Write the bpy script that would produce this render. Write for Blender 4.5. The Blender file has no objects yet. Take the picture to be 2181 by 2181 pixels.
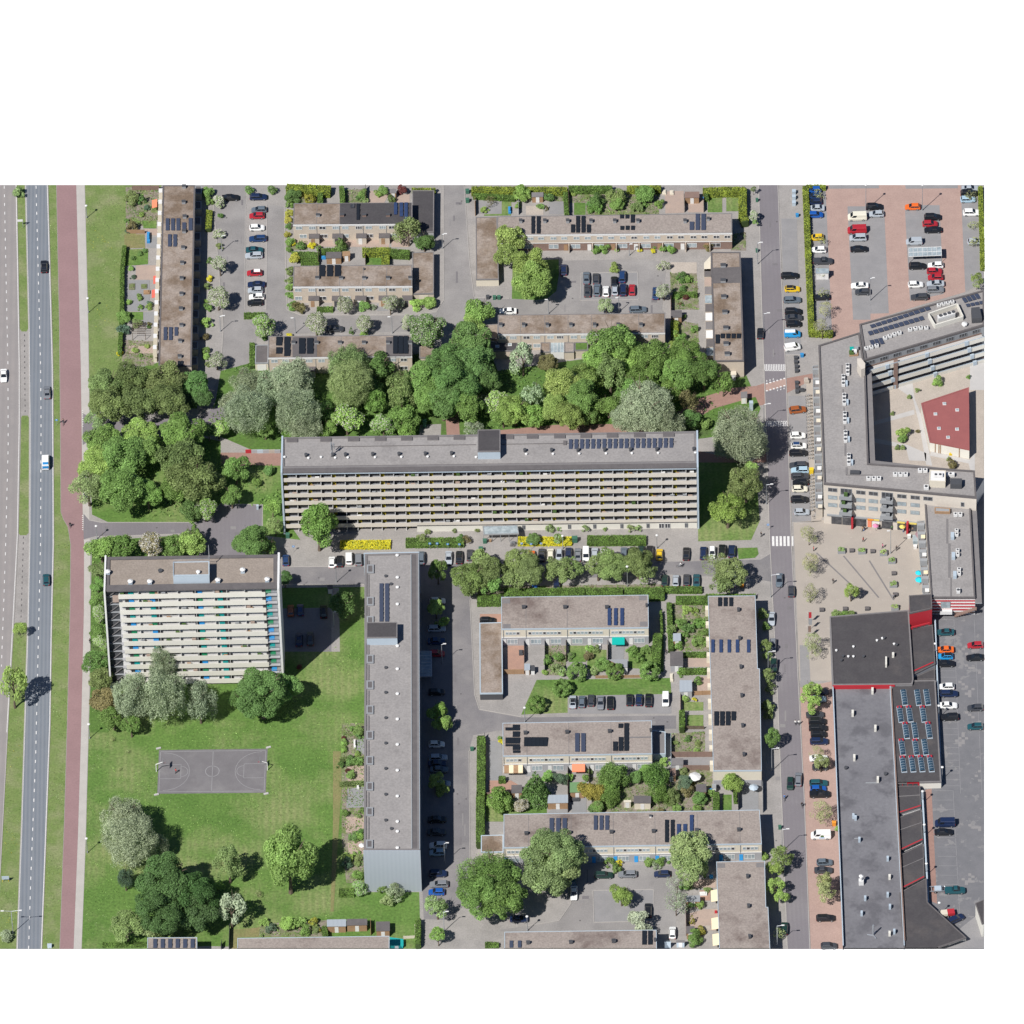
import bpy,bmesh,math,random
import numpy as np
from mathutils import Vector,Matrix
random.seed(11)
S=bpy.context.scene
COL=S.collection
# ------------------------------------------------------------------ camera, sky, sun, exposure
FPX=23000.0
MPP=0.119
TH,RHO=math.radians(45),math.radians(1.7)
DIST=FPX*MPP
DV=Vector((0,math.sin(TH),-math.cos(TH)))
R0,U0=Vector((1,0,0)),Vector((0,math.cos(TH),math.sin(TH)))
RV=R0*math.cos(RHO)-U0*math.sin(RHO)
UV=U0*math.cos(RHO)+R0*math.sin(RHO)
CP=-DV*DIST
cam=bpy.data.cameras.new('camera')
cam.sensor_width=36
cam.lens=36*FPX/2181.0
cam.clip_start,cam.clip_end=10,20000
camo=bpy.data.objects.new('camera',cam)
COL.objects.link(camo)
m3=Matrix((RV,UV,-DV)).transposed()
camo.matrix_world=Matrix.Translation(CP) @ m3.to_4x4()
S.camera=camo
SUN_EL,SHADOW_AZ=math.radians(49.2),math.radians(40)
w=bpy.data.worlds.new('World')
S.world=w
w.use_nodes=True
nt=w.node_tree
nt.nodes.clear()
o_=nt.nodes.new('ShaderNodeOutputWorld')
sky=nt.nodes.new('ShaderNodeTexSky')
sky.sky_type='NISHITA'
sky.sun_disc=False
sky.sun_elevation=SUN_EL
sky.sun_rotation=SHADOW_AZ+math.pi
sky.air_density=1.0
sky.ozone_density=10.0
b1=nt.nodes.new('ShaderNodeBackground')
b1.inputs['Strength'].default_value=0.05
nt.links.new(sky.outputs[0],b1.inputs['Color'])
# below the horizon there is only bright white void: the photographed tile simply ends there
b2=nt.nodes.new('ShaderNodeBackground')
b2.inputs['Color'].default_value=(1,1,1,1)
b2.inputs['Strength'].default_value=1.0
tc=nt.nodes.new('ShaderNodeTexCoord')
sp=nt.nodes.new('ShaderNodeSeparateXYZ')
lt=nt.nodes.new('ShaderNodeMath')
lt.operation='LESS_THAN'
lt.inputs[1].default_value=-0.02
mx=nt.nodes.new('ShaderNodeMixShader')
nt.links.new(tc.outputs['Generated'],sp.inputs[0])
nt.links.new(sp.outputs['Z'],lt.inputs[0])
nt.links.new(lt.outputs[0],mx.inputs[0])
nt.links.new(b1.outputs[0],mx.inputs[1])
nt.links.new(b2.outputs[0],mx.inputs[2])
nt.links.new(mx.outputs[0],o_.inputs[0])
sl=bpy.data.lights.new('sun','SUN')
sl.energy=5.0
sl.angle=math.radians(0.53)
sl.color=(1.0,0.97,0.93)
so=bpy.data.objects.new('sun',sl)
COL.objects.link(so)
LD=Vector((math.sin(SHADOW_AZ)*math.cos(SUN_EL),math.cos(SHADOW_AZ)*math.cos(SUN_EL),-math.sin(SUN_EL)))
so.rotation_euler=LD.to_track_quat('-Z','Y').to_euler()
S.view_settings.view_transform='Standard'
S.view_settings.look='None'
S.view_settings.exposure=0.4
S.view_settings.gamma=1
S.render.engine='CYCLES'
S.cycles.max_bounces=4
S.cycles.use_denoising=True
# ------------------------------------------------------------------ survey helpers: photo pixel -> point on a level plane of the site
def G(x,y,z=0.0):
 v=DV*FPX+RV*(x-1090.5)-UV*(y-1090.5)
 return CP+v*((z-CP.z)/v.z)
VW=dict(A=(0,380,3.864),B=(500,380,3.864),C=(1000,380,3.864),D=(1500,380,3.22),E=(0,760,3.864),
   F=(450,680,3.22),H=(1030,680,3.116),I=(1600,740,3.864),J=(0,1140,3.22),K=(560,1080,3.864),
   L=(940,1120,3.864),M=(1380,1120,3.864),N=(1720,1060,4.83),O=(1680,1340,4.39),P=(1600,1650,3.715),
   Q=(1260,1460,4.39),R=(880,1480,4.39),S=(880,1690,4.39),T=(1260,1690,4.39),U=(680,1400,4.83),
   W=(0,1560,3.331),X=(440,1600,3.864),Y=(440,1040,4.83),Z=(1380,380,6.44),o=(0,0,1932/2181.0),
   s=(0,0,1.0))
def px(v,x,y):
 a,b,s=VW[v]
 return a+x/s,b+y/s
def pxs(v,*pts):
 return [px(v,x,y) for x,y in pts]
def GV(v,x,y,z=0.0):
 return G(*px(v,x,y),z)
def rnd(a,b):
 return a+(b-a)*random.random()
# ------------------------------------------------------------------ things, parts, labels
def tag(o,label=None,cat=None,group=None,kind=None):
 if label: o['label']=label
 if cat: o['category']=cat
 if group: o['group']=group
 if kind: o['kind']=kind
 return o
def thing(name,label,cat,loc=(0,0,0),rz=0.0,group=None):
 o=bpy.data.objects.new(name,None)
 o.empty_display_size=0.5
 COL.objects.link(o)
 o.location=loc
 o.rotation_euler=(0,0,rz)
 return tag(o,label,cat,group)
def part(name,mesh,parent,loc=(0,0,0),rz=0.0,scale=None,color=None):
 o=bpy.data.objects.new(name,mesh)
 COL.objects.link(o)
 o.parent=parent
 o.location=loc
 if rz: o.rotation_euler=(0,0,rz)
 if scale: o.scale=scale
 if color: o.color=(*color,1)
 return o
def solo(name,mesh,label,cat,loc=(0,0,0),rz=0.0,group=None,scale=None,color=None):
 o=part(name,mesh,None,loc,rz,scale,color)
 return tag(o,label,cat,group)
def struct(name,mesh):
 o=part(name,mesh,None)
 o['kind']='structure'
 return o
ORD=['','second','third','fourth','fifth','sixth','seventh','eighth','ninth','tenth','eleventh','twelfth',
  'thirteenth','fourteenth','fifteenth','sixteenth','seventeenth','eighteenth','nineteenth','twentieth',
  'twenty-first','twenty-second','twenty-third','twenty-fourth','twenty-fifth','twenty-sixth']
ROWS={}
class Row:
 """Things that share a place: each label says its look, and its rank among the look-alikes of that place."""
 def __init__(self,place,axis='x',group=None):
  self.place,self.axis,self.group,self.items=place,axis,group,[]
  ROWS[id(self)]=self
 def add(self,o,look,xy):
  self.items.append((o,look,xy))
  if self.group: o['group']=self.group
 def finish(self):
  by={}
  for it in self.items:
   by.setdefault(it[1],[]).append(it)
  i=0 if self.axis=='x' else 1
  side,end=(('leftmost','from left'),('rightmost',''))if i==0 else (('topmost','from top'),('lowest',''))
  for look,its in by.items():
   its.sort(key=lambda t: t[2][i])
   n=len(its)
   for k,(o,_,_) in enumerate(its):
    if n==1 or n>24: s=f'{look} {self.place}'
    elif k==0: s=f'{side[0]} {look} {self.place}'
    elif k==n-1: s=f'{end[0]} {look} {self.place}'
    else: s=f'{ORD[k]} {look} {side[1]} {self.place}'
    o['label']=s
# ------------------------------------------------------------------ materials
MATS={}
def lin(c):
 return tuple(((v/255+0.055)/1.055)**2.4 if v/255>0.04045 else v/255/12.92 for v in c)
def mat(name,col,col2=None,sc=0.5,lo=0.35,hi=0.65,rough=0.9,fine=0.18,fsc=4.0,col3=None,sc3=0.12,lo3=0.5,hi3=0.66,
  metallic=0.0,spec=0.3,tint=False,stripe=None):
 """col/col2/col3 are real-world base colours; col2 mixes in by a coarse noise, col3 by patches, fine adds grain."""
 m=bpy.data.materials.new(name)
 m.use_nodes=True
 t=m.node_tree
 N,Lk=t.nodes,t.links
 bs=N['Principled BSDF']
 bs.inputs['Roughness'].default_value=rough
 bs.inputs['Metallic'].default_value=metallic
 bs.inputs['Specular IOR Level'].default_value=spec
 geo=N.new('ShaderNodeNewGeometry')
 def noise(scale,det=5):
  n=N.new('ShaderNodeTexNoise')
  n.inputs['Scale'].default_value=scale
  n.inputs['Detail'].default_value=det
  n.inputs['Roughness'].default_value=0.62
  Lk.new(geo.outputs['Position'],n.inputs['Vector'])
  return n.outputs['Fac']
 def mixc(fac,a,b,mode='MIX'):
  x=N.new('ShaderNodeMix')
  x.data_type='RGBA'
  x.blend_type=mode
  if isinstance(fac,float): x.inputs['Factor'].default_value=fac
  else: Lk.new(fac,x.inputs['Factor'])
  for s_,v in ((x.inputs[6],a),(x.inputs[7],b)):
   if isinstance(v,tuple): s_.default_value=(*v,1)
   else: Lk.new(v,s_)
  return x.outputs[2]
 def rng(f,lo_,hi_,to0=0.0,to1=1.0):
  r=N.new('ShaderNodeMapRange')
  Lk.new(f,r.inputs[0])
  r.inputs[1].default_value,r.inputs[2].default_value,r.inputs[3].default_value,r.inputs[4].default_value=lo_,hi_,to0,to1
  return r.outputs[0]
 c=tuple(col)
 if col2: c=mixc(rng(noise(sc),lo,hi),c,tuple(col2))
 if col3: c=mixc(rng(noise(sc3,6),lo3,hi3),c,tuple(col3))
 if stripe:
  wv=N.new('ShaderNodeTexWave')
  wv.bands_direction=stripe[0]
  wv.inputs['Scale'].default_value=stripe[1]
  Lk.new(geo.outputs['Position'],wv.inputs['Vector'])
  c=mixc(rng(wv.outputs['Fac'],0,1,0,stripe[3] if len(stripe)>3 else 1.0),c,tuple(stripe[2]))
 if tint:
  oi=N.new('ShaderNodeObjectInfo')
  c=mixc(1.0,c,oi.outputs['Color'],'MULTIPLY')
 if fine:
  f=rng(noise(fsc,3),0.25,0.75,1-fine,1+fine)
  c=mixc(1.0,c,f,'MULTIPLY')
 if isinstance(c,tuple): bs.inputs['Base Color'].default_value=(*c,1)
 else: Lk.new(c,bs.inputs['Base Color'])
 MATS[name]=m
 return m
def leafmat(name,flower=None,share=0.5,trans=0.45):
 m=bpy.data.materials.new(name)
 m.use_nodes=True
 t=m.node_tree
 N,Lk=t.nodes,t.links
 N.clear()
 out=N.new('ShaderNodeOutputMaterial')
 oi=N.new('ShaderNodeObjectInfo')
 geo=N.new('ShaderNodeNewGeometry')
 at=N.new('ShaderNodeAttribute')
 at.attribute_name='tint'
 def mr(sock,a,b,c,d):
  r=N.new('ShaderNodeMapRange')
  Lk.new(sock,r.inputs[0])
  for i,v in enumerate((a,b,c,d)): r.inputs[i+1].default_value=v
  return r.outputs[0]
 def mul(a,b):
  x=N.new('ShaderNodeMix')
  x.data_type='RGBA'
  x.blend_type='MULTIPLY'
  x.inputs['Factor'].default_value=1
  Lk.new(a,x.inputs[6])
  Lk.new(b,x.inputs[7])
  return x.outputs[2]
 c=mul(oi.outputs['Color'],mr(geo.outputs['Random Per Island'],0,1,0.7,1.35))
 c=mul(c,at.outputs['Fac'])
 if flower:
  x=N.new('ShaderNodeMix')
  x.data_type='RGBA'
  Lk.new(mr(geo.outputs['Random Per Island'],share-0.02,share+0.02,1,0),x.inputs['Factor'])
  Lk.new(c,x.inputs[6])
  x.inputs[7].default_value=(*flower,1)
  c=x.outputs[2]
 d=N.new('ShaderNodeBsdfPrincipled')
 d.inputs['Roughness'].default_value=0.6
 d.inputs['Specular IOR Level'].default_value=0.25
 tr=N.new('ShaderNodeBsdfTranslucent')
 ms=N.new('ShaderNodeMixShader')
 ms.inputs[0].default_value=trans
 Lk.new(c,d.inputs['Base Color'])
 Lk.new(c,tr.inputs['Color'])
 Lk.new(d.outputs[0],ms.inputs[1])
 Lk.new(tr.outputs[0],ms.inputs[2])
 Lk.new(ms.outputs[0],out.inputs[0])
 MATS[name]=m
 return m
# ground
mat('paving',(.275,.257,.242),(.24,.225,.212),0.35,col3=(.195,.184,.174),sc3=0.08,lo3=.52,hi3=.72,fine=.16,fsc=2.5)
mat('asphalt',(.172,.163,.166),(.145,.138,.143),0.18,col3=(.21,.198,.194),sc3=.07,lo3=.46,hi3=.66,fine=.13,fsc=3)
mat('court_tarmac',(.15,.142,.147),(.13,.122,.127),0.3,col3=(.2,.192,.19),sc3=.09,lo3=.5,hi3=.75,fine=.08)
mat('road_pale',(.25,.228,.218),(.22,.203,.196),.2,fine=.08,stripe=('X',.2,(.21,.195,.19),.6))
mat('road_blue',(.145,.162,.185),(.132,.148,.168),.2,fine=.08,stripe=('X',.32,(.19,.2,.215),.65))
mat('path_red',(.25,.158,.158),(.225,.142,.142),.12,fine=.08,fsc=2)
mat('path_pale',(.385,.362,.335),(.35,.33,.305),.4,fine=.08)
mat('street_worn',(.222,.209,.202),(.19,.18,.175),0.18,col3=(.255,.242,.232),sc3=.07,lo3=.46,hi3=.66,fine=.13,fsc=3)
mat('street_grey',(.172,.158,.168),(.15,.138,.147),.12,col3=(.195,.182,.188),sc3=.06,fine=.1,stripe=('X',.3,(.15,.137,.146),.35))
mat('brick_red',(.335,.235,.2),(.3,.208,.178),.3,fine=.12,fsc=2.5)
mat('brick_path',(.27,.165,.135),(.235,.145,.12),.4,fine=.12,fsc=2.5)
mat('bay_grey',(.23,.222,.222),(.2,.195,.196),.3,fine=.1)
mat('plaza_tan',(.32,.285,.248),(.295,.262,.23),.2,col3=(.37,.335,.295),sc3=.5,lo3=.62,hi3=.72,fine=.07)
mat('deck_gravel',(.37,.325,.28),(.33,.29,.25),.5,fine=.16,fsc=3)
mat('deck_path',(.4,.385,.37),(.37,.358,.345),.5,fine=.06)
mat('tile_dark',(.15,.148,.155),(.13,.13,.137),.4,col3=(.185,.18,.18),sc3=.35,lo3=.58,hi3=.6,fine=.08)
mat('lawn',(.1,.172,.038),(.072,.14,.027),.13,col3=(.175,.205,.08),sc3=.055,lo3=.46,hi3=.64,fine=.36,fsc=1.6,stripe=('X',.18,(.078,.15,.03),.35))
mat('verge',(.145,.19,.062),(.112,.165,.045),.25,col3=(.19,.205,.1),sc3=.12,lo3=.48,hi3=.68,fine=.3,fsc=2)
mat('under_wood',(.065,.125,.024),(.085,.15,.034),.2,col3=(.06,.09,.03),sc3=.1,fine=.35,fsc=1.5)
mat('soil',(.2,.17,.14),(.12,.15,.055),.4,lo=.45,hi=.6,fine=.3,fsc=2)
mat('dry_lawn',(.19,.165,.075),(.15,.16,.06),.3,fine=.25,fsc=2)
mat('marking',(.62,.61,.59),(.5,.49,.48),1.5,fine=.06)
mat('marking_faint',(.225,.22,.225),fine=.06)
mat('marking_black',(.09,.085,.085),fine=.1)
mat('kerb',(.33,.31,.29),fine=.08)
mat('patio_red',(.33,.2,.15),(.29,.18,.14),.6,fine=.12)
mat('patio_grey',(.22,.22,.225),(.2,.2,.2),.6,fine=.1)
mat('patio_pink',(.34,.26,.215),(.3,.235,.2),.5,fine=.12)
# building
mat('roof_moss',(.262,.218,.185),(.21,.165,.13),.28,lo=.42,hi=.62,col3=(.145,.105,.075),sc3=.12,lo3=.47,hi3=.62,fine=.26,fsc=2.2)
mat('roof_gravel',(.262,.226,.2),(.235,.2,.178),.3,col3=(.135,.105,.093),sc3=.09,lo3=.53,hi3=.68,fine=.24,fsc=2.2)
mat('roof_concrete',(.25,.235,.226),(.225,.212,.205),.2,col3=(.19,.178,.172),sc3=.12,lo3=.55,hi3=.75,fine=.16,fsc=1.8)
mat('roof_tower',(.25,.212,.18),(.22,.185,.155),.25,col3=(.18,.155,.135),sc3=.1,lo3=.52,hi3=.7,fine=.2,fsc=2.2)
mat('roof_dark',(.052,.048,.051),(.062,.058,.06),.3,col3=(.085,.075,.072),sc3=.08,lo3=.56,hi3=.72,fine=.14,fsc=2)
mat('roof_mid',(.13,.127,.137),(.155,.153,.163),.1,col3=(.1,.098,.107),sc3=.16,lo3=.5,hi3=.62,fine=.12,fsc=1.5)
mat('roof_red',(.27,.09,.085),(.24,.08,.078),.3,fine=.06,stripe=('X',.9,(.22,.075,.072),.5))
mat('felt_dark',(.095,.087,.088),(.115,.105,.104),.6,fine=.12)
mat('felt_grey',(.15,.14,.14),(.17,.16,.158),.6,fine=.1)
mat('brick_beige',(.45,.39,.32),(.42,.36,.295),.8,fine=.1,fsc=6)
mat('brick_brown',(.2,.135,.11),(.175,.12,.1),.8,fine=.15,fsc=6)
mat('panel_cream',(.53,.485,.395),(.51,.465,.38),.6,fine=.04)
mat('panel_flat',(.53,.485,.425),(.5,.46,.4),.5,fine=.05)
mat('panel_tower',(.58,.56,.5),(.55,.53,.475),.5,fine=.03)
mat('panel_grey',(.3,.3,.31),(.28,.28,.29),.5,fine=.05)
mat('brick_shop',(.5,.455,.395),(.465,.42,.365),.8,fine=.08,fsc=6)
mat('paint_white',(.58,.575,.56),fine=.04,rough=.6)
mat('paint_blue_grey',(.36,.42,.47),(.34,.4,.45),.3,fine=.03,rough=.6)
mat('paint_grey',(.24,.25,.26),fine=.05,rough=.6)
mat('paint_dark',(.06,.062,.068),fine=.1,rough=.6)
mat('paint_red',(.36,.025,.035),fine=.05,rough=.5)
mat('steel',(.42,.44,.46),fine=.05,rough=.4,metallic=.6)
mat('metal_sheet',(.3,.33,.36),fine=.02,rough=.5,stripe=('X',.3,(.27,.3,.33),.5))
mat('glass',(.045,.055,.065),fine=0,rough=.08,spec=.6)
mat('glass_pale',(.33,.38,.4),(.2,.24,.26),.9,fine=.05,rough=.2,spec=.6)
mat('glass_dark',(.03,.033,.04),(.09,.09,.095),1.1,fine=.05,rough=.15,spec=.5)
mat('solar_black',(.014,.017,.022),fine=.1,rough=.25,spec=.4)
mat('solar_blue',(.03,.05,.115),(.025,.04,.09),.8,fine=.1,rough=.25,spec=.4)
mat('solar_grey',(.045,.055,.085),fine=.1,rough=.25,spec=.4)
mat('tinted',(1,1,1),fine=.06,rough=.6,tint=True)
mat('tinted_gloss',(1,1,1),fine=.0,rough=.28,tint=True,spec=.5)
mat('car_paint',(1,1,1),fine=.0,rough=.3,tint=True,spec=.6)
mat('car_glass',(.012,.015,.02),fine=.0,rough=.08,spec=.7)
mat('tyre',(.02,.02,.02),fine=.0,rough=.8)
mat('bark',(.13,.1,.075),(.09,.07,.05),1.5,fine=.15)
mat('wood',(.3,.19,.11),(.25,.155,.09),1.0,fine=.15)
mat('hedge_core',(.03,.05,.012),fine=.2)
mat('skin',(.42,.26,.19),fine=.0)
leafmat('leaf')
leafmat('leaf_blossom',(.52,.5,.44),.55,.25)
leafmat('leaf_few',(.45,.44,.38),.22,.25)
leafmat('leaf_yellow',(.6,.54,.03),.86,.2)
# ------------------------------------------------------------------ mesh builder
class MB:
 def __init__(self): self.v,self.f,self.m=[],[],[]
 def poly(self,pts,mi=0):
  n=len(self.v)
  self.v+=[tuple(p) for p in pts]
  self.f.append(tuple(range(n,n+len(pts))))
  self.m.append(mi)
  return self
 def box(self,x0,y0,z0,x1,y1,z1,mi=0,top=None):
  c=[(x,y,z) for z in (z0,z1) for x,y in ((x0,y0),(x1,y0),(x1,y1),(x0,y1))]
  n=len(self.v)
  self.v+=c
  for k,q in enumerate(((3,2,1,0),(4,5,6,7),(0,1,5,4),(1,2,6,5),(2,3,7,6),(3,0,4,7))):
   self.f.append(tuple(n+i for i in q))
   self.m.append(top if (top is not None and k==1) else mi)
  return self
 def prism(self,pts,z0,z1,mi=0,top=None,cap=True,bottom=True):
  """pts: 2D polygon, any winding"""
  a=sum(p[0]*q[1]-q[0]*p[1] for p,q in zip(pts,pts[1:]+pts[:1]))
  if a<0: pts=pts[::-1]
  n,k=len(self.v),len(pts)
  self.v+=[(p[0],p[1],z0) for p in pts]+[(p[0],p[1],z1) for p in pts]
  for i in range(k):
   j=(i+1) % k
   self.f.append((n+i,n+j,n+k+j,n+k+i))
   self.m.append(mi)
  if cap:
   self.f.append(tuple(n+k+i for i in range(k)))
   self.m.append(mi if top is None else top)
  if bottom:
   self.f.append(tuple(n+k-1-i for i in range(k)))
   self.m.append(mi)
  return self
 def tube(self,p,q,r0,r1=None,seg=6,mi=0,cap=True):
  p,q=Vector(p),Vector(q)
  r1=r0 if r1 is None else r1
  d=(q-p).normalized()
  a=d.orthogonal().normalized()
  b=d.cross(a)
  n=len(self.v)
  for c,r in ((p,r0),(q,r1)):
   for i in range(seg):
    t=2*math.pi*i/seg
    self.v.append(tuple(c+(a*math.cos(t)+b*math.sin(t))*r))
  for i in range(seg):
   j=(i+1) % seg
   self.f.append((n+i,n+j,n+seg+j,n+seg+i))
   self.m.append(mi)
  if cap:
   self.f.append(tuple(n+seg-1-i for i in range(seg)))
   self.f.append(tuple(n+seg+i for i in range(seg)))
   self.m+=[mi,mi]
  return self
 def lathe(self,prof,seg=10,mi=0,c=(0,0)):
  n=len(self.v)
  for r,z in prof:
   for i in range(seg):
    t=2*math.pi*i/seg
    self.v.append((c[0]+r*math.cos(t),c[1]+r*math.sin(t),z))
  for k in range(len(prof)-1):
   for i in range(seg):
    j=(i+1) % seg
    self.f.append((n+k*seg+i,n+k*seg+j,n+(k+1)*seg+j,n+(k+1)*seg+i))
    self.m.append(mi)
  self.f.append(tuple(n+seg-1-i for i in range(seg)))
  self.f.append(tuple(n+(len(prof)-1)*seg+i for i in range(seg)))
  self.m+=[mi,mi]
  return self
 def mesh(self,name,*mats,off=None,smooth=False):
  me=bpy.data.meshes.new(name)
  v=self.v if off is None else [(x-off[0],y-off[1],z-off[2]) for x,y,z in self.v]
  me.from_pydata(v,[],self.f)
  for k in mats: me.materials.append(MATS[k])
  if len(mats)>1: me.polygons.foreach_set('material_index',self.m)
  if smooth: me.polygons.foreach_set('use_smooth',[True]*len(self.f))
  me.update()
  return me
MESH={}
def cached(key,fn):
 if key not in MESH: MESH[key]=fn()
 return MESH[key]
def inset(poly,d):
 """offset a 2D polygon inwards by d"""
 a=sum(p[0]*q[1]-q[0]*p[1] for p,q in zip(poly,poly[1:]+poly[:1]))
 s=1 if a>0 else -1
 n=len(poly)
 out=[]
 for i in range(n):
  p0,p1,p2=Vector(poly[i-1]),Vector(poly[i]),Vector(poly[(i+1) % n])
  e1,e2=(p1-p0).normalized(),(p2-p1).normalized()
  n1,n2=Vector((-e1.y,e1.x))*s,Vector((-e2.y,e2.x))*s
  b=n1+n2
  b=b/max(.3,(1+n1.dot(n2)))
  out.append(tuple(p1+b*d))
 return out
# ------------------------------------------------------------------ ground, roads, pavements, lawns
def sheet(name,pts,m,lvl,view='s'):
 z=lvl*0.012
 me=MB().poly([GV(view,x,y,z) for x,y in pts]).mesh(name,m)
 # keep normals up
 if me.polygons[0].normal.z<0: me.flip_normals()
 return struct(name,me)
def sheets(name,polys,m,lvl,view='s'):
 b=MB()
 for pts in polys:
  q=[GV(view,x,y,lvl*0.012) for x,y in pts]
  a=sum(p.x*r.y-r.x*p.y for p,r in zip(q,q[1:]+q[:1]))
  b.poly(q if a>0 else q[::-1])
 return struct(name,b.mesh(name,m))
LX,RX,TY,BY=-60,2096.5,394,2021
tile=[(LX,TY),(RX,TY),(RX,BY),(LX,BY)]
tb=MB()
tb.prism([tuple(G(x,y)[:2]) for x,y in tile],-0.12,0.0)
struct('ground',tb.mesh('ground','paving'))
# western dual carriageway, verge, cycle path, footpath
sheet('road',[(LX,TY),(35,TY),(42,780),(42,900),(38,1140),(28.5,1330),(15.6,1560),(0,1860),(-6,BY),(LX,BY)],'road_pale',1)
BL_=[(53.6,394),(61,700),(63,900),(62.6,1140),(58.4,1330),(53,1510),(45,1770),(35.4,2021)]
BR_=[(102,394),(112.6,780),(113.9,1000),(114.5,1160),(110.5,1330),(107,1540),(97.5,1800),(89,2021)]
sheet('road',BL_+BR_[::-1],'road_blue',1)
sheet('verge',[(36.5,394),(52.6,394),(60,700),(57,706),(46,706),(42,700)],'verge',1)
sheet('verge',[(45,889),(48,885),(59,885),(61.5,890),(61,1135),(56,1140),(42,1140),(40,1135),(43,1000)],'verge',1)
sheet('verge',[(29.5,1330),(33,1326),(55,1326),(57.5,1330),(52,1510),(44,1770),(34.5,2021),(-5,2021),(1,1860),(16.6,1560)],'verge',1)
PL=[(120.6,394),(127,700),(129.4,960),(130,1090),(135,1105),(145,1122),(151,1160),(149.7,1300),(143.5,1540),(137,1760),(127.6,2021)]
PR=[(162.3,394),(172,780),(174.4,960),(176,1090),(179,1160),(178.6,1300),(172.6,1560),(166,1780),(156.7,2021)]
FR=[(180,394),(187.6,700),(190,860),(190,1100),(192.5,1180),(192,1400),(188,1560),(182,1790),(173.5,2021)]
sheet('verge',BR_+[(x-1,y) for x,y in PL[::-1]],'verge',1)
sheet('cycle_path',PL+PR[::-1],'path_red',2)
sheet('footpath',PR+FR[::-1],'path_pale',1)
sheet('verge',[(181,394),(345,394),(300,470),(266,560),(262,700),(262,800),(200,870),(191,870),(188.5,700)],'verge',1.3)
# ground under the western trees and gardens
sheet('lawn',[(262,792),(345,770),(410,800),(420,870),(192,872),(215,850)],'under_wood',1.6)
sheet('lawn',[(190,930),(400,925),(470,940),(470,990),(600,985),(606,1100),(640,1150),(560,1140),(560,1074),(470,1072),(420,1112),(230,1112),(196,1096)],'lawn',1.9)
# side streets from the west
sheet('street',[(176,880),(200,893),(420,893),(480,850),(500,870),(430,930),(300,932),(205,930),(176,948)],'street_grey',2)
sheet('street',[(178,1094),(190,1108),(215,1113),(430,1113),(470,1074),(558,1076),(556,1180),(430,1190),(425,1135),(280,1140),(205,1142),(178,1150)],'street_grey',2)
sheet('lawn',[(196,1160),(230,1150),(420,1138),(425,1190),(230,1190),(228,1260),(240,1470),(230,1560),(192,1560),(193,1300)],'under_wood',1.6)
# big south-western park lawn
sheet('lawn',[(192,1470),(300,1440),(600,1450),(776,1322),(777,1900),(893,1900),(896,2021),(700,2021),(440,2015),(300,2021),(174,2021),(183,1790),(189,1560)],'lawn',1)
sheet('lawn',[(597,1252),(776,1250),(776,1322),(600,1450)],'lawn',1.15)
sheet('car_park',[(600,1296),(706,1294),(706,1388),(604,1388)],'asphalt',2)
sheet('path',[(706,1252),(722,1252),(724,1388),(706,1388)],'paving',2)
# ball court
CT=[(338.6,1597.5),(570,1594.5),(565.9,1688.5),(334.7,1690.6)]
sheet('ball_court',CT,'court_tarmac',2)
def bil(q,u,v):
 a,b,c,d=[Vector(p) for p in q]
 return (a*(1-u)+b*u)*(1-v)+(d*(1-u)+c*u)*v
def ribbon(b,pts,wd,z):
 """flat painted line along world points"""
 for p,q in zip(pts,pts[1:]):
  p,q=Vector((p[0],p[1])),Vector((q[0],q[1]))
  d=(q-p)
  if d.length<1e-4: continue
  n=Vector((-d.y,d.x)).normalized()*wd/2
  b.poly([(*(p-n),z),(*(q-n),z),(*(q+n),z),(*(p+n),z)])
cm=MB()
def cw(u,v): return G(*bil(CT,u,v))
ZL=3*.012
ribbon(cm,[cw(.015,.04),cw(.985,.04),cw(.985,.96),cw(.015,.96),cw(.015,.04)],.16,ZL)
ribbon(cm,[cw(.5,.04),cw(.5,.96)],.16,ZL)
ribbon(cm,[cw(.5+.063*math.cos(t/12*math.pi),.5+.12*math.sin(t/12*math.pi)) for t in range(25)],.2,ZL)
for s_ in (0,1):
 f_=lambda u: u if s_==0 else 1-u
 ribbon(cm,[cw(f_(.05+.24*math.cos(t/14*math.pi)),.5+.43*math.sin(t/14*math.pi)) for t in range(-7,8)],.14,ZL)
 ribbon(cm,[cw(f_(.015),.34),cw(f_(.21),.34),cw(f_(.21),.66),cw(f_(.015),.66)],.14,ZL)
 ribbon(cm,[cw(f_(.21+.065*math.cos(t/8*math.pi)),.5+.12*math.sin(t/8*math.pi)) for t in range(-4,5)],.14,ZL)
struct('road_markings',cm.mesh('court_lines','marking_faint'))
# north-western terraces: streets and parking strip
sheet('street',[(452,394),(524,394),(520,670),(530,690),(548,712),(545,735),(520,790),(490,860),(440,900),(420,880),(470,800),(476,700)],'street_worn',1.2)
sheet('parking_strip',[(523,436),(569,436),(567,660),(521,660)],'paving',2)
sheet('street',[(570,436),(604,440),(606,560),(610,660),(640,672),(880,672),(930,665),(946,640),(945,394),(988,394),(1000,560),(1010,640),(985,690),(960,705),(880,706),(560,712),(545,700),(520,680),(520,664),(567,664)],'street_worn',1.5)
sheet('street',[(1005,634),(1085,636),(1160,640),(1185,620),(1195,555),(1380,552),(1420,560),(1410,660),(1420,668),(1070,671),(1000,690)],'street_worn',1.8)
sheet('car_park',[(1238,582),(1358,580),(1360,638),(1236,640)],'bay_grey',2)
sheet('lawn',[(1092,556),(1190,552),(1191,615),(1178,634),(1140,639),(1090,639)],'lawn',1)
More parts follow.
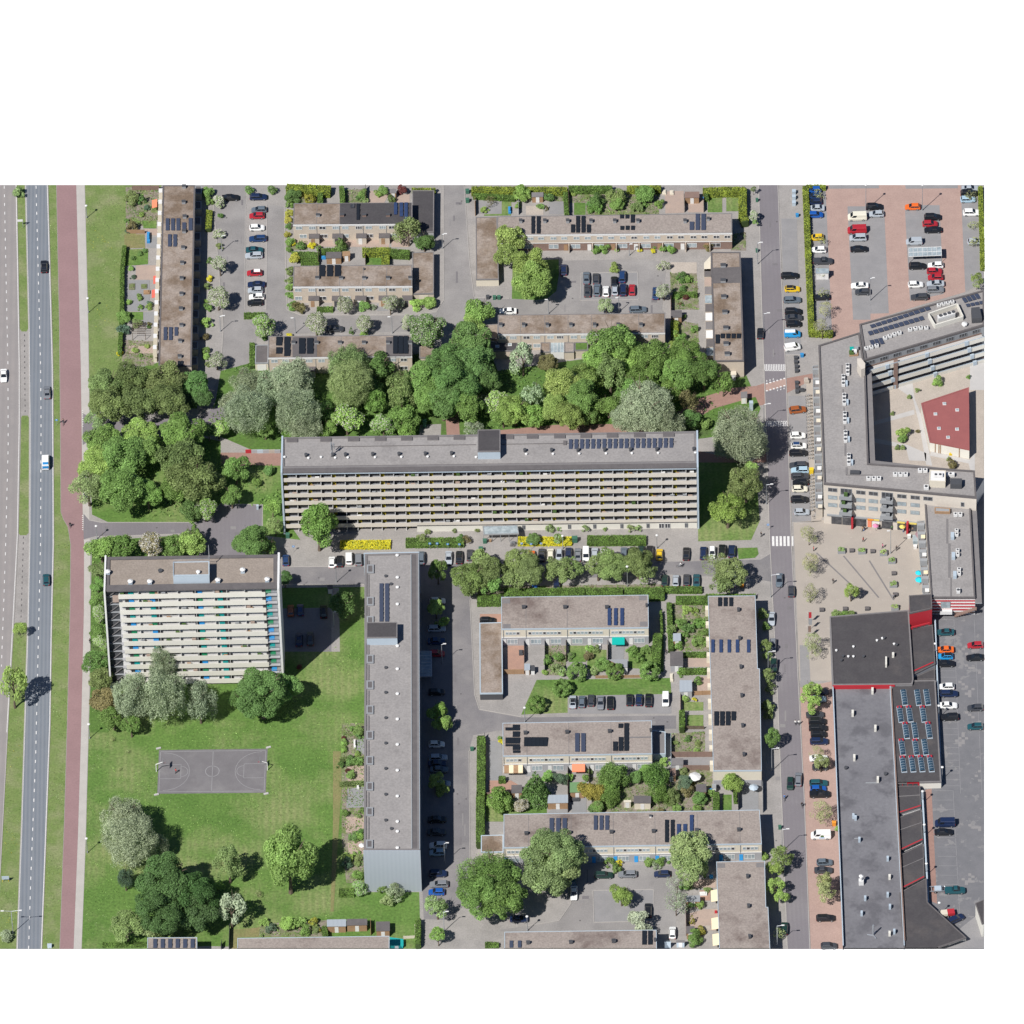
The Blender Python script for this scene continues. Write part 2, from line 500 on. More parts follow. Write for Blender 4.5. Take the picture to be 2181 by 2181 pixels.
# woodland belt behind the long flats
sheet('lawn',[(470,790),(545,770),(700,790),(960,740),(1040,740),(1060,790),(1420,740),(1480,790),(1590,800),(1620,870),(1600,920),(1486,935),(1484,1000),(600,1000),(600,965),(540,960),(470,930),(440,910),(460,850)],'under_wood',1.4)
sheet('cycle_path',[(1066,916),(1180,905),(1300,903),(1400,912),(1486,930),(1486,960),(1600,985),(1640,950),(1640,985),(1490,985),(1066,960)],'brick_path',2)
sheet('cycle_path',[(948,875),(976,875),(980,935),(952,935)],'brick_path',2)
sheet('path',[(895,905),(940,903),(938,940),(890,940)],'paving',2)
sheet('cycle_path',[(470,964),(602,964),(602,992),(470,990)],'brick_path',2)
sheet('cycle_path',[(1440,880),(1490,848),(1560,826),(1610,822),(1640,812),(1640,838),(1590,850),(1520,870),(1470,900)],'brick_path',2)
# lawn and street in front of the flats
sheet('lawn',[(1486,985),(1590,985),(1614,1050),(1618,1110),(1600,1150),(1487,1153)],'lawn',1)
sheet('street',[(600,1208),(776,1207),(900,1198),(1060,1205),(1620,1192),(1640,1180),(1650,1240),(1600,1232),(1400,1222),(1060,1242),(1010,1250),(1000,1280),(1010,1480),(1020,1512),(1110,1528),(1440,1524),(1440,1552),(1060,1556),(1008,1566),(998,1600),(1000,1830),(1010,1900),(960,1960),(940,2021),(905,2021),(900,1900),(897,1250),(776,1244),(602,1244)],'asphalt',1.6)
sheet('car_park',[(600,1166),(776,1164),(776,1206),(602,1207)],'paving',2)
sheet('lawn',[(1571,1167),(1613,1166),(1616,1180),(1608,1188),(1573,1191)],'lawn',2)
sheet('lawn',[(1143,1448),(1428,1444),(1430,1478),(1209,1482),(1209,1518),(1110,1522)],'lawn',2)
sheet('car_park',[(1210,1482),(1430,1479),(1430,1520),(1211,1520)],'bay_grey',2)
sheet('street',[(1000,1990),(1120,1972),(1190,1960),(1215,1925),(1215,1850),(1280,1840),(1440,1845),(1440,2000),(1395,2000),(1395,1980),(1070,1984)],'street_worn',1.3)
sheet('car_park',[(1263,1897),(1392,1895),(1391,1962),(1265,1965)],'bay_grey',2)
sheet('street',[(905,1958),(1040,1962),(1075,1990),(1020,2021),(905,2021)],'paving',2)
# eastern road and its bays
EL=[(1616,394),(1622.7,660),(1630,860),(1639,1140),(1658,1520),(1677,2021)]
ER=[(1656.8,394),(1664.6,600),(1673,780),(1677.6,900),(1685,1140),(1701,1470),(1713,1700),(1725,2021)]
sheet('road',EL+ER[::-1],'street_grey',3)
sheet('car_park',[(1664,466),(1697,466),(1706,756),(1673,756)],'bay_grey',2)
sheet('car_park',[(1679,843),(1716,843),(1727,1112),(1687,1112)],'bay_grey',2)
sheet('pavement',[(1717,810),(1733,808),(1750,1110),(1728,1112)],'plaza_tan',2)
sheet('pavement',[(1740,803),(1630,862),(1500,880),(1640,812),(1733,795)],'brick_path',1)
# red paved car park
sheet('car_park',[(1758,394),(2048,394),(2056,622),(1960,650),(1832,690),(1831,709),(1772,727)],'brick_red',1)
sheet('car_park',[(1805,440),(1883,440),(1893,667),(1854,668),(1854,681),(1817,681)],'bay_grey',2)
sheet('car_park',[(1927,437),(2001,437),(2010,626),(1938,641)],'bay_grey',2)
sheet('car_park',[(1724,394),(1758,394),(1772,708),(1733,712)],'bay_grey',2)
sheet('car_park',[(2046,394),(2085,394),(2095,600),(2056,622)],'bay_grey',2)
sheet('car_park',[(1765,394),(1872,394),(1872,401),(1766,402)],'bay_grey',2)
sheet('car_park',[(1928,394),(2040,394),(2040,401),(1929,402)],'bay_grey',2)
# plaza and shopping street
sheet('plaza',[(1690,1112),(1750,1108),(1975,1128),(1985,1280),(1940,1305),(1767,1318),(1770,1410),(1775,1450),(1703,1450)],'plaza_tan',2)
sheet('pavement',[(1703,1374),(1722,1374),(1727,1464),(1705,1464)],'bay_grey',3)
sheet('pavement',[(1704,1464),(1778,1450),(1782,1700),(1797,2021),(1727,2021),(1713,1700)],'brick_red',2)
# the right-hand car park lies on a raised deck, level with the shops' upper floor
CZ=4.2
def deckz(x,y,dz=0.0): return G(x,y,CZ+dz)
_top=[(1984,1296),(RX,1290),(RX,2020.5),(1925,2020.5),(1913,1800),(1908,1668),(1996,1650)]
_t=[deckz(*p) for p in _top]
_b=[p.copy() for p in _t]
for i in (2,3): _b[i]=G(_top[i][0],2020.8,0)
db=MB()
db.v=[(p.x,p.y,0) for p in _b]+[tuple(p) for p in _t]
n_=len(_t)
db.f=[tuple(n_+i for i in range(n_))[::-1]]+[(i,(i+1) % n_,n_+(i+1) % n_,n_+i)[::-1] for i in range(n_)]
db.m=[0]+[1]*n_
_me=db.mesh('car_park_deck','tile_dark','panel_grey')
struct('car_park_deck',_me)
for pts,m_ in (([(1971,1682),(1984,1680),(1996,1925),(1984,1920)],'brick_path'),([(2048,1975),(2080,1950),(2096,1990),(RX,2020),(2010,2020)],'bay_grey')):
 me=MB().poly([deckz(x,y,.012) for x,y in pts][::-1]).mesh('pavement',m_)
 if me.polygons[0].normal.z<0: me.flip_normals()
 struct('pavement',me)
# kerbs: real steps along the main roads
def kerb(pts,wd=.18,h=.12):
 w_=[G(*p) for p in pts]
 b=MB()
 for p,q in zip(w_,w_[1:]):
  d=Vector((q.x-p.x,q.y-p.y))
  n=Vector((-d.y,d.x)).normalized()*wd/2
  b.prism([(p.x-n.x,p.y-n.y),(q.x-n.x,q.y-n.y),(q.x+n.x,q.y+n.y),(p.x+n.x,p.y+n.y)],0.0,h)
 struct('kerb',b.mesh('kerb','kerb'))
kerb(EL)
kerb(ER)
kerb(BL_)
kerb(BR_)
kerb([(35.3,394),(42.4,780),(42.4,900),(38.5,1140),(29,1330),(16,1560),(0.5,1860)])
for pts in ([(452,394),(476,700),(470,790)],[(523,436),(521,660)],[(569,436),(567,660)],[(606,440),(611,660),(640,671),(880,671),(930,664),(945,640),(944.5,394)],
   [(1238,582),(1358,580),(1360,638),(1236,640),(1238,582)],[(988.5,394),(1000,560),(1010,634),(1085,636)],
   [(1010,1252),(1001,1280),(1011,1480),(1021,1511),(1110,1527)],[(999,1600),(1001,1830)],[(1216,1850),(1216,1925),(1191,1961),(1120,1973)],
   [(1263,1897),(1392,1895),(1391,1962),(1265,1965),(1263,1897)],[(602,1207.5),(776,1206.5)],[(602,1245),(776,1245)],[(178,1150),(205,1143),(280,1141),(425,1136)],
   [(190,1108),(215,1113),(430,1113)],[(1687,1113),(1728,1113)],[(1674,756),(1706,756)]):
 kerb(pts,.14)
# painted markings
mk=MB()
def dash_line(pts,on,off,wd,b=mk,z=.06):
 w_=[G(*p) for p in pts]
 pos,carry=0,0
 for p,q in zip(w_,w_[1:]):
  L=(q-p).length
  t=carry
  while t<L:
   e=min(t+on,L)
   ribbon(b,[p.lerp(q,t/L),p.lerp(q,e/L)],wd,z)
   t+=on+off
  carry=t-L
def solid(pts,wd,b=mk,z=.06): ribbon(b,[G(*p,z if z>1 else 0) for p in pts],wd,z)
dash_line([(76.8,396),(86.5,780),(87.5,900),(86.5,1150),(82,1350),(76,1610),(66,1860),(61,2021)],1.1,2.2,.22)
dash_line([(9,396),(17,780),(17.5,950),(11,1200),(3,1420)],1.1,2.2,.2)
for a in ([(100.5,394),(111,780),(112.4,1000),(113,1160),(109,1330),(105.5,1540),(96,1800),(87.6,2021)],
   [(55,394),(62.3,700),(64.4,900),(64,1140),(60,1330),(54.4,1510),(46.4,1770),(37,2021)],
   [(34,394),(40.8,780),(40.8,900),(36.8,1140),(27,1330),(14.4,1560)]):
 solid(a,.14)
# give-way teeth on the cycle path
for y0,y1 in ((874,908),(1098,1128)):
 for k in range(8):
  y=y0+(y1-y0)*k/7
  mk.poly([G(175.0,y-1,.06),G(178.5,y,.06),G(175.0,y+1,.06)][::-1])
# zebra, hump teeth and the cycle crossing on the eastern road
for k in range(6):
 x=1644.5+k*8.1
 mk.poly([G(x,1163,.06),G(x+5,1163,.06),G(x+4.6,1142,.06),G(x-.4,1142,.06)])
for yb,yt,xl,xr in ((789.5,776,1629.5,1672),(898,908,1633,1677)):
 solid([(xl,yb),(xr,yb)],.3)
 for k in range(13):
  x=xl+(xr-xl)*k/12
  solid([(x,yb),(x-.4,yt)],.22)
sheet('cycle_path',[(1630,818),(1673,806),(1674,822),(1631,834)],'brick_red',4)
for k in range(6):
 solid([(1631.5+k*7.4,817.5-k*2.1),(1635.2+k*7.4,816.5-k*2.1)],.45)
 solid([(1631.5+k*7.4,833-k*2.1),(1635.2+k*7.4,832-k*2.1)],.45)
 if k<3:
  x,y=1633+k*7,812.5-k*2
  mk.poly([G(x-1.5,y,.06),G(x+1.5,y,.06),G(x,y-3.5,.06)])
  x,y=1656+k*7,830-k*2
  mk.poly([G(x-1.5,y,.06),G(x,y+3.5,.06),G(x+1.5,y,.06)])
# plaza inlay lines
pl=MB()
for a,b in (((92,568),(440,890)),((370,600),(733,1030)),((635,648),(885,1052))):
 ribbon(pl,[GV('N',*a),GV('N',*b)],.4,.04)
struct('plaza_lines',pl.mesh('plaza_lines','felt_grey'))
struct('road_markings',mk.mesh('road_markings','marking'))
mb=MB()
dash_line([(52,712),(53.5,880)],.7,1.3,.22,mb,.03)
dash_line([(50,1143),(44.5,1324)],.7,1.3,.22,mb,.03)
struct('road_markings',mb.mesh('black_dashes','marking_black'))
# parking bay lines
bl=MB()
for k in range(17):
 y=466+k*13.2+(k>8)*2
 if y<745: solid([(1664.5+(y-466)*.031,y),(1690+(y-466)*.031,y)],.12,bl,.045)
for k in range(17):
 y=440+k*14
 if y<666: solid([(1806+(y-440)*.05,y),(1883+(y-440)*.044,y)],.1,bl,.045)
for k in range(14):
 y=440+k*14
 if y<628: solid([(1928+(y-440)*.054,y),(2001+(y-440)*.047,y)],.1,bl,.045)
solid([(1844,440),(1855,667)],.12,bl,.045)
solid([(1964,437),(1975,633)],.12,bl,.045)
for k in range(15):
 y=845+k*18
 solid([(1679.5+(y-843)*.034,y),(1717+(y-843)*.034,y)],.1,bl,.045)
for k in range(27):
 y=1320+k*13.6
 solid([(1998+(y-1320)*.036,y),(2032+(y-1320)*.036,y)] if y<1690 else [(1992+(y-1690)*.052,y),(2030+(y-1690)*.052,y)],.1,bl,CZ+.03)
for k in range(12):
 y=1684+k*20
 solid([(1991+(y-1690)*.055,y),(2031+(y-1690)*.055,y)],.1,bl,CZ+.03)
solid([(2032,1320),(2046,1690)],.1,bl,CZ+.03)
solid([(2075,1320),(2092,1700)],.1,bl,CZ+.03)
solid([(2030,1684),(2044,1945)],.1,bl,CZ+.03)
for k in range(6): solid([(1287+k*21,1899),(1287+k*21,1962)],.1,bl,.045)
struct('road_markings',bl.mesh('bay_lines','marking_faint'))
# patched trenches, worn spots, drain covers; lighter slabs in the dark deck
pa,pb_,pc=MB(),MB(),MB()
rp=random.Random(5)
def rect(b,x,y,w_,h,z): b.poly([G(x,y+h,z),G(x+w_,y+h,z),G(x+w_,y,z),G(x,y,z)])
for x0,y0,x1,y1,n in ((948,400,985,640,5),(615,690,930,704,5),(465,420,515,660,6),(1200,560,1230,650,3),(1370,560,1405,650,3),(965,1260,995,1900,9),(610,1212,770,1240,4),(1030,1210,1600,1230,5),(1060,1528,1430,1550,5),(1225,1850,1255,1990,3),(1640,1180,1680,1960,9),(1630,420,1655,760,5),(200,1116,420,1130,3),(470,1085,550,1150,3)):
 for k in range(n):
  x,y=rp.uniform(x0,x1),rp.uniform(y0,y1)
  big=rp.random()<.5
  rect((pa,pb_)[k % 2],x,y,rp.uniform(5,14) if big else rp.uniform(2,4),rp.uniform(4,9) if big else rp.uniform(8,26)*(x1-x0<60)+3,.05+k*.0007)
  if k % 2: rect(pc,rp.uniform(x0,x1),rp.uniform(y0,y1),3.2,2.2,.062)
struct('road_patch',pa.mesh('road_patch','patch_dark' if 'patch_dark' in MATS else mat('patch_dark',(.145,.136,.14),fine=.1).name))
struct('road_patch',pb_.mesh('road_patch',mat('patch_light',(.2,.19,.188),fine=.1).name))
struct('drain_cover',pc.mesh('drain_cover','marking_black'))
sq=MB()
seen=set()
for cx,cy in ((2055,1375),(2062,1420),(2041,1450),(2062,1520),(2083,1640),(2048,1560),(2069,1760),(2062,1860)):
 x,y=cx,cy
 for k in range(9):
  kk=(x,y)
  if kk in seen: x+=7; continue
  seen.add(kk)
  a=[deckz(x,y+5,.02),deckz(x+7,y+5,.02),deckz(x+7,y,.02),deckz(x,y,.02)]
  if x+7<2094: sq.poly(a)
  x+=rp.choice((-7,7,7,14)); y+=rp.choice((5,5,10,-5))
struct('paving_pattern',sq.mesh('paving_pattern',mat('slab_light',(.21,.2,.197),fine=.08).name))
# ------------------------------------------------------------------ buildings
class Bld:
 """px polygon of the roof edge, in photo pixels; the walls stand straight below it"""
 def __init__(s,name,label,cat,roof,h,wallm,roofm,edgem='paint_grey',z0=0.0,ew=.35,eh=.15,group=None,fascia=.3,view='s',foot=None,skip=()):
  s.px=[px(view,*p) for p in roof]
  s.h,s.z0=h,z0
  s.xy=[tuple(G(x,y,h)[:2]) for x,y in s.px]
  c=sum((Vector(p) for p in s.xy),Vector((0,0)))/len(s.xy)
  s.o=Vector((c.x,c.y,z0))
  s.root=thing(name,label,cat,s.o,group=group)
  b=MB()
  if foot:          # walls that step in below the eaves at the tile's cut edge
   f_=[tuple(G(*px(view,*p),z0)[:2]) for p in foot]
   n=len(f_)
   b.v+=[(*p,z0) for p in f_]+[(*p,h-.02) for p in s.xy]
   cw=s._is_ccw(s.xy)
   for i in range(n):
    j=(i+1) % n
    q=(i,j,n+j,n+i)
    b.f.append(q if cw else q[::-1])
    b.m.append(0)
  else: b.prism(s.xy,z0,h-fascia,cap=False)
  part('wall',b.mesh('wall',wallm,off=s.o),s.root)
  ins=inset(s.xy,ew)
  b=MB()
  b.poly([(x,y,h) for x,y in s._ccw(ins)])
  part('roof',b.mesh('roof',roofm,off=s.o),s.root)
  b=MB()
  out=inset(s.xy,-.05)
  n=len(out)
  ccw=s._is_ccw(out)
  for i in range(n):
   if i in skip: continue
   j=(i+1) % n
   o1,o2,i1,i2=out[i],out[j],ins[i],ins[j]
   for q in ([(*o1,h-fascia),(*o2,h-fascia),(*o2,h+eh),(*o1,h+eh)],[(*o1,h+eh),(*o2,h+eh),(*i2,h+eh),(*i1,h+eh)],
      [(*i1,h+eh),(*i2,h+eh),(*i2,h-.1),(*i1,h-.1)],[(*o2,h-fascia),(*o1,h-fascia),(*i1,h-fascia),(*i2,h-fascia)]):
    b.poly(q if ccw else q[::-1])
  part('parapet',b.mesh('parapet',edgem,off=s.o),s.root)
 def _is_ccw(s,p): return sum(a[0]*b[1]-b[0]*a[1] for a,b in zip(p,p[1:]+p[:1]))>0
 def _ccw(s,p): return p if s._is_ccw(p) else p[::-1]
 def loc(s,p): return Vector(p)-s.o
 def add(s,name,b,m,*more,parent=None):
  """mesh built in world coordinates, hung under the building (or under one of its parts)"""
  if parent is None: return part(name,b.mesh(name,m,*more,off=s.o),s.root)
  off=s.o+parent.location
  return part(name,b.mesh(name,m,*more,off=off),parent)
 def front(s,i=3,j=2):
  return Face(s,i,j)
class Face:
 """a facade: from roof corner i (left) to corner j (right), looked at from outside"""
 def __init__(s,B,i,j):
  s.B=B
  s.a,s.b=Vector(B.xy[i]),Vector(B.xy[j])
  s.xa,s.xb=B.px[i][0],B.px[j][0]
  s.d=(s.b-s.a).normalized()
  s.n=Vector((s.d.y,-s.d.x))
  s.L=(s.b-s.a).length
  s.rz=math.atan2(s.d.y,s.d.x)
 def t(s,x): return (x-s.xa)/(s.xb-s.xa)*s.L
 def pt(s,u,z,out=0.0):
  p=s.a+s.d*u+s.n*out
  return Vector((p.x,p.y,z))
 def box(s,mb,u0,u1,z0,z1,o0,o1,mi=0,top=None):
  q=[s.a+s.d*u+s.n*o for u,o in ((u0,o0),(u1,o0),(u1,o1),(u0,o1))]
  mb.prism([tuple(p) for p in q],z0,z1,mi,top)
  return mb
 def window(s,u,z,w_,h_,name='window',glass='glass_pale',bars=1,frame='paint_white',out=.02,parent=None,depth=.07):
  """frame with its pane as a sub-part; u is the middle, z the sill"""
  def fr():
   b,t=MB(),.1
   b.box(-w_/2,-depth,0,w_/2,0,t); b.box(-w_/2,-depth,h_-t,w_/2,0,h_)
   b.box(-w_/2,-depth,t,-w_/2+t,0,h_-t); b.box(w_/2-t,-depth,t,w_/2,0,h_-t)
   for k in range(1,bars+1):
    x=-w_/2+w_*k/(bars+1)
    b.box(x-.05,-depth+.01,t,x+.05,-.01,h_-t)
   return b.mesh('window',frame)
  def gl(): return MB().box(-w_/2+.06,-.04,.06,w_/2-.06,-.012,h_-.06).mesh('pane',glass)
  key=(round(w_,2),round(h_,2),bars,frame,depth)
  par=parent or s.B.root
  off=s.B.o+(parent.location if parent else Vector())
  o=part(name,cached(('win',key),fr),par,s.pt(u,z,out)-off,s.rz)
  if not parent: part('pane',cached(('pane',key,glass),gl),o)
  return o
 def door(s,u,z,w_,h_,m='paint_white',out=.02,parent=None):
  o=part('door',cached(('door',w_,h_,m),lambda: MB().box(-w_/2,-.06,0,w_/2,0,h_).mesh('door',m)),s.B.root if not parent else parent,
     s.pt(u,z,out)-(s.B.o+(parent.location if parent else Vector())),s.rz)
  return o
def chimney(B,x,y,view='s',w_=.9,d=.6,h=.7,m='paint_grey',cap='paint_dark',z=None):
 """x,y: the middle of the chimney's foot, in photo pixels on the roof"""
 p=GV(view,x,y,B.h if z is None else z)
 def mk_():
  b=MB().box(-w_/2,-d/2,0,w_/2,d/2,h)
  return b.mesh('chimney',m)
 o=part('chimney',cached(('chim',w_,d,h,m),mk_),B.root,B.loc(p),rnd(-.02,.02))
 part('chimney_cap',cached(('cap',w_,d,h,cap),lambda: MB().box(-w_/2-.06,-d/2-.06,h,w_/2+.06,d/2+.06,h+.12).mesh('chimney_cap',cap)),o)
def vent(B,x,y,view='s',white=True,r=.33,h=.55,z=None):
 p=GV(view,x,y,B.h if z is None else z)
 if white:
  me=cached(('ventw',r,h),lambda: MB().lathe([(r*.7,0),(r*.7,h*.55),(r*1.15,h*.6),(r*1.05,h*.8),(r*.3,h)],8).mesh('roof_vent','paint_white'))
 else:
  me=cached(('ventb',r,h),lambda: MB().lathe([(r,0),(r,h*.8),(r*1.2,h*.82),(r*1.2,h),(r*.2,h*1.05)],8).mesh('roof_vent','paint_dark'))
 part('roof_vent',me,B.root,B.loc(p))
def panels(B,x0,y0,x1,y1,nx,ny,view='s',m='solar_black',gap=.14,skip=(),z=None,slope=.12):
 """a field of solar panels filling a pixel rectangle on the roof; each panel a part"""
 zz=(B.h if z is None else z)
 a,b_,c=GV(view,x0,y1,zz),GV(view,x1,y1,zz),GV(view,x0,y0,zz)
 ex,ey=(b_-a),(c-a)
 W_,H_=ex.length/nx,ey.length/ny
 rz=math.atan2(ex.y,ex.x)
 me=cached(('sol',m),lambda: MB().box(-.5,-.5,-.02,.5,.5,.02).mesh('solar_panel',m))
 fr=cached(('solf',m),lambda: [MB().box(-.5,-.5,-.035,.5,.5,-.015).mesh('panel_frame','steel')][0])
 for i in range(nx):
  for j in range(ny):
   if (i,j) in skip: continue
   p=a+ex*((i+.5)/nx)+ey*((j+.5)/ny)
   p.z=zz+.28
   o=part('solar_panel',me,B.root,B.loc(p),rz,(W_-gap,H_-gap*.8,1))
   o.rotation_euler=(slope,0,rz)
def skylight(B,x,y,view,z,w_=.9,d=.9):
 o=part('skylight',cached(('sky',w_,d),lambda: MB().box(-w_/2,-d/2,0,w_/2,d/2,.2).mesh('skylight','paint_white')),B.root,B.loc(GV(view,x,y,z)))
 part('pane',cached(('skyp',w_,d),lambda: MB().box(-w_/2+.12,-d/2+.12,.19,w_/2-.12,d/2-.12,.23).mesh('pane','glass_pale')),o)
def hvac(B,x,y,view,w_=1.4,d=.9,h=1.0,z=None,m='paint_white',fan=True,rz=0):
 o=part('cooling_unit',cached(('hv',w_,d,h,m),lambda: MB().box(-w_/2,-d/2,.12,w_/2,d/2,h).mesh('cooling_unit',m)),B.root,B.loc(GV(view,x,y,B.h if z is None else z)),rz)
 if fan:
  part('fan',cached(('fan',d,h),lambda: MB().lathe([(d*.34,h),(d*.34,h+.05),(d*.3,h+.04)],10).mesh('fan','paint_dark')),o)
def box_on(B,name,pts,z0,z1,m,top=None,view='s',edge=None,ew=.2,eh=.1):
 """a lower or higher block belonging to the building; pts are its top outline in pixels"""
 q=[tuple(GV(view,x,y,z1)[:2]) for x,y in pts]
 b=MB().prism(q,z0,z1,0,1 if top else None)
 o=B.add(name,b,m,*([top] if top else []))
 if edge:
  e=MB()
  ins=inset(q,ew)
  ou=inset(q,-.04)
  ccw=B._is_ccw(q)
  for i in range(len(q)):
   j=(i+1) % len(q)
   for r in ([(*ou[i],z1-.2),(*ou[j],z1-.2),(*ou[j],z1+eh),(*ou[i],z1+eh)],[(*ou[i],z1+eh),(*ou[j],z1+eh),(*ins[j],z1+eh),(*ins[i],z1+eh)],
      [(*ins[i],z1+eh),(*ins[j],z1+eh),(*ins[j],z1-.05),(*ins[i],z1-.05)]):
    e.poly(r if ccw else r[::-1])
  B.add('parapet',e,edge,parent=o)
 return o
def seam(B,f,u):
 dep=(Vector(B.xy[0])-Vector(B.xy[-1])).length
 B.add('roof_seam',f.box(MB(),u-.05,u+.05,B.h-.02,B.h+.035,-dep+.3,-.3),'felt_grey')
# ---------------- western terrace (runs north to south beside the verge)
b1_=Bld('terraced_house','long mossy-roofed terrace running beside the western verge, cut by the photo top','terrace',
   [(346.8,395),(415.3,395),(407.6,780),(337.7,780)],5.8,'brick_beige','roof_moss','felt_dark',eh=.1)
for x,y in ((1515,78),(1512,205),(1520,325),(1515,445),(1508,580),(1500,705),(1496,832),(1494,960),(1490,1082),(1494,1218),(1484,1348),(1480,1475)):
 chimney(b1_,x,y,'A',.95,.7,.8)
for x0 in (1362,1406,1450): panels(b1_,x0,334,x0+34,434,1,5,'A','solar_grey')
panels(b1_,1498,368,1534,434,1,3,'A','solar_grey')
panels(b1_,1550,332,1586,434,1,5,'A','solar_grey')
for x0 in (1380,1424): panels(b1_,x0,466,x0+34,566,1,3,'A','solar_grey')
for x0 in (1344,1388): panels(b1_,x0,1230,x0+34,1336,1,3,'A','solar_grey')
panels(b1_,1434,1230,1467,1300,1,2,'A','solar_grey')
panels(b1_,1460,1508,1510,1545,2,1,'A','solar_black')
# garden side: white first-floor bays, street side: porches under flat canopies
for k in range(15):
 y=82+k*92
 x=1328-k*3.4
 for (dx,hh,mm,m2) in ((0,34,'panel_cream','panel_cream'),):
  box_on(b1_,'bay_window',[(x-22,y),(x+8,y),(x+8,y+hh),(x-22,y+hh)],2.4,5.4,mm,'paint_white','A')
  box_on(b1_,'garden_bay',[(x-20,y+40),(x+8,y+40),(x+8,y+84),(x-20,y+84)],0,2.6,'panel_cream','glass_dark','A','panel_cream',.12,.1)
for k in range(12):
 y,x=62+k*128,1608-k*3.2
 o=box_on(b1_,'porch',[(x,y),(x+52,y),(x+52,y+62),(x,y+62)],0,2.5,'brick_beige','felt_dark','A','paint_grey')
# ---------------- three terraces of the north-west
def north_terrace(name,label,quad,wins_up,wins_lo,porches,view,h=5.7,porch_m='brick_beige',roofm='roof_moss',door_cols=('wood','paint_dark','paint_white')):
 B=Bld('terraced_house',label,'terrace',quad,h,'brick_beige',roofm,'felt_grey',eh=.06,ew=.2,view=view,group='terraces of two-storey houses')
 f=B.front()
 B.add('fascia_board',f.box(MB(),-.05,f.L+.05,h-.38,h+.1,.05,.16),'paint_white')
 s_=VW[view][2]
 a=VW[view][0]
 for i,x in enumerate(wins_up):
  f.window(f.t(a+x/s_),4.0,1.75,1.15,glass=('glass_pale','glass_pale','glass_dark')[i % 3],bars=2 if i % 2 else 1)
 for i,x in enumerate(wins_lo):
  f.window(f.t(a+x/s_),1.0,1.9,1.3,glass=('glass_pale','glass_dark')[i % 2])
 for i,(x0,x1) in enumerate(porches):
  u0,u1=f.t(a+x0/s_),f.t(a+x1/s_)
  o=part('porch',f.box(MB(),u0,u1,0,2.4,.02,1.6).mesh('porch',porch_m,off=B.o),B.root)
  part('porch_roof',f.box(MB(),u0-.08,u1+.08,2.4,2.52,.03,1.75).mesh('porch_roof','felt_dark',off=B.o),o)
  part('door',f.box(MB(),u0+.55,u0+1.5,.05,2.1,1.58,1.65).mesh('door',door_cols[i % len(door_cols)],off=B.o),o)
 for x in list(wins_up)[::2]:
  u=f.t(a+x/s_)-1.5
  if 0<u<f.L: seam(B,f,u)
  if 0<u<f.L: f.B.add('downpipe',f.box(MB(),u-.05,u+.05,.1,h-.35,.02,.12),'paint_grey')
 return B
b2_=north_terrace('x','terrace with half mossy, half black roof, uppermost of the north-western houses',[(487,207),(1460,200),(1460,375),(480,382)],
     (527,637,720,830,908,1020,1102,1215,1292,1400),(560,730,905,1105,1300),((608,692),(802,886),(998,1080),(1185,1272)),'B',roofm='roof_moss')
box_on(b2_,'black_roof_felt',[(866,206),(1452,202),(1452,372),(866,376)],5.68,5.76,'roof_dark',view='B')
for x in (685,884,1066,1262): chimney(b2_,x,312,'B',1.0,.6,.7,'brick_brown' if x>700 else 'paint_grey')
for x0,y0,y1 in ((1308,204,302),(1355,204,318),(1394,204,350)): panels(b2_,x0,y0,x0+32,y1,1,3 if y1<310 else 4,'B','solar_blue',z=5.8)
panels(b2_,1000,214,1030,345,1,3,'B','solar_black',z=5.8)
panels(b2_,950,214,988,248,1,1,'B','glass_dark',z=5.8)
b3_=north_terrace('x','mossy-roofed terrace with three dark solar fields, middle of the north-western houses',[(485,722),(1458,712),(1460,888),(480,893)],
     (520,633,714,826,908,1017,1100,1212,1294,1405),(520,720,920,1110,1300),((605,690),(798,885),(990,1077),(1183,1272),(1377,1458)),'B')
for x in (680,876,1066,1262,1446): chimney(b3_,x,828,'B',1.0,.6,.7)
for x0 in (694,758,823): panels(b3_,x0,720,x0+50,810,1,2,'B','solar_black',gap=.04)
vent(b3_,1066,752,'B',False,.2,.5)
b4_=north_terrace('x','terrace with solar fields at both ends, lowest of the north-western houses',[(278,1300),(1458,1290),(1458,1465),(275,1478)],
     (325,418,518,610,712,820,920,1300,1390),(340,430,620,1390),((560,660),),'B',porch_m='panel_cream')
for x0,x1 in ((476,676),(1246,1450)): box_on(b4_,'black_roof_felt',[(x0,1306),(x1,1304),(x1,1468),(x0,1472)],5.68,5.76,'felt_dark',view='B')
panels(b4_,340,1312,392,1378,1,1,'B',gap=.03)
panels(b4_,340,1398,392,1446,1,1,'B',gap=.03)
panels(b4_,406,1312,458,1466,1,3,'B',gap=.03)
for x0 in (528,594): panels(b4_,x0,1322,x0+52,1446,1,3,'B',gap=.03,z=5.8)
for x0 in (1302,1346,1388): panels(b4_,x0,1304,x0+40,1446,1,4,'B',gap=.05,z=5.8)
for x in (484,674,866,1064,1262,1444): chimney(b4_,x,1360,'B',1.0,.6,.7)
def garage(label,pts,h,wallm,roofm,edgem,view,door=None,foot=None,z0=0):
 B=Bld('garage_block',label,'garage',pts,h,wallm,roofm,edgem,eh=.08,ew=.2,view=view,foot=foot)
 f=B.front()
 n=max(1,int(f.L/3.0))
 if door:
  for k in range(n):
   u=(k+.5)*f.L/n
   o=f.door(u,.05,2.3,h-.55,door)
 return B
garage('black flat-roofed garage block joined to the half-black terrace',[(1462,100),(1640,100),(1637,440),(1462,440)],2.9,'panel_grey','roof_dark','felt_grey','B','paint_grey')
garage('mossy flat-roofed garage block beside the middle north-western terrace',[(1461,612),(1638,605),(1637,948),(1470,952)],2.6,'brick_beige','roof_moss','felt_grey','B','panel_cream')
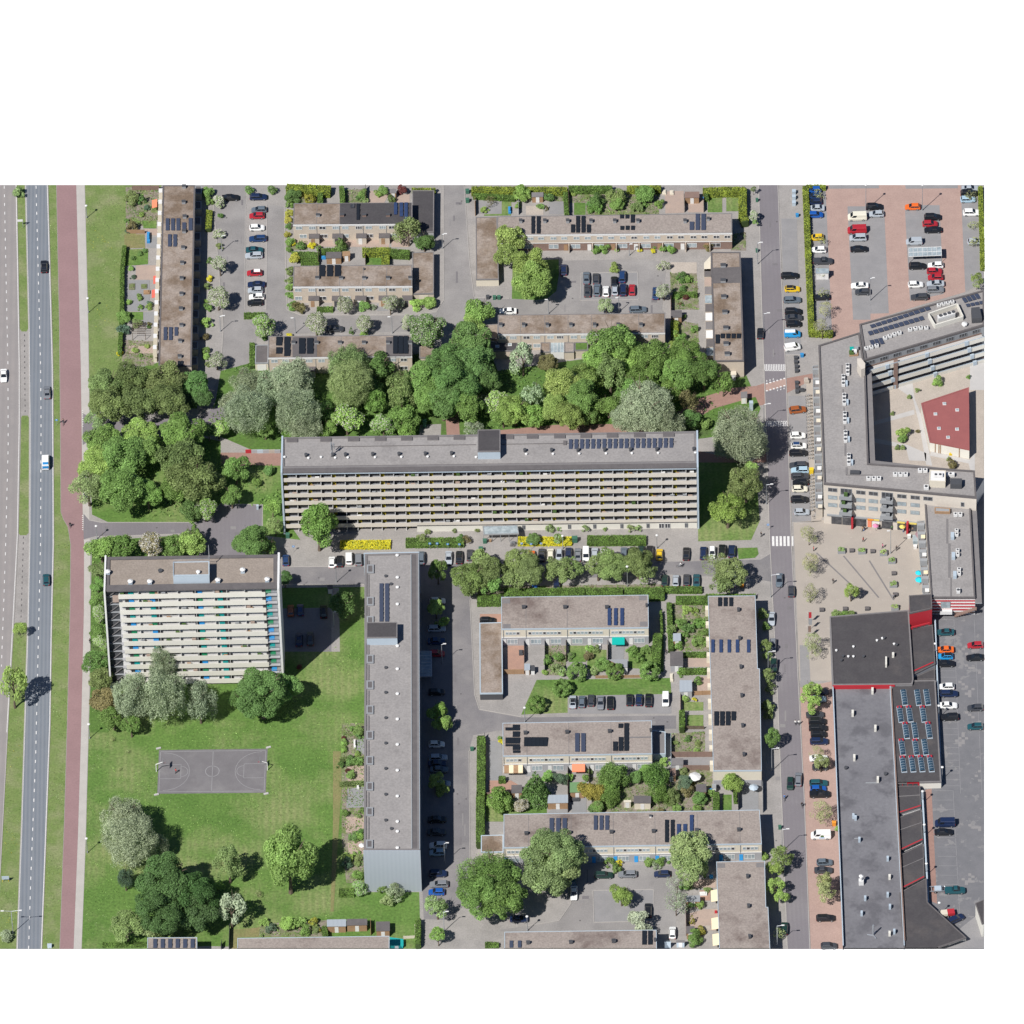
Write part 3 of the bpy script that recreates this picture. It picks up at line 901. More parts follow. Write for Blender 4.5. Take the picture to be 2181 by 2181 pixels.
garage('small dark-roofed garage at the left end of the lowest north-western terrace',[(172,1372),(277,1370),(274,1520),(168,1522)],2.6,'panel_cream','felt_dark','paint_grey','B','paint_white')
garage('small mossy garage under the trees right of the lowest north-western terrace',[(1520,1365),(1637,1362),(1637,1475),(1520,1477)],2.6,'brick_beige','roof_moss','felt_grey','B')
# ---------------- long terrace above the courtyard car park
b5_=Bld('terraced_house','longest northern terrace with beige upper floor above the courtyard car park','terrace',
   [(1059,461.5),(1559,454.5),(1559,496.5),(1059,501)],5.7,'brick_brown','roof_gravel','felt_grey',eh=.06,ew=.2,group='terraces of two-storey houses')
f=b5_.front()
b5_.add('fascia_board',f.box(MB(),-.05,f.L+.05,5.32,5.8,.05,.16),'paint_white')
b5_.add('upper_wall',f.box(MB(),0,f.L,2.95,5.42,0,.1),'brick_beige')
b5_.add('trim_board',f.box(MB(),0,f.L,2.72,2.95,0,.14),'paint_white')
for i,x in enumerate((500,588,690,778,880,972,1072,1165,1262,1354,1455,1546,1648,1740,1842,1932)):
 f.window(f.t(1000+x/3.864),4.0,1.6,1.05,glass='glass_dark' if i in (9,12,13,14,15) else 'glass_pale',out=.11)
for i,x in enumerate((83,158)):
 f.window(f.t(1500+x/3.22),4.0,1.6,1.05,glass='glass_dark',out=.11)
for i,x in enumerate((480,690,870,1065,1258,1450,1640,1830)):
 f.window(f.t(1000+x/3.864),.8,2.5,1.5,glass='glass_pale',out=.03)
f.window(f.t(1524.5),.8,2.4,1.5,glass='glass_dark',out=.03)
for i,x in enumerate((790,985,1180,1368,1562,1752,1950)):
 u=f.t(1000+x/3.864)
 f.door(u,.05,1.0,2.1,'paint_white' if i % 2 else 'wood')
 b5_.add('porch_wall',f.box(MB(),u+.75,u+.95,0,2.6,.02,1.1),'brick_beige')
for x in (422,620,808,1000,1195,1386,1774): chimney(b5_,x,362,'C',.8,.8,.9)
chimney(b5_,1508.5,469,'s',.7,.7,.8)
for x0,x1,y0,y1,n in ((508,538,318,458,4),(552,584,318,458,4),(834,868,386,450,2),(876,908,316,450,4),(920,954,316,450,4),(964,998,386,450,2),
       (1238,1270,304,334,1),(1282,1314,304,334,1),(1326,1360,304,368,2),(1240,1272,398,428,1),(1284,1316,396,428,1),(1328,1360,396,428,1)):
 panels(b5_,x0,y0,x1,y1,1,n,'C',gap=.04)
for x0,x1,y0,n in ((568,634,604,2),(650,714,494,4),(728,796,494,4)): panels(b5_,x0,y0,x1,716,1,n,'Z','solar_grey')
garage('mossy garage block at the left end of the longest northern terrace',[(52,320),(226,318),(240,830),(55,832)],2.4,'panel_cream','roof_moss','felt_grey','C')
# ---------------- terrace south of the courtyard
b6_=north_terrace('x','terrace with seven chimneys between the courtyard car park and the woodland',[(235,1125),(1610,1108),(1608,1272),(235,1285)],
     (272,358,468,552,665,745,858,942,1050,1150,1440,1525),(552,480,1465,1525),(),'C',roofm='roof_moss')
for x in (258,446,640,835,1030,1224,1412): chimney(b6_,x,1218,'C',.8,.8,.9)
for x0,x1,m_,y0 in ((585,664,'roof_moss',1352),(780,860,'roof_gravel',1352),(866,975,'under_wood',1350)):
 box_on(b6_,'rear_extension',[(x0,y0),(x1,y0),(x1,1430 if x1<900 else 1415),(x0,1432 if x1<900 else 1418)],0,2.7,'brick_beige',m_,'C','felt_grey')
o=box_on(b6_,'rear_extension',[(150,1342),(395,1338),(396,1420),(140,1424)],0,2.7,'brick_beige','roof_dark','C','felt_grey')
for x,y in ((230,1385),(332,1370)): skylight(b6_,x,y,'C',2.7,1.0,.9)
o=box_on(b6_,'conservatory',[(667,1346),(777,1344),(777,1430),(667,1432)],0,2.6,'paint_white','glass_pale','C')
for k in range(5):
 p,q=GV('C',668+k*27,1346,2.63),GV('C',668+k*27,1430,2.63)
 b6_.add('glazing_bar',MB().tube(p,q,.05,seg=4),'paint_white',parent=o)
garage('small mossy lean-to garage left of the seven-chimney terrace',[(138,1205),(234,1200),(234,1318),(136,1322)],2.5,'brick_beige','roof_moss','felt_grey','C')
# ---------------- north-south terrace west of the eastern road
b7_=Bld('terraced_house','brown-roofed terrace running beside the upper eastern road','terrace',[(45,507),(248,507),(272,1252),(65,1255)],5.8,'brick_beige','roof_moss','felt_dark',eh=.1,view='D')
box_on(b7_,'black_roof_felt',[(52,612),(246,606),(250,715),(54,720)],5.78,5.85,'felt_dark',view='D')
for x,y in ((130,606),(130,710),(134,820),(142,925),(148,1034),(150,1142),(158,1212)): chimney(b7_,x,y,'D',1.3,.8,.8)
panels(b7_,76,1076,106,1136,1,2,'D',gap=.04)
for x0 in (112,150,186,222): panels(b7_,x0,1070,x0+28,1100,1,1,'D',gap=.04)
for k,(m_,t_) in enumerate((('panel_cream','panel_cream'),('felt_dark','felt_dark'),('patio_pink','patio_pink'),('felt_dark','felt_grey'),('paint_white','glass_pale'),('felt_dark','felt_dark'),('paint_white','paint_white'),('felt_dark','felt_grey'),('paint_white','paint_white'),('felt_dark','felt_dark'),('paint_white','glass_pale'))):
 y=560+k*60
 x=46+k*1.7
 box_on(b7_,'rear_extension',[(x-48,y+2),(x-1,y),(x-1,y+55-(k==0)*0),(x-48,y+55)] if m_!='panel_cream' else [(x-48,y+20),(x-2,y-30),(x-2,y+75),(x-48,y+75)],
   0,2.5,'brick_beige',t_,'D')
# ---------------- the long eight-storey gallery flats
b8_=Bld('apartment_block','long eight-storey gallery flats with beige balcony bands in the middle of the photo','apartment block',
   [(600.8,933),(1481.5,920),(1483.8,987),(601.8,998.6)],21.5,'panel_grey','roof_concrete','felt_grey',eh=.25,ew=.5)
f=b8_.front()
b8_.add('roof_canopy',f.box(MB(),.1,f.L-.1,21.35,21.7,-.7,1.6),'felt_dark')
b8_.add('canopy_edge',f.box(MB(),.1,f.L-.1,21.05,21.34,1.5,1.66),'paint_blue_grey')
BD = 1.5      # gallery depth: the wall of the flats stands that far behind the parapets (walls of the block are the parapet plane)
NB=32
bay=f.L/NB
us=[0]
k=0
while us[-1]<f.L-2:
 us.append(us[-1]+(3.45,2.75)[k % 2]*f.L/(3.1*34.0))
 k+=1
us=[u*f.L/us[-1] for u in us]
wincount=doorcount=0
stuffw,stuffd=MB(),MB()
# cut the block's own front wall back: gallery slabs, parapets, partitions are added in front of it
for k in range(8):
 top=19.66-2.74*k
 fl=top-1.15
 if k<7:
  b8_.add('gallery_slab',f.box(MB(),.05,f.L-.05,fl-.22,fl,0.02,BD),'panel_grey')
  b8_.add('balcony_parapet',f.box(MB(),.08,f.L-.08,top-1.3,top,BD,BD+.08),'panel_flat')
 zf=fl if k<7 else .1
 for i in range(len(us)-1):
  u0,u1=us[i],us[i+1]
  um=(u0+u1)/2
  if k==7 and um>f.L*.32: continue
  wide=(u1-u0)>3.0
  ww=(u1-u0)-(1.25 if wide else .35)
  uc=um+(.45 if wide else 0)
  if wincount<96:
   f.window(uc,zf+.08,round(ww,1),2.2,glass='glass_dark',frame='paint_grey',bars=2 if wide else 1,out=.06)
   wincount+=1
  else: f.box(stuffw,uc-ww/2,uc+ww/2,zf+.08,zf+2.28,.01,.06)
  if wide:
   if doorcount<96:
    f.door(u0+.62,zf+.02,.85,2.2,'door_yellow' if 'door_yellow' in MATS else MATS and mat('door_yellow',(.5,.4,.02),fine=.05).name,out=.07)
    doorcount+=1
   else: f.box(stuffd,u0+.2,u0+1.05,zf+.02,zf+2.2,.01,.07)
if stuffw.v:
 o=b8_.add('window',stuffw,'glass_dark'); o['kind']='stuff'
if stuffd.v:
 o=b8_.add('door',stuffd,'door_yellow'); o['kind']='stuff'
for u in us[1:-1]:
 b8_.add('partition_wall',f.box(MB(),u-.075,u+.075,0 if u<f.L*.3 else 2.8,21.05,.02,BD-.4),'paint_white')
b8_.add('ground_floor_wall',f.box(MB(),f.L*.32,f.L-.1,0,2.35,.9,BD+.05),'panel_tower')
b8_.add('ground_floor_windows_band',f.box(MB(),f.L*.32,f.L-.1,2.02,2.3,BD+.05,BD+.1),'glass_dark')
for x in (1034,1048,1112,1210,1264,1322,1378,1460): f.window(f.t(x),.35,.8,1.55,glass='glass_dark',frame='paint_grey',out=BD+.1)
for x in (1407,1420): f.window(f.t(x),.2,1.4,1.7,glass='glass_dark',out=BD+.1)
for (x,d0) in ((f.a+f.d*-.25,0),(f.b+f.d*.0,0)):
 pass
for u0,u1,m_ in ((-.45,.0,'paint_blue_grey'),(f.L,f.L+.45,'paint_blue_grey')):
 dep=(Vector(b8_.xy[0])-Vector(b8_.xy[3])).length
 b8_.add('end_wall',f.box(MB(),u0,u1,0,22.0,-dep-.3,BD+.35),m_)
pent=box_on(b8_,'lift_house',[(1017.5,916),(1065.5,915),(1065.5,961.5),(1017.5,962)],21.5,24.2,'paint_blue_grey','roof_dark','s','felt_grey')
for x in (652,709,736,794,850,906,962):
 vent(b8_,x,972-(x-650)*.012,'s',False,.38,.9); vent(b8_,x+5,977-(x-650)*.012)
for x in (1014,684,606): vent(b8_,x,975)
for x in (1118,1175,1231,1288,1343,1399,1478):
 vent(b8_,x,962-(x-1118)*.008,'s',False,.38,.9); vent(b8_,x+3,968.5-(x-1118)*.008)
for k in range(19): panels(b8_,1211.5+k*11.9,938-k*.15,1219.5+k*11.9,957-k*.15,1,2,'s','solar_grey',slope=.25,gap=.05)
panels(b8_,1199,940,1207.5,949,1,1,'s','felt_dark')
for x in (610,682,741,798,854,910,966,1070,1122,1180,1236,1292,1350,1412):
 box_on(b8_,'stair_head',[(x,932-(x-600)*.0145),(x+24,932-(x-600)*.0145),(x+24,941-(x-600)*.0145),(x,941-(x-600)*.0145)],21.5,21.78,'felt_grey','felt_dark')
rl=MB()
for xa,xb in ((705,1014),(1068,1440)): rl.tube(G(xa,953-(xa-600)*.0145,21.6),G(xb,953-(xb-600)*.0145,21.6),.09,seg=5)
b8_.add('cable_duct',rl,'felt_dark')
am=MB()
base=G(708,969,21.5)
am.tube(base,base+Vector((0,0,4.0)),.13)
for a in range(3):
 d_=Vector((math.cos(a*2.1),math.sin(a*2.1),0))*.9
 am.tube(base,base+d_+Vector((0,0,.3)),.07)
 am.tube(base+d_*.5+Vector((0,0,2.2)),base+d_*.5+Vector((0,0,4.1)),.16)
b8_.add('antenna_mast',am,'steel')
can=box_on(b8_,'entrance_canopy',[(1028,1121),(1102,1119),(1105,1137),(1030,1139)],2.6,2.85,'steel','glass_pale','s','steel')
for k in range(5):
 p=G(1030+k*18,1138,2.6)
 b8_.add('canopy_post',MB().tube((p.x,p.y,0),p,.08),'steel',parent=can)
for i in range(60):
 u=rnd(1,f.L-1); k=random.randrange(0,7);
 zz=19.66-2.74*k-1.15
 part('balcony_clutter',cached(('clut',i % 6),lambda i=i: MB().box(-.4-.1*(i % 3),-.2,0,.4+.1*(i % 2),.2,.8+.25*(i % 4)).mesh('balcony_clutter',('wood','paint_white','paint_grey','leaf_core','paint_grey','patio_pink')[i % 6] if ('leaf_core' in MATS or i % 6!=3) else mat('leaf_core',(.06,.11,.03)).name)),b8_.root,f.pt(u,zz,.8+rnd(0,.4))-b8_.o,f.rz)
# ---------------- the tower of the south-west
b9_=Bld('apartment_block','twelve-storey tower block with cream balconies beside the park','apartment block',
   [(226.7,1188.1),(590,1182.9),(590,1247.8),(225.3,1254)],34.0,'paint_white','roof_tower','felt_dark',eh=.3,ew=.9)
f=b9_.front()
b9_.add('roof_canopy',f.box(MB(),.1,f.L-.1,33.95,34.35,-.95,1.1),'felt_dark')
BT=.95
xl,xr=f.t(px('J',810,0)[0]),f.t(px('J',1818,0)[0])
for nm,c_ in (('door_blue',(.03,.27,.6)),('door_teal',(.01,.28,.27)),('door_green',(.02,.22,.1))): mat(nm,c_,fine=.05)
DC=('door_teal','door_blue','door_green')
wn=0
for k in range(12):
 top=32.85-2.77*k
 fl=top-1.2
 b9_.add('balcony_slab',f.box(MB(),xl,f.L-.1,fl-.2,fl,.02,BT),'panel_grey')
 b9_.add('balcony_parapet',f.box(MB(),xl+.1*k,xr,top-1.55,top,BT,BT+.1),'panel_tower')
 b9_.add('gallery_railing',f.box(MB(),xr+.2,f.L-.2,top-.1,top,BT-.1,BT-.02),'steel')
 for j,x in enumerate((895,1040,1365,1505,1838)):
  u=f.t(px('J',x+k*1.4,0)[0])
  f.door(u,fl+.02,1.3,2.2,DC[(j*2+k*(1+j % 2)+(k*j) // 3) % 3],out=.07)
  f.door(u+(-1.15 if x in (895,1365,1838) else 1.15),fl+.02,.9,2.1,'glass_dark',out=.06)
 for j,(x,ww) in enumerate(((1105,1.6),(1160,2.9),(1295,1.7),(945,3.0),(1610,3.2),(1715,3.2),(1430,2.0))):
  f.window(f.t(px('J',x+k*1.4,0)[0]),fl+1.0,ww,1.05 if j<3 else .7,glass='glass_dark' if j<3 else 'glass_pale',frame='paint_white',bars=1 if j<3 else 3,out=.06)
 for x in (940,1075,1210,1330,1460,1545,1670):
  u=f.t(px('J',x+k*1.4,0)[0])
 for i in range(4 if k % 2==0 else 2):
  u=rnd(xl+.5,xr-.5)
  part('balcony_clutter',cached(('clut2',i % 4),lambda i=i: MB().box(-.5,-.2,0,.5,.2,1.0+.2*i).mesh('balcony_clutter',('wood','leaf_core','paint_grey','patio_pink')[i % 4])),b9_.root,f.pt(u,fl,.5)-b9_.o,f.rz)
for x in (940,1075,1210,1330,1460,1545,1670):
 u=f.t(px('J',x+8,0)[0])
 b9_.add('partition_wall',f.box(MB(),u-.05,u+.05,.5,33.7,.02,BT-.2),'paint_white')
dep=(Vector(b9_.xy[0])-Vector(b9_.xy[3])).length
for u0,u1,o1 in ((-.5,-.06,1.7),(f.L+.06,f.L+.6,1.7)):
 b9_.add('end_wall',f.box(MB(),u0,u1,0,34.7,-dep-.2,o1),'paint_white')
b9_.add('corner_panel',f.box(MB(),f.t(px('J',770,0)[0]),xl+.05,30.2,32.6,BT,BT+.08),'patio_pink')
for k in range(12):      # braced stair balconies in the open left corner
 zz=32.85-2.77*k
 b9_.add('corner_slab',f.box(MB(),.0,xl,zz-1.4,zz-1.25,.02,.5),'paint_grey')
 b9_.add('corner_brace',MB().tube(f.pt(.4,zz-1.3,.5),f.pt(xl-.2,zz+1.2,.5),.08,seg=4),'felt_grey')
b9_.add('corner_wall',f.box(MB(),.02,xl,.1,33.7,.02,.1),'paint_dark')
b9_.add('corner_wall',f.box(MB(),xr+.1,f.L,.1,33.7,.02,.05),'paint_grey')
pent=box_on(b9_,'lift_house',[(368.6,1197.5),(445.7,1196),(445.7,1225),(368.6,1226)],34.0,37.0,'paint_blue_grey','roof_tower','s','paint_blue_grey')
for x,y in ((740,268),(895,335),(1028,335),(1495,325),(1665,255),(1833,320)):
 p=GV('J',x,y,34)
 o=part('roof_vent',cached('twvent',lambda: MB().box(-.5,-.45,0,.5,.45,1.0).mesh('roof_vent','paint_blue_grey')),b9_.root,b9_.loc(p))
 part('vent_cap',cached('twcap',lambda: MB().lathe([(.7,1.0),(.7,1.15),(.1,1.45)],8).mesh('vent_cap','paint_white')),o)
vent(b9_,1360,262,'J',True,.5,1.0,z=37.0)
vent(b9_,1100,250,'J',False,.5,.6)
p=GV('J',1435,165,37.0)
b9_.add('antenna_mast',MB().tube(p,p+Vector((0,0,5.0)),.14,.06),'steel')
rp=MB()
for x0,y0,x1,y1 in ((1188,180,1188,335),(1188,180,1435,170),(1190,165,1430,158)):
 rp.tube(GV('J',x0,y0,37.4),GV('J',x1,min(y1,275),37.4),.05,seg=4)
b9_.add('roof_railing',rp,'steel')
# ---------------- the five-storey north-south flats
b10_=Bld('apartment_block','narrow pale-roofed five-storey flats running north to south beside the park','apartment block',
   [(777.4,1181),(891.3,1178.7),(893.5,1812),(775.4,1812)],14.3,'panel_grey','roof_concrete','felt_grey',eh=.25,ew=.5)
fE=b10_.front(2,1)
b10_.add('gallery_roof',fE.box(MB(),.6,fE.L-.5,14.25,14.5,-1.65,.02),'felt_dark')
b10_.add('gallery_edge',fE.box(MB(),.3,fE.L-.3,14.2,14.62,.03,.12),'paint_blue_grey')
b10_.add('roof_kerb',fE.box(MB(),.6,fE.L-.6,14.3,14.62,-2.0,-1.75),'paint_grey')
b10_.add('roof_kerb',b10_.front().box(MB(),.6,11.4,14.3,14.5,-.5,-.1),'felt_grey')
fS=b10_.front()
sw=b10_.add('end_wall',fS.box(MB(),-.2,fS.L+.2,0,14.55,.02,.3),'metal_sheet')
b10_.add('end_wall',b10_.front(1,0).box(MB(),-.2,fS.L+.2,0,14.6,.02,.3),'paint_blue_grey')
for y in (1211,1280,1321,1403,1458,1511,1565,1619,1674,1728,1797):
 x=778-(y-1181)*.003
 box_on(b10_,'stair_head',[(x+4,y-8),(x+18,y-8),(x+18,y+9),(x+4,y+9)],14.3,14.62,'felt_grey','felt_dark','s','paint_grey',.3,.1)
ys=(1181,1211,1280,1321,1403,1458,1511,1565,1619,1674,1728,1797)
for a,c_ in zip(ys,ys[1:]): b10_.add('roof_kerb',MB().prism([tuple(G(x,y,14.6)[:2]) for x,y in ((783,a+12),(786,a+12),(786,c_-10),(783,c_-10))],14.3,14.5),'felt_grey')
pass
o=box_on(b10_,'lift_house',[(781,1326),(846,1325.5),(846,1358),(781,1358.5)],14.3,16.9,'paint_blue_grey','roof_dark','s','felt_grey')
for y in (1229,1246,1424,1477,1531,1585,1639,1694,1749): vent(b10_,822 if y!=1246 else 833,y-1,'s',False,.38,.35)
vent(b10_,834,1766,'s',False,.38,.35)
for y in (1231,1252,1288,1377,1426,1479,1533,1587,1642,1697,1751,1772,1807): vent(b10_,846.5,y,'s',True,.42,.5)
vent(b10_,846,1184,'s',True,.42,.5)
for x0 in (808,820): panels(b10_,x0,1244.5,x0+8.6,1325,1,8,'s','solar_grey',gap=.04)
cn=box_on(b10_,'entrance_canopy',[(893.5,1387),(919,1387),(920,1441),(894,1441)],2.5,2.75,'steel','glass_pale','s','steel')
for k in range(8): b10_.add('glazing_bar',MB().tube(G(894,1389+k*7.3,2.8),G(919,1389+k*7.3,2.8),.05,seg=4),'paint_white',parent=cn)
for y in (1390,1438):
 p=G(918,y,2.5); b10_.add('canopy_post',MB().tube((p.x,p.y,0),p,.08),'steel',parent=cn)
# ---------------- cream terraces of the south-east
def cream_terrace(label,quad,h,bays,view,foot=None,doors=None,lower='panel_grey',skip=()):
 B=Bld('terraced_house',label,'terrace',quad,h,'panel_cream','roof_gravel','paint_blue_grey',eh=.08,ew=.1,view=view,group='terraces of two-storey houses',foot=foot,skip=skip)
 if bays is None: return B
 f=B.front()
 a,s_=VW[view][0],VW[view][2]
 B.add('lower_wall',f.box(MB(),.0,f.L,0,2.75,.0,.07),lower)
 B.add('trim_board',f.box(MB(),.0,f.L,2.75,2.95,.0,.1),'paint_white')
 for i,(x0,x1) in enumerate(bays):
  u0,u1=f.t(a+x0/s_),f.t(a+x1/s_)
  n=max(3,int(round((u1-u0)/.95)))
  st=(u1-u0)/n
  for k in range(n):
   f.window(u0+(k+.5)*st,3.75,round(st-.06,2),1.05,glass=('glass_pale','glass_dark','glass_pale','glass_pale')[(k*3+i*5) % 4],bars=0,out=.02)
  for u in ((u0+.2,u1-3.1) if u1-u0>6 else (u0,)):
   f.door(u-.3,.05,.9,2.15,('paint_white' if not doors else doors),out=.09)
   f.window(u+1.75,.55,2.7,1.7,glass='glass_pale',bars=2,out=.09)
  if i: seam(B,f,u0-.5)
  B.add('downpipe',f.box(MB(),u0-.55,u0-.43,.1,h-.35,.02,.14),'paint_grey')
 return B
b11_=cream_terrace('cream-fronted terrace with one teal awning, below the row of street trees',[(495,588),(1702,570),(1705,838),(495,850)],5.8,((525,645),(712,985),(1052,1330),(1396,1672)),'L')
for x in (678,1018,1362): chimney(b11_,x,678,'L',.85,.6,.75,'paint_dark')
chimney(b11_,1690,664,'L',.5,.6,.75,'paint_dark')
for x0 in (1366,1418,1470): panels(b11_,x0,683,x0+34,824,1,4,'L','solar_blue')
for x0,y0 in ((504,600),(508,808),(1626,574),(1634,788)): box_on(b11_,'roof_felt_patch',[(x0,y0),(x0+62,y0-1),(x0+62,y0+38),(x0,y0+38)],5.78,5.84,'felt_grey',view='L')
f=b11_.front()
mat('awning_teal',(0,.29,.25),fine=.05); mat('awning_coral',(.62,.2,.11),fine=.05); mat('awning_cream',(.62,.54,.37),fine=.04); mat('awning_red',(.5,.11,.08),fine=.05)
def awning(B,f,x0,x1,view,m,z=2.6,dep=1.9,drop=.75):
 u0,u1=f.t(px(view,x0,0)[0]),f.t(px(view,x1,0)[0])
 b=MB()
 p=[f.pt(u0,z,.1),f.pt(u1,z,.1),f.pt(u1,z-drop,dep),f.pt(u0,z-drop,dep)]
 b.poly(p[::-1])
 b.poly([p[3],p[2],p[2]-Vector((0,0,.25)),p[3]-Vector((0,0,.25))][::-1])
 b.poly([q-Vector((0,0,.04)) for q in p])
 B.add('awning',b,m)
awning(b11_,f,1402,1506,'L','awning_teal')
garage('brown-stained grey garage block left of the teal-awning terrace',[(315,800),(500,795),(505,1378),(318,1380)],2.3,'paint_dark','roof_moss','paint_blue_grey','L')
b13_=cream_terrace('cream terrace with black solar fields along its left end, middle of the south-eastern houses',[(1070.9,1540.4),(1387.6,1535.2),(1388.7,1605.3),(1071.3,1610.3)],5.8,
      ((1077,1111),(1126.5,1200),(1216,1290),(1306,1380)),'s')
for x,y in ((1050,365),(1440,358),(1838,350)): chimney(b13_,x,y,'R',.85,.6,.75,'paint_dark')
chimney(b13_,1386,1558,'s',.5,.6,.75,'paint_dark')
for x0,y0,x1,y1,nx,ny in ((862,312,996,338,3,1),(930,286,996,310,2,1),(930,350,996,398,2,1),(862,408,998,460,3,1),(862,468,996,486,3,1),(930,488,998,520,2,1),(932,526,1000,548,2,1),(1036,406,1258,484,6,1)):
 panels(b13_,x0,y0,x1,y1,nx,ny,'R',gap=.03)
for x0 in (1511,1568): panels(b13_,x0,364,x0+46,538,1,6,'R','solar_grey')
for x0,y0,y1,n in ((200,532,616,2),(252,490,616,3),(304,360,616,6),(250,364,402,1)): panels(b13_,x0,y0,x0+44,y1,1,n,'Q',gap=.03)
b13_.add('roof_kerb',MB().prism([tuple(GV('Q',x,y,5.9)[:2]) for x,y in ((352,480),(556,477),(556,487),(352,490))],5.8,5.95),'felt_grey')
f=b13_.front()
awning(b13_,f,1482,1604,'R','awning_coral')
for x0 in (848,936): awning(b13_,f,x0,x0+44,'R','wood',dep=2.2,drop=.5)
for x0 in (893,980): awning(b13_,f,x0,x0+42,'R','awning_cream',dep=2.2,drop=.5)
garage('small pale garage at the right end of the middle south-eastern terrace',[(566,420),(690,434),(691,640),(566,645)],2.3,'paint_blue_grey','felt_grey','paint_blue_grey','Q')
b14_=cream_terrace('longest cream terrace with blue front doors, below the gardens of the south-east',[(1073.2,1734.7),(1617.6,1725.4),(1622.2,1797),(1073.2,1805.7)],5.8,
      ((1079,1115),(1130,1205),(1221,1294),(1311,1384),(1400,1472),(1490,1565),(1581,1615)),'s',doors='door_blue')
for v_,x,y in (('R',1058,1305),('R',1462,1298),('R',1854,1292),('Q',580,1372),('Q',985,1364),('Q',1378,1358)): chimney(b14_,x,y,v_,.85,.6,.75,'paint_dark')
chimney(b14_,550,1232,'Q',.5,.5,.6,'paint_white')
for x0 in (1274,1336,1396): panels(b14_,x0,1160,x0+42,1342,1,4,'R','solar_grey',gap=.04)
for x0 in (1686,1740,1793): panels(b14_,x0,1134,x0+40,1268,1,3,'R','solar_grey')
for x0,y0,y1,n,m_ in ((683,1262,1472,5,'solar_black'),(737,1262,1470,5,'solar_black'),(795,1302,1466,4,'solar_blue'),(854,1302,1450,4,'solar_blue'),(915,1217,1424,5,'solar_blue')):
 panels(b14_,x0,y0,x0+40,y1,1,n,'Q',m_)
garage('low gravel-roofed annex at the left end of the longest cream terrace',[(635,1315),(843,1310),(843,1470),(635,1472)],2.6,'panel_cream','roof_moss','paint_blue_grey','R')
def ns_terrace(label,poly,foot=None,skip=()):
 return Bld('terraced_house',label,'terrace',poly,5.8,'panel_cream','roof_gravel','paint_blue_grey',eh=.08,ew=.1,group='terraces of two-storey houses',foot=foot,skip=skip)
b12_=ns_terrace('gravel-roofed terrace with five blue solar strips beside the lower eastern road',[(1508,1270),(1608.6,1269),(1613.5,1424),(1618,1424.5),(1622,1641),(1519.5,1641.5)])
f=b12_.front(5,4)
b12_.add('lower_wall',f.box(MB(),0,f.L,0,2.4,.0,.07),'panel_grey')
for x,y in ((745,700),(755,935),(765,1170),(772,1405)): chimney(b12_,x,y,'M',.6,.8,.75,'paint_dark')
for x,y in ((1412,385),(1424,655)): chimney(b12_,x,y,'Q',.6,.8,.75,'paint_dark')
for x0 in (576,622,668): panels(b12_,x0,596,x0+32,666,1,2,'M',gap=.04)
for x0 in (518,585,652,720,812): panels(b12_,x0,942,x0+32,1048,1,3,'M','solar_blue')
for x0,y1 in ((1146,380),(1200,380),(1254,378),(1306,332)): panels(b12_,x0,250,x0+43,y1,1,3 if y1>340 else 2,'Q',gap=.03)
for k in range(11):
 y=1290+k*33
 x=1508+k*.98+1
 box_on(b12_,'rear_bay',[(x-7,y),(x,y),(x,y+9),(x-7,y+9)],0,2.4,'panel_cream','panel_cream')
b15_=ns_terrace('gravel-roofed terrace beside the eastern road at the bottom edge of the photo',[(1526,1835.8),(1628.6,1834),(1631.3,1932),(1635.9,1932.5),(1640,2020),(1532.2,2020)],
     foot=[(1526.8,1870),(1629,1868),(1632,1967),(1636.5,1967.3),(1639,2020.5),(1532.5,2020.5)],skip=(4,))
for x,y in ((1458,785),(1468,1062),(1478,1348)): chimney(b15_,x,y,'T',.6,.8,.75,'paint_dark')
for x0,y0 in ((1172,652),(1540,648)): box_on(b15_,'roof_felt_patch',[(x0,y0),(x0+74,y0),(x0+74,y0+42),(x0,y0+42)],5.78,5.84,'felt_grey',view='T')
b16_=cream_terrace('gravel-roofed terrace cut by the bottom edge right of the big green tree',[(1074.8,1985.4),(1397.8,1981),(1398.5,2020),(1074.8,2020)],5.8,None,'s',
      foot=[(1075.5,2018.5),(1398.5,2014),(1398.5,2020.6),(1075.5,2020.6)],skip=(2,))
for x,y in ((1075,1405),(1475,1400),(1878,1392)): chimney(b16_,x,y,'S',.85,.6,.75,'paint_dark')
chimney(b16_,205,1388,'T',.85,.6,.75,'paint_dark'); chimney(b16_,594,1380,'T',.5,.6,.75,'paint_dark')
for x0 in (898,976): panels(b16_,x0,1382,x0+38,1448,1,2,'S','solar_grey')
for x0 in (472,527): panels(b16_,x0,1290,x0+42,1418,1,3,'T',gap=.03)
b17_=cream_terrace('mossy-roofed terrace cut by the bottom edge left of centre',[(506,1998.6),(829,1994),(829,2020),(506,2020)],5.8,None,'s',
      foot=[(506.5,2019),(829,2019),(829,2020.6),(506.5,2020.6)],skip=(2,))
b18_=cream_terrace('small terrace with six solar panels cut by the bottom edge',[(314.3,1997.7),(419.4,1996.8),(419.4,2020),(314.3,2020)],5.8,None,'s',
      foot=[(315,2019),(419,2019),(419,2020.6),(315,2020.6)],skip=(2,))
for k in range(6): panels(b18_,1085+k*53,1470,1117+k*53,1533,1,2,'W','solar_grey')
garage('pale flat-roofed garage at the bottom edge right of the cut terrace',[(683,1382),(740,1382),(740,1388),(683,1388)],2.3,'paint_blue_grey','felt_grey','paint_blue_grey','T')
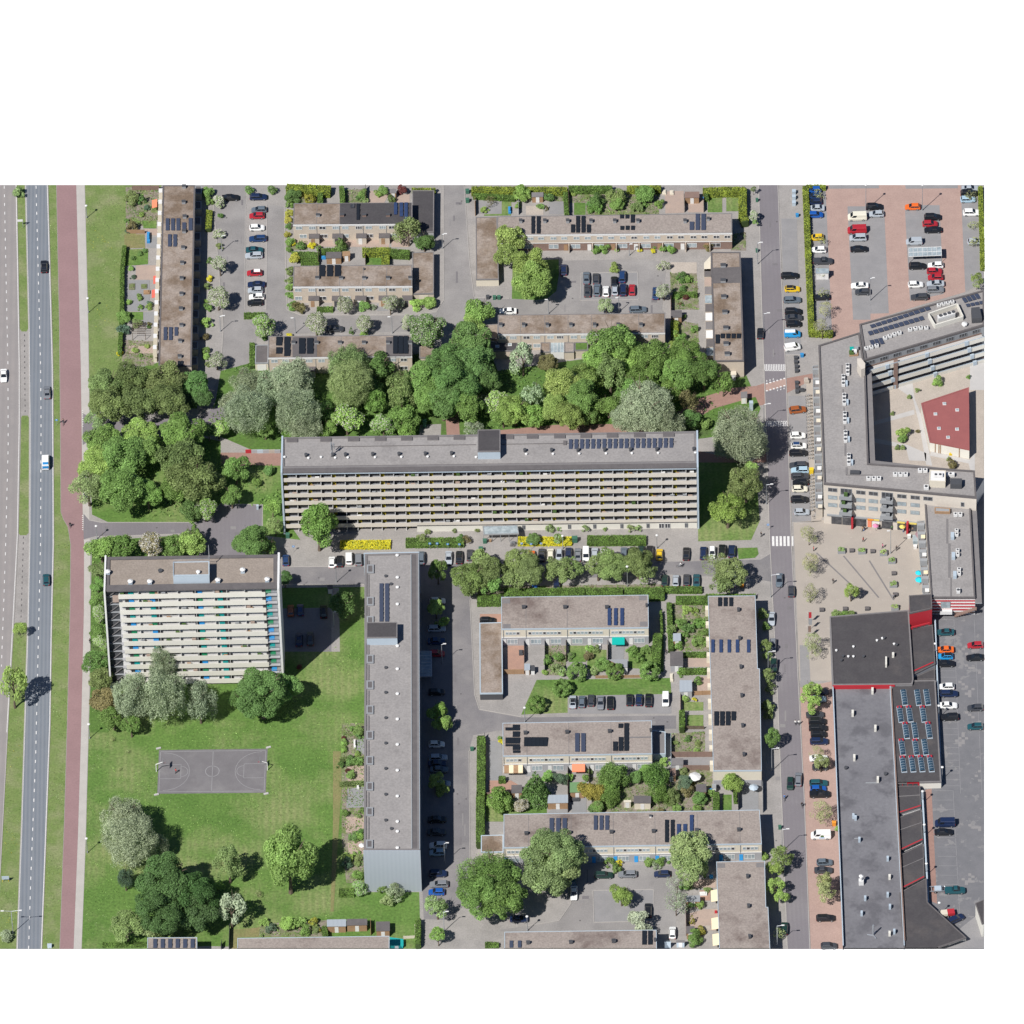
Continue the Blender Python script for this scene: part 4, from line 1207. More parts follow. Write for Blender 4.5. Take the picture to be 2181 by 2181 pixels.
# ------------------------------------------------------------------ the shopping centre on the right
# U-shaped block of flats over shops round a raised courtyard
DZ=5.0
bw=Bld('shop_block','pale grey west and south wings of the flats above shops, around the raised courtyard','apartment block',
   [(1743.2,737),(1830.5,709.5),(1838,760),(1843,789),(1849.7,988.4),(2076,1004),(2079.6,1061),(1754.8,1031)],14.0,'brick_shop','roof_concrete','felt_dark',eh=.3,ew=.4)
f=bw.front(7,6)
s_,a_=3.864,1600
for zt,xs in ((11.6,(670,902,1005,1240,1350,1455)),(8.9,(670,902,1005,1240,1350)),(6.2,(670,902,1005,1240,1350))):
 for x in xs:
  f.window(f.t(a_+x/s_),zt,2.35,1.35,glass='glass_dark' if zt>11 else 'glass_pale',frame='paint_grey',bars=1,out=.02)
f.window(f.t(a_+1740/s_),10.6,.9,1.5,glass='glass_dark',frame='paint_grey',bars=0)
for zt,xs in ((10.9,(782,1120)),(8.1,(782,1120)),(5.3,(782,1120))):
 for x in xs:
  u=f.t(a_+x/s_)
  o=bw.add('balcony',f.box(MB(),u-1.6,u+1.6,zt-.25,zt,.02,1.7),'paint_grey')
  bw.add('railing',f.box(MB(),u-1.6,u+1.6,zt,zt+.95,1.62,1.7),'paint_grey',parent=o)
  bw.add('railing',f.box(MB(),u+1.53,u+1.6,zt,zt+.95,.05,1.62),'paint_grey',parent=o)
  f.window(u,zt+.1,2.9,2.15,glass='glass_dark',frame='paint_grey',bars=2,out=.02)
  part('balcony_clutter',cached(('clut',int(x) % 3+1),lambda: MB().box(-.4,-.2,0,.4,.2,.9).mesh('balcony_clutter','patio_pink')),bw.root,f.pt(u+rnd(-1,1),zt,.8)-bw.o,f.rz)
f.B.add('shop_fascia',f.box(MB(),.8,f.L*.64,3.1,3.6,.02,.35),'paint_grey')
for i,(x0,x1,m_) in enumerate(((660,745,'glass_dark'),(750,822,'glass_dark'),(850,948,'glass_dark'),(960,992,'awning_coral'),(1000,1060,'awning_yellow' if False else 'paint_white'),(1075,1165,'glass_dark'),(1205,1280,'glass_dark'),(1300,1365,'glass_dark'))):
 u0,u1=f.t(a_+x0/s_),f.t(a_+x1/s_)
 bw.add('shop_window',f.box(MB(),u0,u1,.25,2.9,.02,.12),m_)
mat('sign_orange',(.62,.24,.03),fine=.03); mat('sign_yellow',(.55,.45,.12),fine=.03); mat('sign_pink',(.5,.18,.3),fine=.03)
for x0,x1,m_ in ((960,1010,'sign_orange'),(1012,1058,'sign_yellow'),(1205,1270,'sign_yellow'),(1300,1365,'sign_yellow')):
 bw.add('shop_sign',f.box(MB(),f.t(a_+x0/s_),f.t(a_+x1/s_),2.95,3.55,.37,.45),m_)
for x in (836,1291):
 u=f.t(a_+x/s_)
 bw.add('red_pillar',f.box(MB(),u-.25,u+.25,0,3.7,.1,1.2),'paint_red')
# west face: shallow terraces behind grey dividers
fw=bw.front(0,7)
box_on(bw,'terrace_podium',[(1731,781),(1745,779),(1752,1075),(1737,1078)],0,4.6,'brick_shop','felt_grey','s','paint_grey',.15,.25)
for k in range(15):
 y=784+k*20.3
 x=1731.5+k*.42
 box_on(bw,'terrace_divider',[(x,y),(x+15,y-.4),(x+15,y+3.4),(x,y+3.8)],4.6,6.3,'paint_grey')
 if k % 3: box_on(bw,'terrace_awning',[(x+5,y+6),(x+14,y+6),(x+14,y+13),(x+5,y+13)],6.6,6.75,('awning_cream','paint_white','panel_cream')[k % 3])
# inner edge: gallery strip towards the courtyard
box_on(bw,'gallery_roof',[(1843.5,787),(1856,786),(1864,981),(2073,1003.5),(2073,1007),(1850,990)],13.4,13.6,'paint_grey','felt_grey')
for x,y0 in ((785,195),(750,285),(757,440),(762,590),(768,745),(795,935)):
 for d_ in (-30,0,30): hvac(bw,x+8,y0+d_,'I',.9,1.2,1.0,m='paint_white')
 if y0>200: box_on(bw,'duct',[(x+24,y0-16),(x+44,y0-16),(x+44,y0+18),(x+24,y0+18)],14,14.8,'paint_blue_grey',None,'I')
for x in (965,1008,1050,1185,1228,1270,1390,1432): hvac(bw,x,1092 if x<1100 else (1058 if x<1300 else 1026),'I',1.1,.9,1.0)
plant=box_on(bw,'plant_room',[(1470,1010),(1600,1015),(1598,1105),(1466,1100)],14,16.2,'panel_cream','paint_white','I','panel_cream')
for x in (1520,1556): hvac(bw,x,1060,'I',1.2,1.1,.7,z=16.2)
box_on(bw,'duct',[(1640,1076),(1735,1078),(1733,1128),(1638,1126)],14,15.6,'paint_dark','paint_dark','I')
hvac(bw,1440,1165,'I',1.2,1.2,1.0); hvac(bw,1640,1062,'I',2.0,.9,1.1)
box_on(bw,'duct',[(815,1008),(895,1010),(893,1034),(813,1032)],14,14.7,'paint_dark','paint_dark','I')
for x0,y0,x1,y1 in ((742,145,750,235),(750,340,758,395),(758,490,766,545),(762,640,772,700),(766,790,780,890),(776,985,790,1048),(780,1046,1000,1052)):
 box_on(bw,'cable_duct',[(x0,y0),(x1,y0),(x1,y1),(x0,y1)],14,14.12,'felt_grey','felt_grey','I')
rt=box_on(bw,'roof_terrace',[(808,70),(880,66),(880,5),(810,0)],14,14.2,'wood','brick_brown','I','wood')
for i,(x,y) in enumerate(((830,20),(850,40),(862,15),(825,50))):
 part('terrace_furniture',cached(('tf',i),lambda i=i: MB().box(-.6,-.5,0,.6,.5,.7).mesh('terrace_furniture',('awning_teal','paint_white','paint_grey','leaf_core')[i])),bw.root,bw.loc(GV('I',x,y,14.2)))
pb=MB()
pb.prism([tuple(GV('I',x,y,17.0)[:2]) for x,y in ((872,90),(905,88),(938,130),(936,170),(905,180),(872,130))],14,17.0)
bw.add('stair_tower',pb,'brick_shop')
# the slanted north wing with stepped white galleries
bn=Bld('shop_block','slanted north wing with white galleries and solar panels between car park and courtyard','apartment block',
   [(1830.7,692),(2096,619),(2096,694),(1843,768)],15.6,'paint_grey','roof_concrete','felt_dark',eh=.35,ew=.4)
f=bn.front()
for k in range(4):
 zt=14.0-2.65*k
 fl=zt-1.05
 bn.add('gallery_slab',f.box(MB(),.2,f.L-.75,fl-.35,fl,.02,2.2),'deck_path')
 bn.add('balcony_parapet',f.box(MB(),.2,f.L-.75,fl-.3,zt,2.2,2.32),'panel_tower')
 bn.add('red_lining',f.box(MB(),.2,f.L-.75,fl+.02,fl+.5,.02,.1),'brick_brown')
 bn.add('railing',f.box(MB(),.2,f.L-.75,zt,zt+.22,2.22,2.3),'paint_blue_grey')
 for i in range(9):
  u=(i+.4)*f.L/9
  f.window(u,fl+.9,2.2,1.25,glass='glass_dark',frame='paint_grey',bars=2,out=.02)
  if i % 3==1: bn.add('gallery_box',f.box(MB(),u-.5+k*.8,u+.5+k*.8,fl,zt+.3,2.0,2.5),'paint_blue_grey')
bn.add('red_band',f.box(MB(),.2,f.L-.05,3.6,4.9,.02,.3),'brick_brown')
panels(bn,0,0,0,0,0,0) if False else None
def slant_panels(B,q,nx,ny,view,m='solar_grey',gap=.22):
 p = [GV(view, *c, B.h) for c in q]        # TL, TR, BR, BL
 me=cached(('sol',m),lambda: MB().box(-.5,-.5,-.02,.5,.5,.02).mesh('solar_panel',m))
 ex,ey=(p[2]-p[3]),(p[0]-p[3])
 rz=math.atan2(ex.y,ex.x)
 for i in range(nx):
  for j in range(ny):
   c=p[3]+ex*((i+.5)/nx)+ey*((j+.5)/ny)
   c.z=B.h+.3
   part('solar_panel',me,B.root,B.loc(c),rz,(ex.length/nx-gap,ey.length/ny-gap,1))
slant_panels(bn,[(1133,1010),(1545,888),(1555,905),(1143,1035)],11,1,'D')
slant_panels(bn,[(1118,1055),(1500,950),(1512,975),(1130,1085)],11,1,'D')
slant_panels(bn,[(1132,1115),(1222,1095),(1236,1140),(1146,1160)],3,1,'D')
slant_panels(bn,[(1765,825),(1885,795),(1895,828),(1780,862)],4,1,'D')
slant_panels(bn,[(1788,866),(1915,830),(1921,866),(1800,890)],4,1,'D')
for x,y in ((1240,1105),(1272,1092),(1304,1080),(1338,1070),(1412,1048),(1448,1040),(1484,1036),(1522,1036),(1112,1176),(1145,1168),(1182,1158),(1610,880),(1640,872),(1670,866),(1700,858)): hvac(bn,x,y,'D',1.0,.8,.9,rz=.25)
sc=MB()
fr_=[(1538,925),(1735,858),(1775,945),(1582,1002)]
for a,c_ in zip(fr_,fr_[1:]+fr_[:1]):
 p,q=GV('D',*a,17),GV('D',*c_,17)
 d_=Vector((q.x-p.x,q.y-p.y)); n_=Vector((-d_.y,d_.x)).normalized()*.15
 sc.prism([(p.x-n_.x,p.y-n_.y),(q.x-n_.x,q.y-n_.y),(q.x+n_.x,q.y+n_.y),(p.x+n_.x,p.y+n_.y)],15.6,17.0)
bn.add('plant_screen',sc,'panel_tower')
ch=box_on(bn,'chiller',[(1598,938),(1715,905),(1722,925),(1606,960)],15.6,17.6,'paint_white','paint_white','D')
for k in range(4):
 p=GV('D',1622+k*29,940-k*8.5,17.62)
 part('fan',cached('bigfan',lambda: MB().lathe([(.5,0),(.5,.1),(.4,.08)],12).mesh('fan','paint_dark')),bn.root,bn.loc(p))
box_on(bn,'duct',[(1830,886),(1888,880),(1905,955),(1835,960)],15.6,17.4,'paint_dark','paint_dark','D')
vent(bn,1785,1010,'D',True,.7,1.0)
bn.add('red_stair',MB().prism([tuple(GV('I',x,y,14)[:2]) for x,y in ((1172,100),(1206,95),(1206,130),(1172,135))],5,14.0),'brick_brown')
# courtyard deck with red-roofed pavilion
dk=MB()
dk.prism([tuple(G(x,y,DZ)[:2]) for x,y in ((1850,845),(2096,770),(2096,1020),(2076,1054),(1858,1036))],0,DZ,0,1)
struct('courtyard_terrace',dk.mesh('courtyard_terrace','panel_grey','deck_gravel'))
def deck_path(pts):
 q=[GV('I',x,y,DZ+.015) for x,y in pts]
 a=sum(p.x*r.y-r.x*p.y for p,r in zip(q,q[1:]+q[:1]))
 struct('path',MB().poly(q if a>0 else q[::-1]).mesh('deck_path','deck_path'))
for pts in ([(1140,292),(1325,262),(1345,420),(1400,560),(1490,975),(1440,965),(1380,620),(1330,420)],[(1005,610),(1340,512),(1345,550),(1010,640)],[(1010,745),(1280,800),(1440,870),(1440,935),(1300,930),(1275,830),(1015,785)],
   [(1800,140),(1920,100),(1920,350),(1800,350)],[(1480,855),(1800,925),(1840,860),(1840,1015),(1800,1005),(1790,955),(1470,890)]):
 deck_path(pts)
pv=Bld('pavilion','red-roofed cream pavilion standing in the raised courtyard','pavilion',[(1962.3,859),(2063.3,825.4),(2064.5,957.4),(1980.4,940.6)],8.4,'panel_tower','roof_red','roof_red',z0=DZ,ew=.3,eh=.1,fascia=.35)
for x,y in ((1590,465),(1695,517),(1516,550),(1545,668),(1694,675),(1620,742)): skylight(pv,x,y,'I',8.4,.9,.9)
f=pv.front()
for x in (1515,1545,1558,1713): pv.add('timber_post',f.box(MB(),f.t(1600+x/3.864)-.1,f.t(1600+x/3.864)+.1,DZ,8.05,.02,.12),'wood')
pv.add('dark_streak',MB().prism([tuple(GV('I',x,y,8.42)[:2]) for x,y in ((1745,390),(1775,380),(1765,600),(1735,605))],8.4,8.42),'roof_red') if False else None
# east wing with the red-and-white striped end
be=Bld('shop_block','east wing with a red and white striped end wall beside the plaza','apartment block',
   [(1969.5,1071.4),(2066.8,1081.7),(2077,1274.3),(1983,1274.3)],9.9,'brick_shop','roof_concrete','felt_dark',eh=.3,ew=.35)
box_on(be,'gallery_roof',[(2067.5,1081.7),(2080,1081),(2091.5,1284),(2077.5,1284)],9.2,9.5,'paint_grey','felt_grey')
f=be.front()
for k in range(5): be.add('red_stripe',f.box(MB(),.05,f.L-.05,4.6+k*1.05,5.1+k*1.05,.02,.09),'paint_red' if k else 'brick_brown')
be.add('white_wall',f.box(MB(),.0,f.L,4.2,9.55,.0,.05),'paint_white')
f.window(f.L*.33,6.6,2.4,2.2,glass='glass_pale',frame='paint_grey',bars=1,out=.12)
o=be.add('balcony',f.box(MB(),f.L*.2,f.L*.48,5.9,6.1,.05,1.8),'paint_white')
be.add('railing',f.box(MB(),f.L*.2,f.L*.48,6.1,7.0,1.72,1.8),'paint_white',parent=o)
st=MB()
for k in range(10): f.box(st,f.L*.98-k*.55,f.L*.98-k*.55+.6,6.9-k*.27,7.2-k*.27,.4,1.3)
be.add('outside_stair',st,'brick_brown')
fw=be.front(0,3)
box_on(be,'terrace_podium',[(1953,1112),(1969,1110),(1980,1266),(1966,1267)],0,4.2,'brick_shop','felt_grey','s','paint_grey',.15,.25)
for k in range(9):
 y,x=1113+k*19,1954+k*1.45
 box_on(be,'terrace_divider',[(x,y),(x+15,y),(x+15,y+6),(x,y+6)],4.2,5.9,'paint_grey')
 if k % 2: box_on(be,'terrace_awning',[(x+6,y+7),(x+15,y+7),(x+15,y+14),(x+6,y+14)],6.0,6.15,('awning_cream','paint_white')[k % 4 // 2])
for x,y in ((1495,375),(1505,580),(1520,775)):
 box_on(be,'duct',[(x-22,y-22),(x+14,y-22),(x+14,y+32),(x-22,y+32)],9.9,10.9,'paint_blue_grey',None,'N')
 for d_ in (-18,22): hvac(be,x+38,y+d_,'N',.9,.8,1.0)
hvac(be,1550,975,'N',.9,1.2,1.0); hvac(be,1522,190,'N',1.0,.9,1.0); hvac(be,1570,190,'N',1.0,.9,1.0)
rt=box_on(be,'roof_terrace',[(1308,100),(1465,110),(1465,150),(1308,145)],9.9,10.6,'wood','paint_grey','N','wood')
for x0,y0,x1,y1 in ((1425,215,1445,470),(1445,470,1468,820),(1466,820,1480,1030)): box_on(be,'cable_duct',[(x0,y0),(x1,y0),(x1,y1),(x0,y1)],9.9,10.0,'felt_grey','felt_grey','N')
# ---------------- the flat-roofed shops along the lower road
mn=Bld('shop_hall','black flat-roofed shop hall south of the plaza','shop',[(1767.4,1314),(1935.3,1300.2),(1945.4,1448),(1943,1458),(1773.4,1459.6)],6.9,'panel_grey','roof_dark','felt_grey',eh=.2,ew=.3)
f=mn.front(4,3)
mn.add('red_fascia',f.box(MB(),0,f.L*.78,5.5,6.95,.02,.25),'paint_red')
for x,y in ((605,170),(445,205),(508,262),(557,262),(605,262),(700,264),(825,112),(875,92),(892,92),(985,145),(1010,155),(492,300)): vent(mn,x,y,'O',x % 2==1,.3,.6)
for (x0,y0,x1,y1) in ((902,255,918,330),(965,215,986,240)): box_on(mn,'duct',[(x0,y0),(x1,y0),(x1,y1),(x0,y1)],6.9,8.0,'panel_tower',None,'O')
mg=Bld('shop_hall','long weathered grey-roofed shop hall beside the red brick pavement','shop',[(1773.5,1466.5),(1896.4,1465),(1926.5,2020.3),(1795.5,2020.3)],5.7,'panel_grey','roof_mid','paint_blue_grey',eh=1.0,ew=.18,fascia=.6,
   foot=[(1774,1500),(1897.5,1499),(1926.5,2020.6),(1795.5,2020.6)],skip=(2,))
for x,y in ((785,575),(600,785),(812,925),(615,1200),(835,1405)):
 box_on(mg,'duct',[(x-13,y-32),(x+8,y-32),(x+8,y+2),(x-13,y+2)],5.7,7.0,'panel_tower',None,'O')
for x,y in ((535,1305),(905,1362)): vent(mg,x,y,'O',False,.4,.6)
for x,y in ((808,318),(826,332),(856,505),(1080,655),(1095,800),(1080,940),(1098,1035),(874,1088),(1095,1248),(1132,1232),(902,968)):
 box_on(mg,'duct',[(x-9,y-14),(x+9,y-14),(x+9,y+6),(x-9,y+6)],5.7,6.9,('paint_blue_grey','panel_tower')[int(x) % 2],None,'P')
p=GV('P',870,865,5.7)
mg.add('extract_flue',MB().box(p.x-.6,p.y-.5,5.7,p.x+.6,p.y+.5,7.2).lathe([(.35,7.2),(.35,8.4),(.6,8.6),(.1,9)],8,c=(p.x,p.y)),'paint_white')
p=GV('P',965,1270,5.7)
am=MB().tube(p,p+Vector((0,0,3.6)),.22)
for a in range(3):
 d_=Vector((math.cos(a*2.1+1),math.sin(a*2.1+1),0))*1.5
 am.tube(p,p+d_+Vector((0,0,.2)),.12)
mg.add('antenna_mast',am,'steel')
for x0,y0,x1,y1 in ((905,60,1010,66),(815,500,850,506)): box_on(mg,'cable_duct',[(x0,y0),(x1,y0),(x1,y1),(x0,y1)],5.7,5.82,'paint_grey',None,'P')
fwg=mg.front(3,0)
mg.add('red_gutter',MB().prism([tuple(G(x,y,6.8)[:2]) for x,y in ((1896.6,1466),(1899.5,1466),(1928.3,2002),(1925.5,2002))],5.0,6.85),'brick_brown')
# skylight hall
ms=Bld('shop_hall','black-roofed hall with sixteen red-topped barrel skylights','shop',[(1897.5,1451),(1992,1449.3),(2004.6,1665.7),(1907.8,1668)],6.4,'panel_tower','roof_dark','felt_grey',eh=.15,ew=.3)
for x,y in ((1080,642),(1208,642),(1293,640),(1043,800),(1130,798),(1258,798),(1096,952),(1180,952),(1310,950),(1060,1108),(1188,1108),(1275,1106),(1070,1266),(1155,1264),(1240,1262),(1327,1262)):
 def bar():
  b=MB()
  n=6
  for k in range(-3,3):
   y0,y1=k*1.65*.5*1.03,(k+1)*1.65*.5*1.03-.07
   pr_=[(.62*math.cos(t*math.pi/n),.42*math.sin(t*math.pi/n)+.12) for t in range(n+1)]
   for (xa,za),(xb,zb) in zip(pr_,pr_[1:]): b.poly([(xa,y0,za),(xa,y1,za),(xb,y1,zb),(xb,y0,zb)][::-1])
  return b.mesh('skylight_dome','glass_blue' if 'glass_blue' in MATS else mat('glass_blue',(.03,.06,.09),fine=.05,rough=.15,spec=.6).name)
 def frm():
  b=MB()
  b.box(-.7,-2.7,0,-.6,2.7,.14); b.box(.6,-2.7,0,.7,2.7,.14); b.box(-.7,-2.8,0,.7,-2.62,.2)
  for k in range(-2,3):
   n=6
   y0=k*1.65*.5*1.03
   pr_=[(.64*math.cos(t*math.pi/n),.44*math.sin(t*math.pi/n)+.13) for t in range(n+1)]
   for (xa,za),(xb,zb) in zip(pr_,pr_[1:]): b.poly([(xa,y0-.07,za),(xa,y0,za),(xb,y0,zb),(xb,y0-.07,zb)][::-1])
  return b.mesh('skylight','paint_blue_grey')
 o=part('skylight',cached('barrel',frm),ms.root,ms.loc(GV('O',x,y,6.4)),.06)
 part('pane',cached('barrelg',bar),o)
 if (int(x)*7+int(y)) % 16<10: part('red_end',cached('barrelr',lambda: MB().box(-.6,2.0,.1,.6,2.65,.5).mesh('red_end','paint_red')),o)
f=ms.front()
def clerestory(B,a,b_,z0,z1,view,n=4):
 """red framed window band facing the viewer between two pixel points on its top edge"""
 p,q=GV(view,*a,z1),GV(view,*b_,z1)
 d_=Vector((q.x-p.x,q.y-p.y)).normalized()
 nn=Vector((d_.y,-d_.x))
 L_=(Vector((q.x,q.y))-Vector((p.x,p.y))).length
 def bx(m,u0,u1,za,zb,o0,o1):
  m.prism([(p.x+d_.x*u+nn.x*o,p.y+d_.y*u+nn.y*o) for u,o in ((u0,o0),(u1,o0),(u1,o1),(u0,o1))],za,zb)
 m1=MB(); bx(m1,0,L_,z0,z1+.2,-.3,.0)
 o=B.add('clerestory',m1,'paint_red')
 for k in range(n):
  m2=MB(); bx(m2,.35+(L_-.7)*k/n+.08,.35+(L_-.7)*(k+1)/n-.08,z0+.3,z1-.2,.0,.04)
  B.add('pane',m2,'glass_dark',parent=o)
 m3_=MB(); bx(m3_,.3,L_-.3,z0+.08,z0+.28,.0,.1)
 B.add('sill',m3_,'paint_white',parent=o)
clerestory(ms,(1000,1442),(1222,1438),5.0,6.35,'O')
# north saw-tooth wing and red tower
mt=Bld('shop_tower','dark-roofed tower with a crimson wall on the plaza corner','shop',[(1936.2,1269.1),(1984,1266),(1985,1296),(1937.4,1306.3)],10.8,'paint_red','roof_dark','felt_dark',eh=.15,ew=.25)
clerestory(mt,(1066,1342),(1258,1294),5.6,6.9,'N')
def saw(name,label,pts,z0s,view='s'):
 """saw-tooth roof bay: pts TL, TR, BR, BL; the roof rises from z0s[0] at the back to z0s[1] at its front"""
 zb,zf=z0s
 q=[GV(view,*pts[0],zb),GV(view,*pts[1],zb),GV(view,*pts[2],zf),GV(view,*pts[3],zf)]
 return q
ma=Bld('shop_hall','dark saw-tooth roofed shop wing joining the crimson tower to the skylight hall','shop',[(1938.5,1340),(1986,1331),(1992,1414),(1944.5,1437)],6.3,'panel_grey','roof_dark','felt_dark',eh=.06,ew=.2)
clerestory(ma,(1155,405),(1355,315),5.0,6.25,'O')
mb_=Bld('shop_hall','small dark saw-tooth roof bay just above the skylight hall','shop',[(1944.5,1444),(1990.5,1424),(1991.5,1446.5),(1945.5,1447.5)],5.2,'panel_grey','roof_dark','felt_dark',eh=.06,ew=.2)
names=('uppermost','second','third','fourth')
segs=[((1145,90),(1336,88),(1342,250),(1160,308)),((1165,340),(1345,275),(1357,517),(1172,603)),((1172,640),(1362,548),(1370,812),(1186,905)),]
for i,q in enumerate(segs):
 B=Bld('shop_hall',f'{names[i]} dark saw-tooth roof bay with a red window band below the skylight hall','shop',list(q),6.0,'panel_grey','roof_dark','felt_dark',eh=.06,ew=.2,view='P')
 clerestory(B,q[3],q[2],4.75,5.95,'P')
 mid=((q[0][0]*.62+q[3][0]*.38,q[0][1]*.62+q[3][1]*.38),(q[1][0]*.62+q[2][0]*.38,q[1][1]*.62+q[2][1]*.38+12))
 rd=MB()
 a,b_=GV('P',*mid[0],6.05),GV('P',*mid[1],6.05)
 rd.tube(a,b_,.12,seg=4)
 B.add('roof_ridge',rd,'felt_grey')
ml=Bld('shop_hall','wedge-shaped dark roof with white end wall in the bottom right corner','shop',
   [(1915.5,1902),(1973,1871),(1975.5,1922),(2057.6,1997.2),(2022,2010),(1998,2018),(1998,2020.3),(1925.5,2020.3)],6.2,'panel_tower','roof_dark','felt_dark',eh=.1,ew=.25,
   foot=[(1916.5,1937),(1974,1906),(1976.5,1958),(2058,2020.6),(2022,2020.6),(1998,2020.6),(1998,2020.6),(1926,2020.6)],skip=(5,6))
for nm,a,b_ in (('arcade_roof',(1992.5,1316),(1998,1449)),):
 pass
br=Bld('kiosk','corner of a cream building with dark roof at the right edge','building',[(2077.8,1924),(2095.8,1916.5),(2095.8,1966),(2091.5,1967.5)],9.0,'panel_tower','roof_dark','felt_dark',eh=.1,ew=.2,z0=4.2)
# arcade canopy strip along the car park side
for pts in ([(1990,1318),(1993,1318),(2006.5,1668),(2003.5,1668)],[(1962,1684),(1966,1684),(1979,1922),(1975.5,1922)]):
 (ms if pts[0][0]>1980 else ml)
 box_on(ms if pts[0][0]>1980 else ml,'arcade_roof',pts,4.3,5.6,'paint_blue_grey','paint_blue_grey')
# ------------------------------------------------------------------ vehicles
def loft(b,rings,mi=0,closed_ends=True):
 n0=len(b.v)
 k=len(rings[0])
 for r in rings: b.v+=[tuple(p) for p in r]
 for i in range(len(rings)-1):
  for j in range(k):
   l=(j+1) % k
   b.f.append((n0+i*k+j,n0+i*k+l,n0+(i+1)*k+l,n0+(i+1)*k+j))
   b.m.append(mi)
 if closed_ends:
  b.f.append(tuple(n0+k-1-j for j in range(k)))
  b.f.append(tuple(n0+(len(rings)-1)*k+j for j in range(k)))
  b.m+=[mi,mi]
# kind: length, width, height, shoulder, greenhouse base (rear, front), roof (rear, front), bonnet drop
CARS=dict(hatchback=(4.0,1.72,1.48,.92,-1.9,1.0,-1.5,.2),saloon=(4.55,1.78,1.44,.92,-1.7,1.05,-.95,.2),estate=(4.6,1.78,1.48,.94,-2.15,1.05,-1.85,.25),
   suv=(4.4,1.82,1.66,1.02,-2.05,1.1,-1.75,.3),minivan=(4.5,1.8,1.75,1.02,-2.1,1.5,-1.9,.6),van=(5.0,1.95,2.1,1.2,-2.42,1.85,-2.38,1.15),small_van=(4.3,1.78,1.8,1.05,-2.05,1.5,-1.98,.75),
   pickup=(5.1,1.85,1.75,1.08,-.6,1.3,-.3,.6))
def car_meshes(kind):
 L,W_,H_,sh,gr,gf,rr,rf=CARS[kind]
 hl,hw=L/2,W_/2
 b=MB()
 rings=[]
 for x,wf,zb,zt,rr_ in ((-hl,.82,.42,sh-.12,.1),(-hl+.1,.95,.28,sh-.02,.1),(-hl+.5,1,.22,sh,.1),(-.3,1.0,.2,sh,.1),(gf,1.0,.2,sh-.01,.1),(gf+(hl-gf)*.55,.98,.22,sh-.1,.1),
        (hl-.18,.92,.26,sh-.2,.1),(hl,.74,.4,sh-.34,.08)):
  w2=hw*wf
  rings.append([(x,-w2*.94,zb),(x,w2*.94,zb),(x,w2,zb+.2),(x,w2,zt-.22),(x,w2*.9,zt),(x,-w2*.9,zt),(x,-w2,zt-.22),(x,-w2,zb+.2)])
 loft(b,rings)
 # roof and pillars
 bw_,tw=hw*.9,hw*.72 if kind not in ('van','small_van') else hw*.84
 zt=H_
 base=[(gr,-bw_),(gf,-bw_),(gf,bw_),(gr,bw_)]
 top=[(rr,-tw),(rf,-tw),(rf,tw),(rr,tw)]
 m=len(b.v)
 b.v+=[(x,y,sh-.03) for x,y in base]+[(x,y,zt-.07) for x,y in top]+[(x*.97+.0,y*.88,zt) for x,y in top]
 for k in range(4):
  l=(k+1) % 4
  b.f.append((m+k,m+l,m+4+l,m+4+k)); b.m.append(0)
  b.f.append((m+4+k,m+4+l,m+8+l,m+8+k)); b.m.append(0)
 b.f.append((m+8,m+9,m+10,m+11)); b.m.append(0)
 if kind=='pickup': b.box(-hl+.1,-hw*.86,sh-.02,-.75,hw*.86,sh+.12)
 body=b.mesh('body','car_paint')
 body.polygons.foreach_set('use_smooth',[False]*len(body.polygons))
 def lerp3(p,q,t): return tuple(a+(c-a)*t for a,c in zip(p,q))
 def quad(p00,p10,p11,p01,i0,i1,j0,j1,out):
  def at(u,v_): return Vector(lerp3(lerp3(p00,p10,u),lerp3(p01,p11,u),v_))
  q=[at(i0,j0),at(i1,j0),at(i1,j1),at(i0,j1)]
  n=(q[1]-q[0]).cross(q[3]-q[0]).normalized()*out
  return [p+n for p in q]
 B3=[(x,y,sh-.03) for x,y in base]; T3=[(x,y,zt-.07) for x,y in top]
 ws=MB().poly(quad(B3[1],B3[2],T3[2],T3[1],.05,.95,.08,.97,.015)).mesh('windscreen','car_glass')
 rw=MB().poly(quad(B3[3],B3[0],T3[0],T3[3],.08,.92,.2,.95,.015)).mesh('rear_window','car_glass')
 sides=[]
 pan=kind in ('van','small_van')
 for a,c_ in ((0,1),(2,3)):
  i0,i1=((.68,.94) if pan else (.06,.95)) if a==0 else ((.06,.32) if pan else (.05,.94))
  mq=MB()
  if pan: mq.poly(quad(B3[a],B3[c_],T3[c_],T3[a],i0,i1,.1,.9,.015))
  else:
   for t0,t1 in ((i0,(i0+i1)/2-.015),((i0+i1)/2+.015,i1)): mq.poly(quad(B3[a],B3[c_],T3[c_],T3[a],t0,t1,.1,.92,.015))
  sides.append(mq.mesh('side_window','car_glass'))
 lights=[]
 tl=MB()
 for s_ in (-1,1): tl.box(-hl-.02,s_*hw*.72-.14,sh-.42,-hl+.06,s_*hw*.72+.14,sh-.2)
 return body,ws,rw,sides,tl.mesh('tail_light','paint_red')
def wheel_mesh():
 b=MB()
 prof=[(.2,-.1),(.31,-.1),(.33,-.05),(.33,.05),(.31,.1),(.2,.1)]
 seg=12
 n=len(b.v)
 for r,y in prof:
  for i in range(seg):
   t=2*math.pi*i/seg
   b.v.append((r*math.cos(t),y,r*math.sin(t)))
 for k in range(len(prof)-1):
  for i in range(seg):
   j=(i+1) % seg
   b.f.append((n+k*seg+i,n+(k+1)*seg+i,n+(k+1)*seg+j,n+k*seg+j)); b.m.append(0)
 b.f.append(tuple(n+i for i in range(seg))); b.m.append(1)
 b.f.append(tuple(n+(len(prof)-1)*seg+seg-1-i for i in range(seg))); b.m.append(1)
 return b.mesh('wheel','tyre','steel')
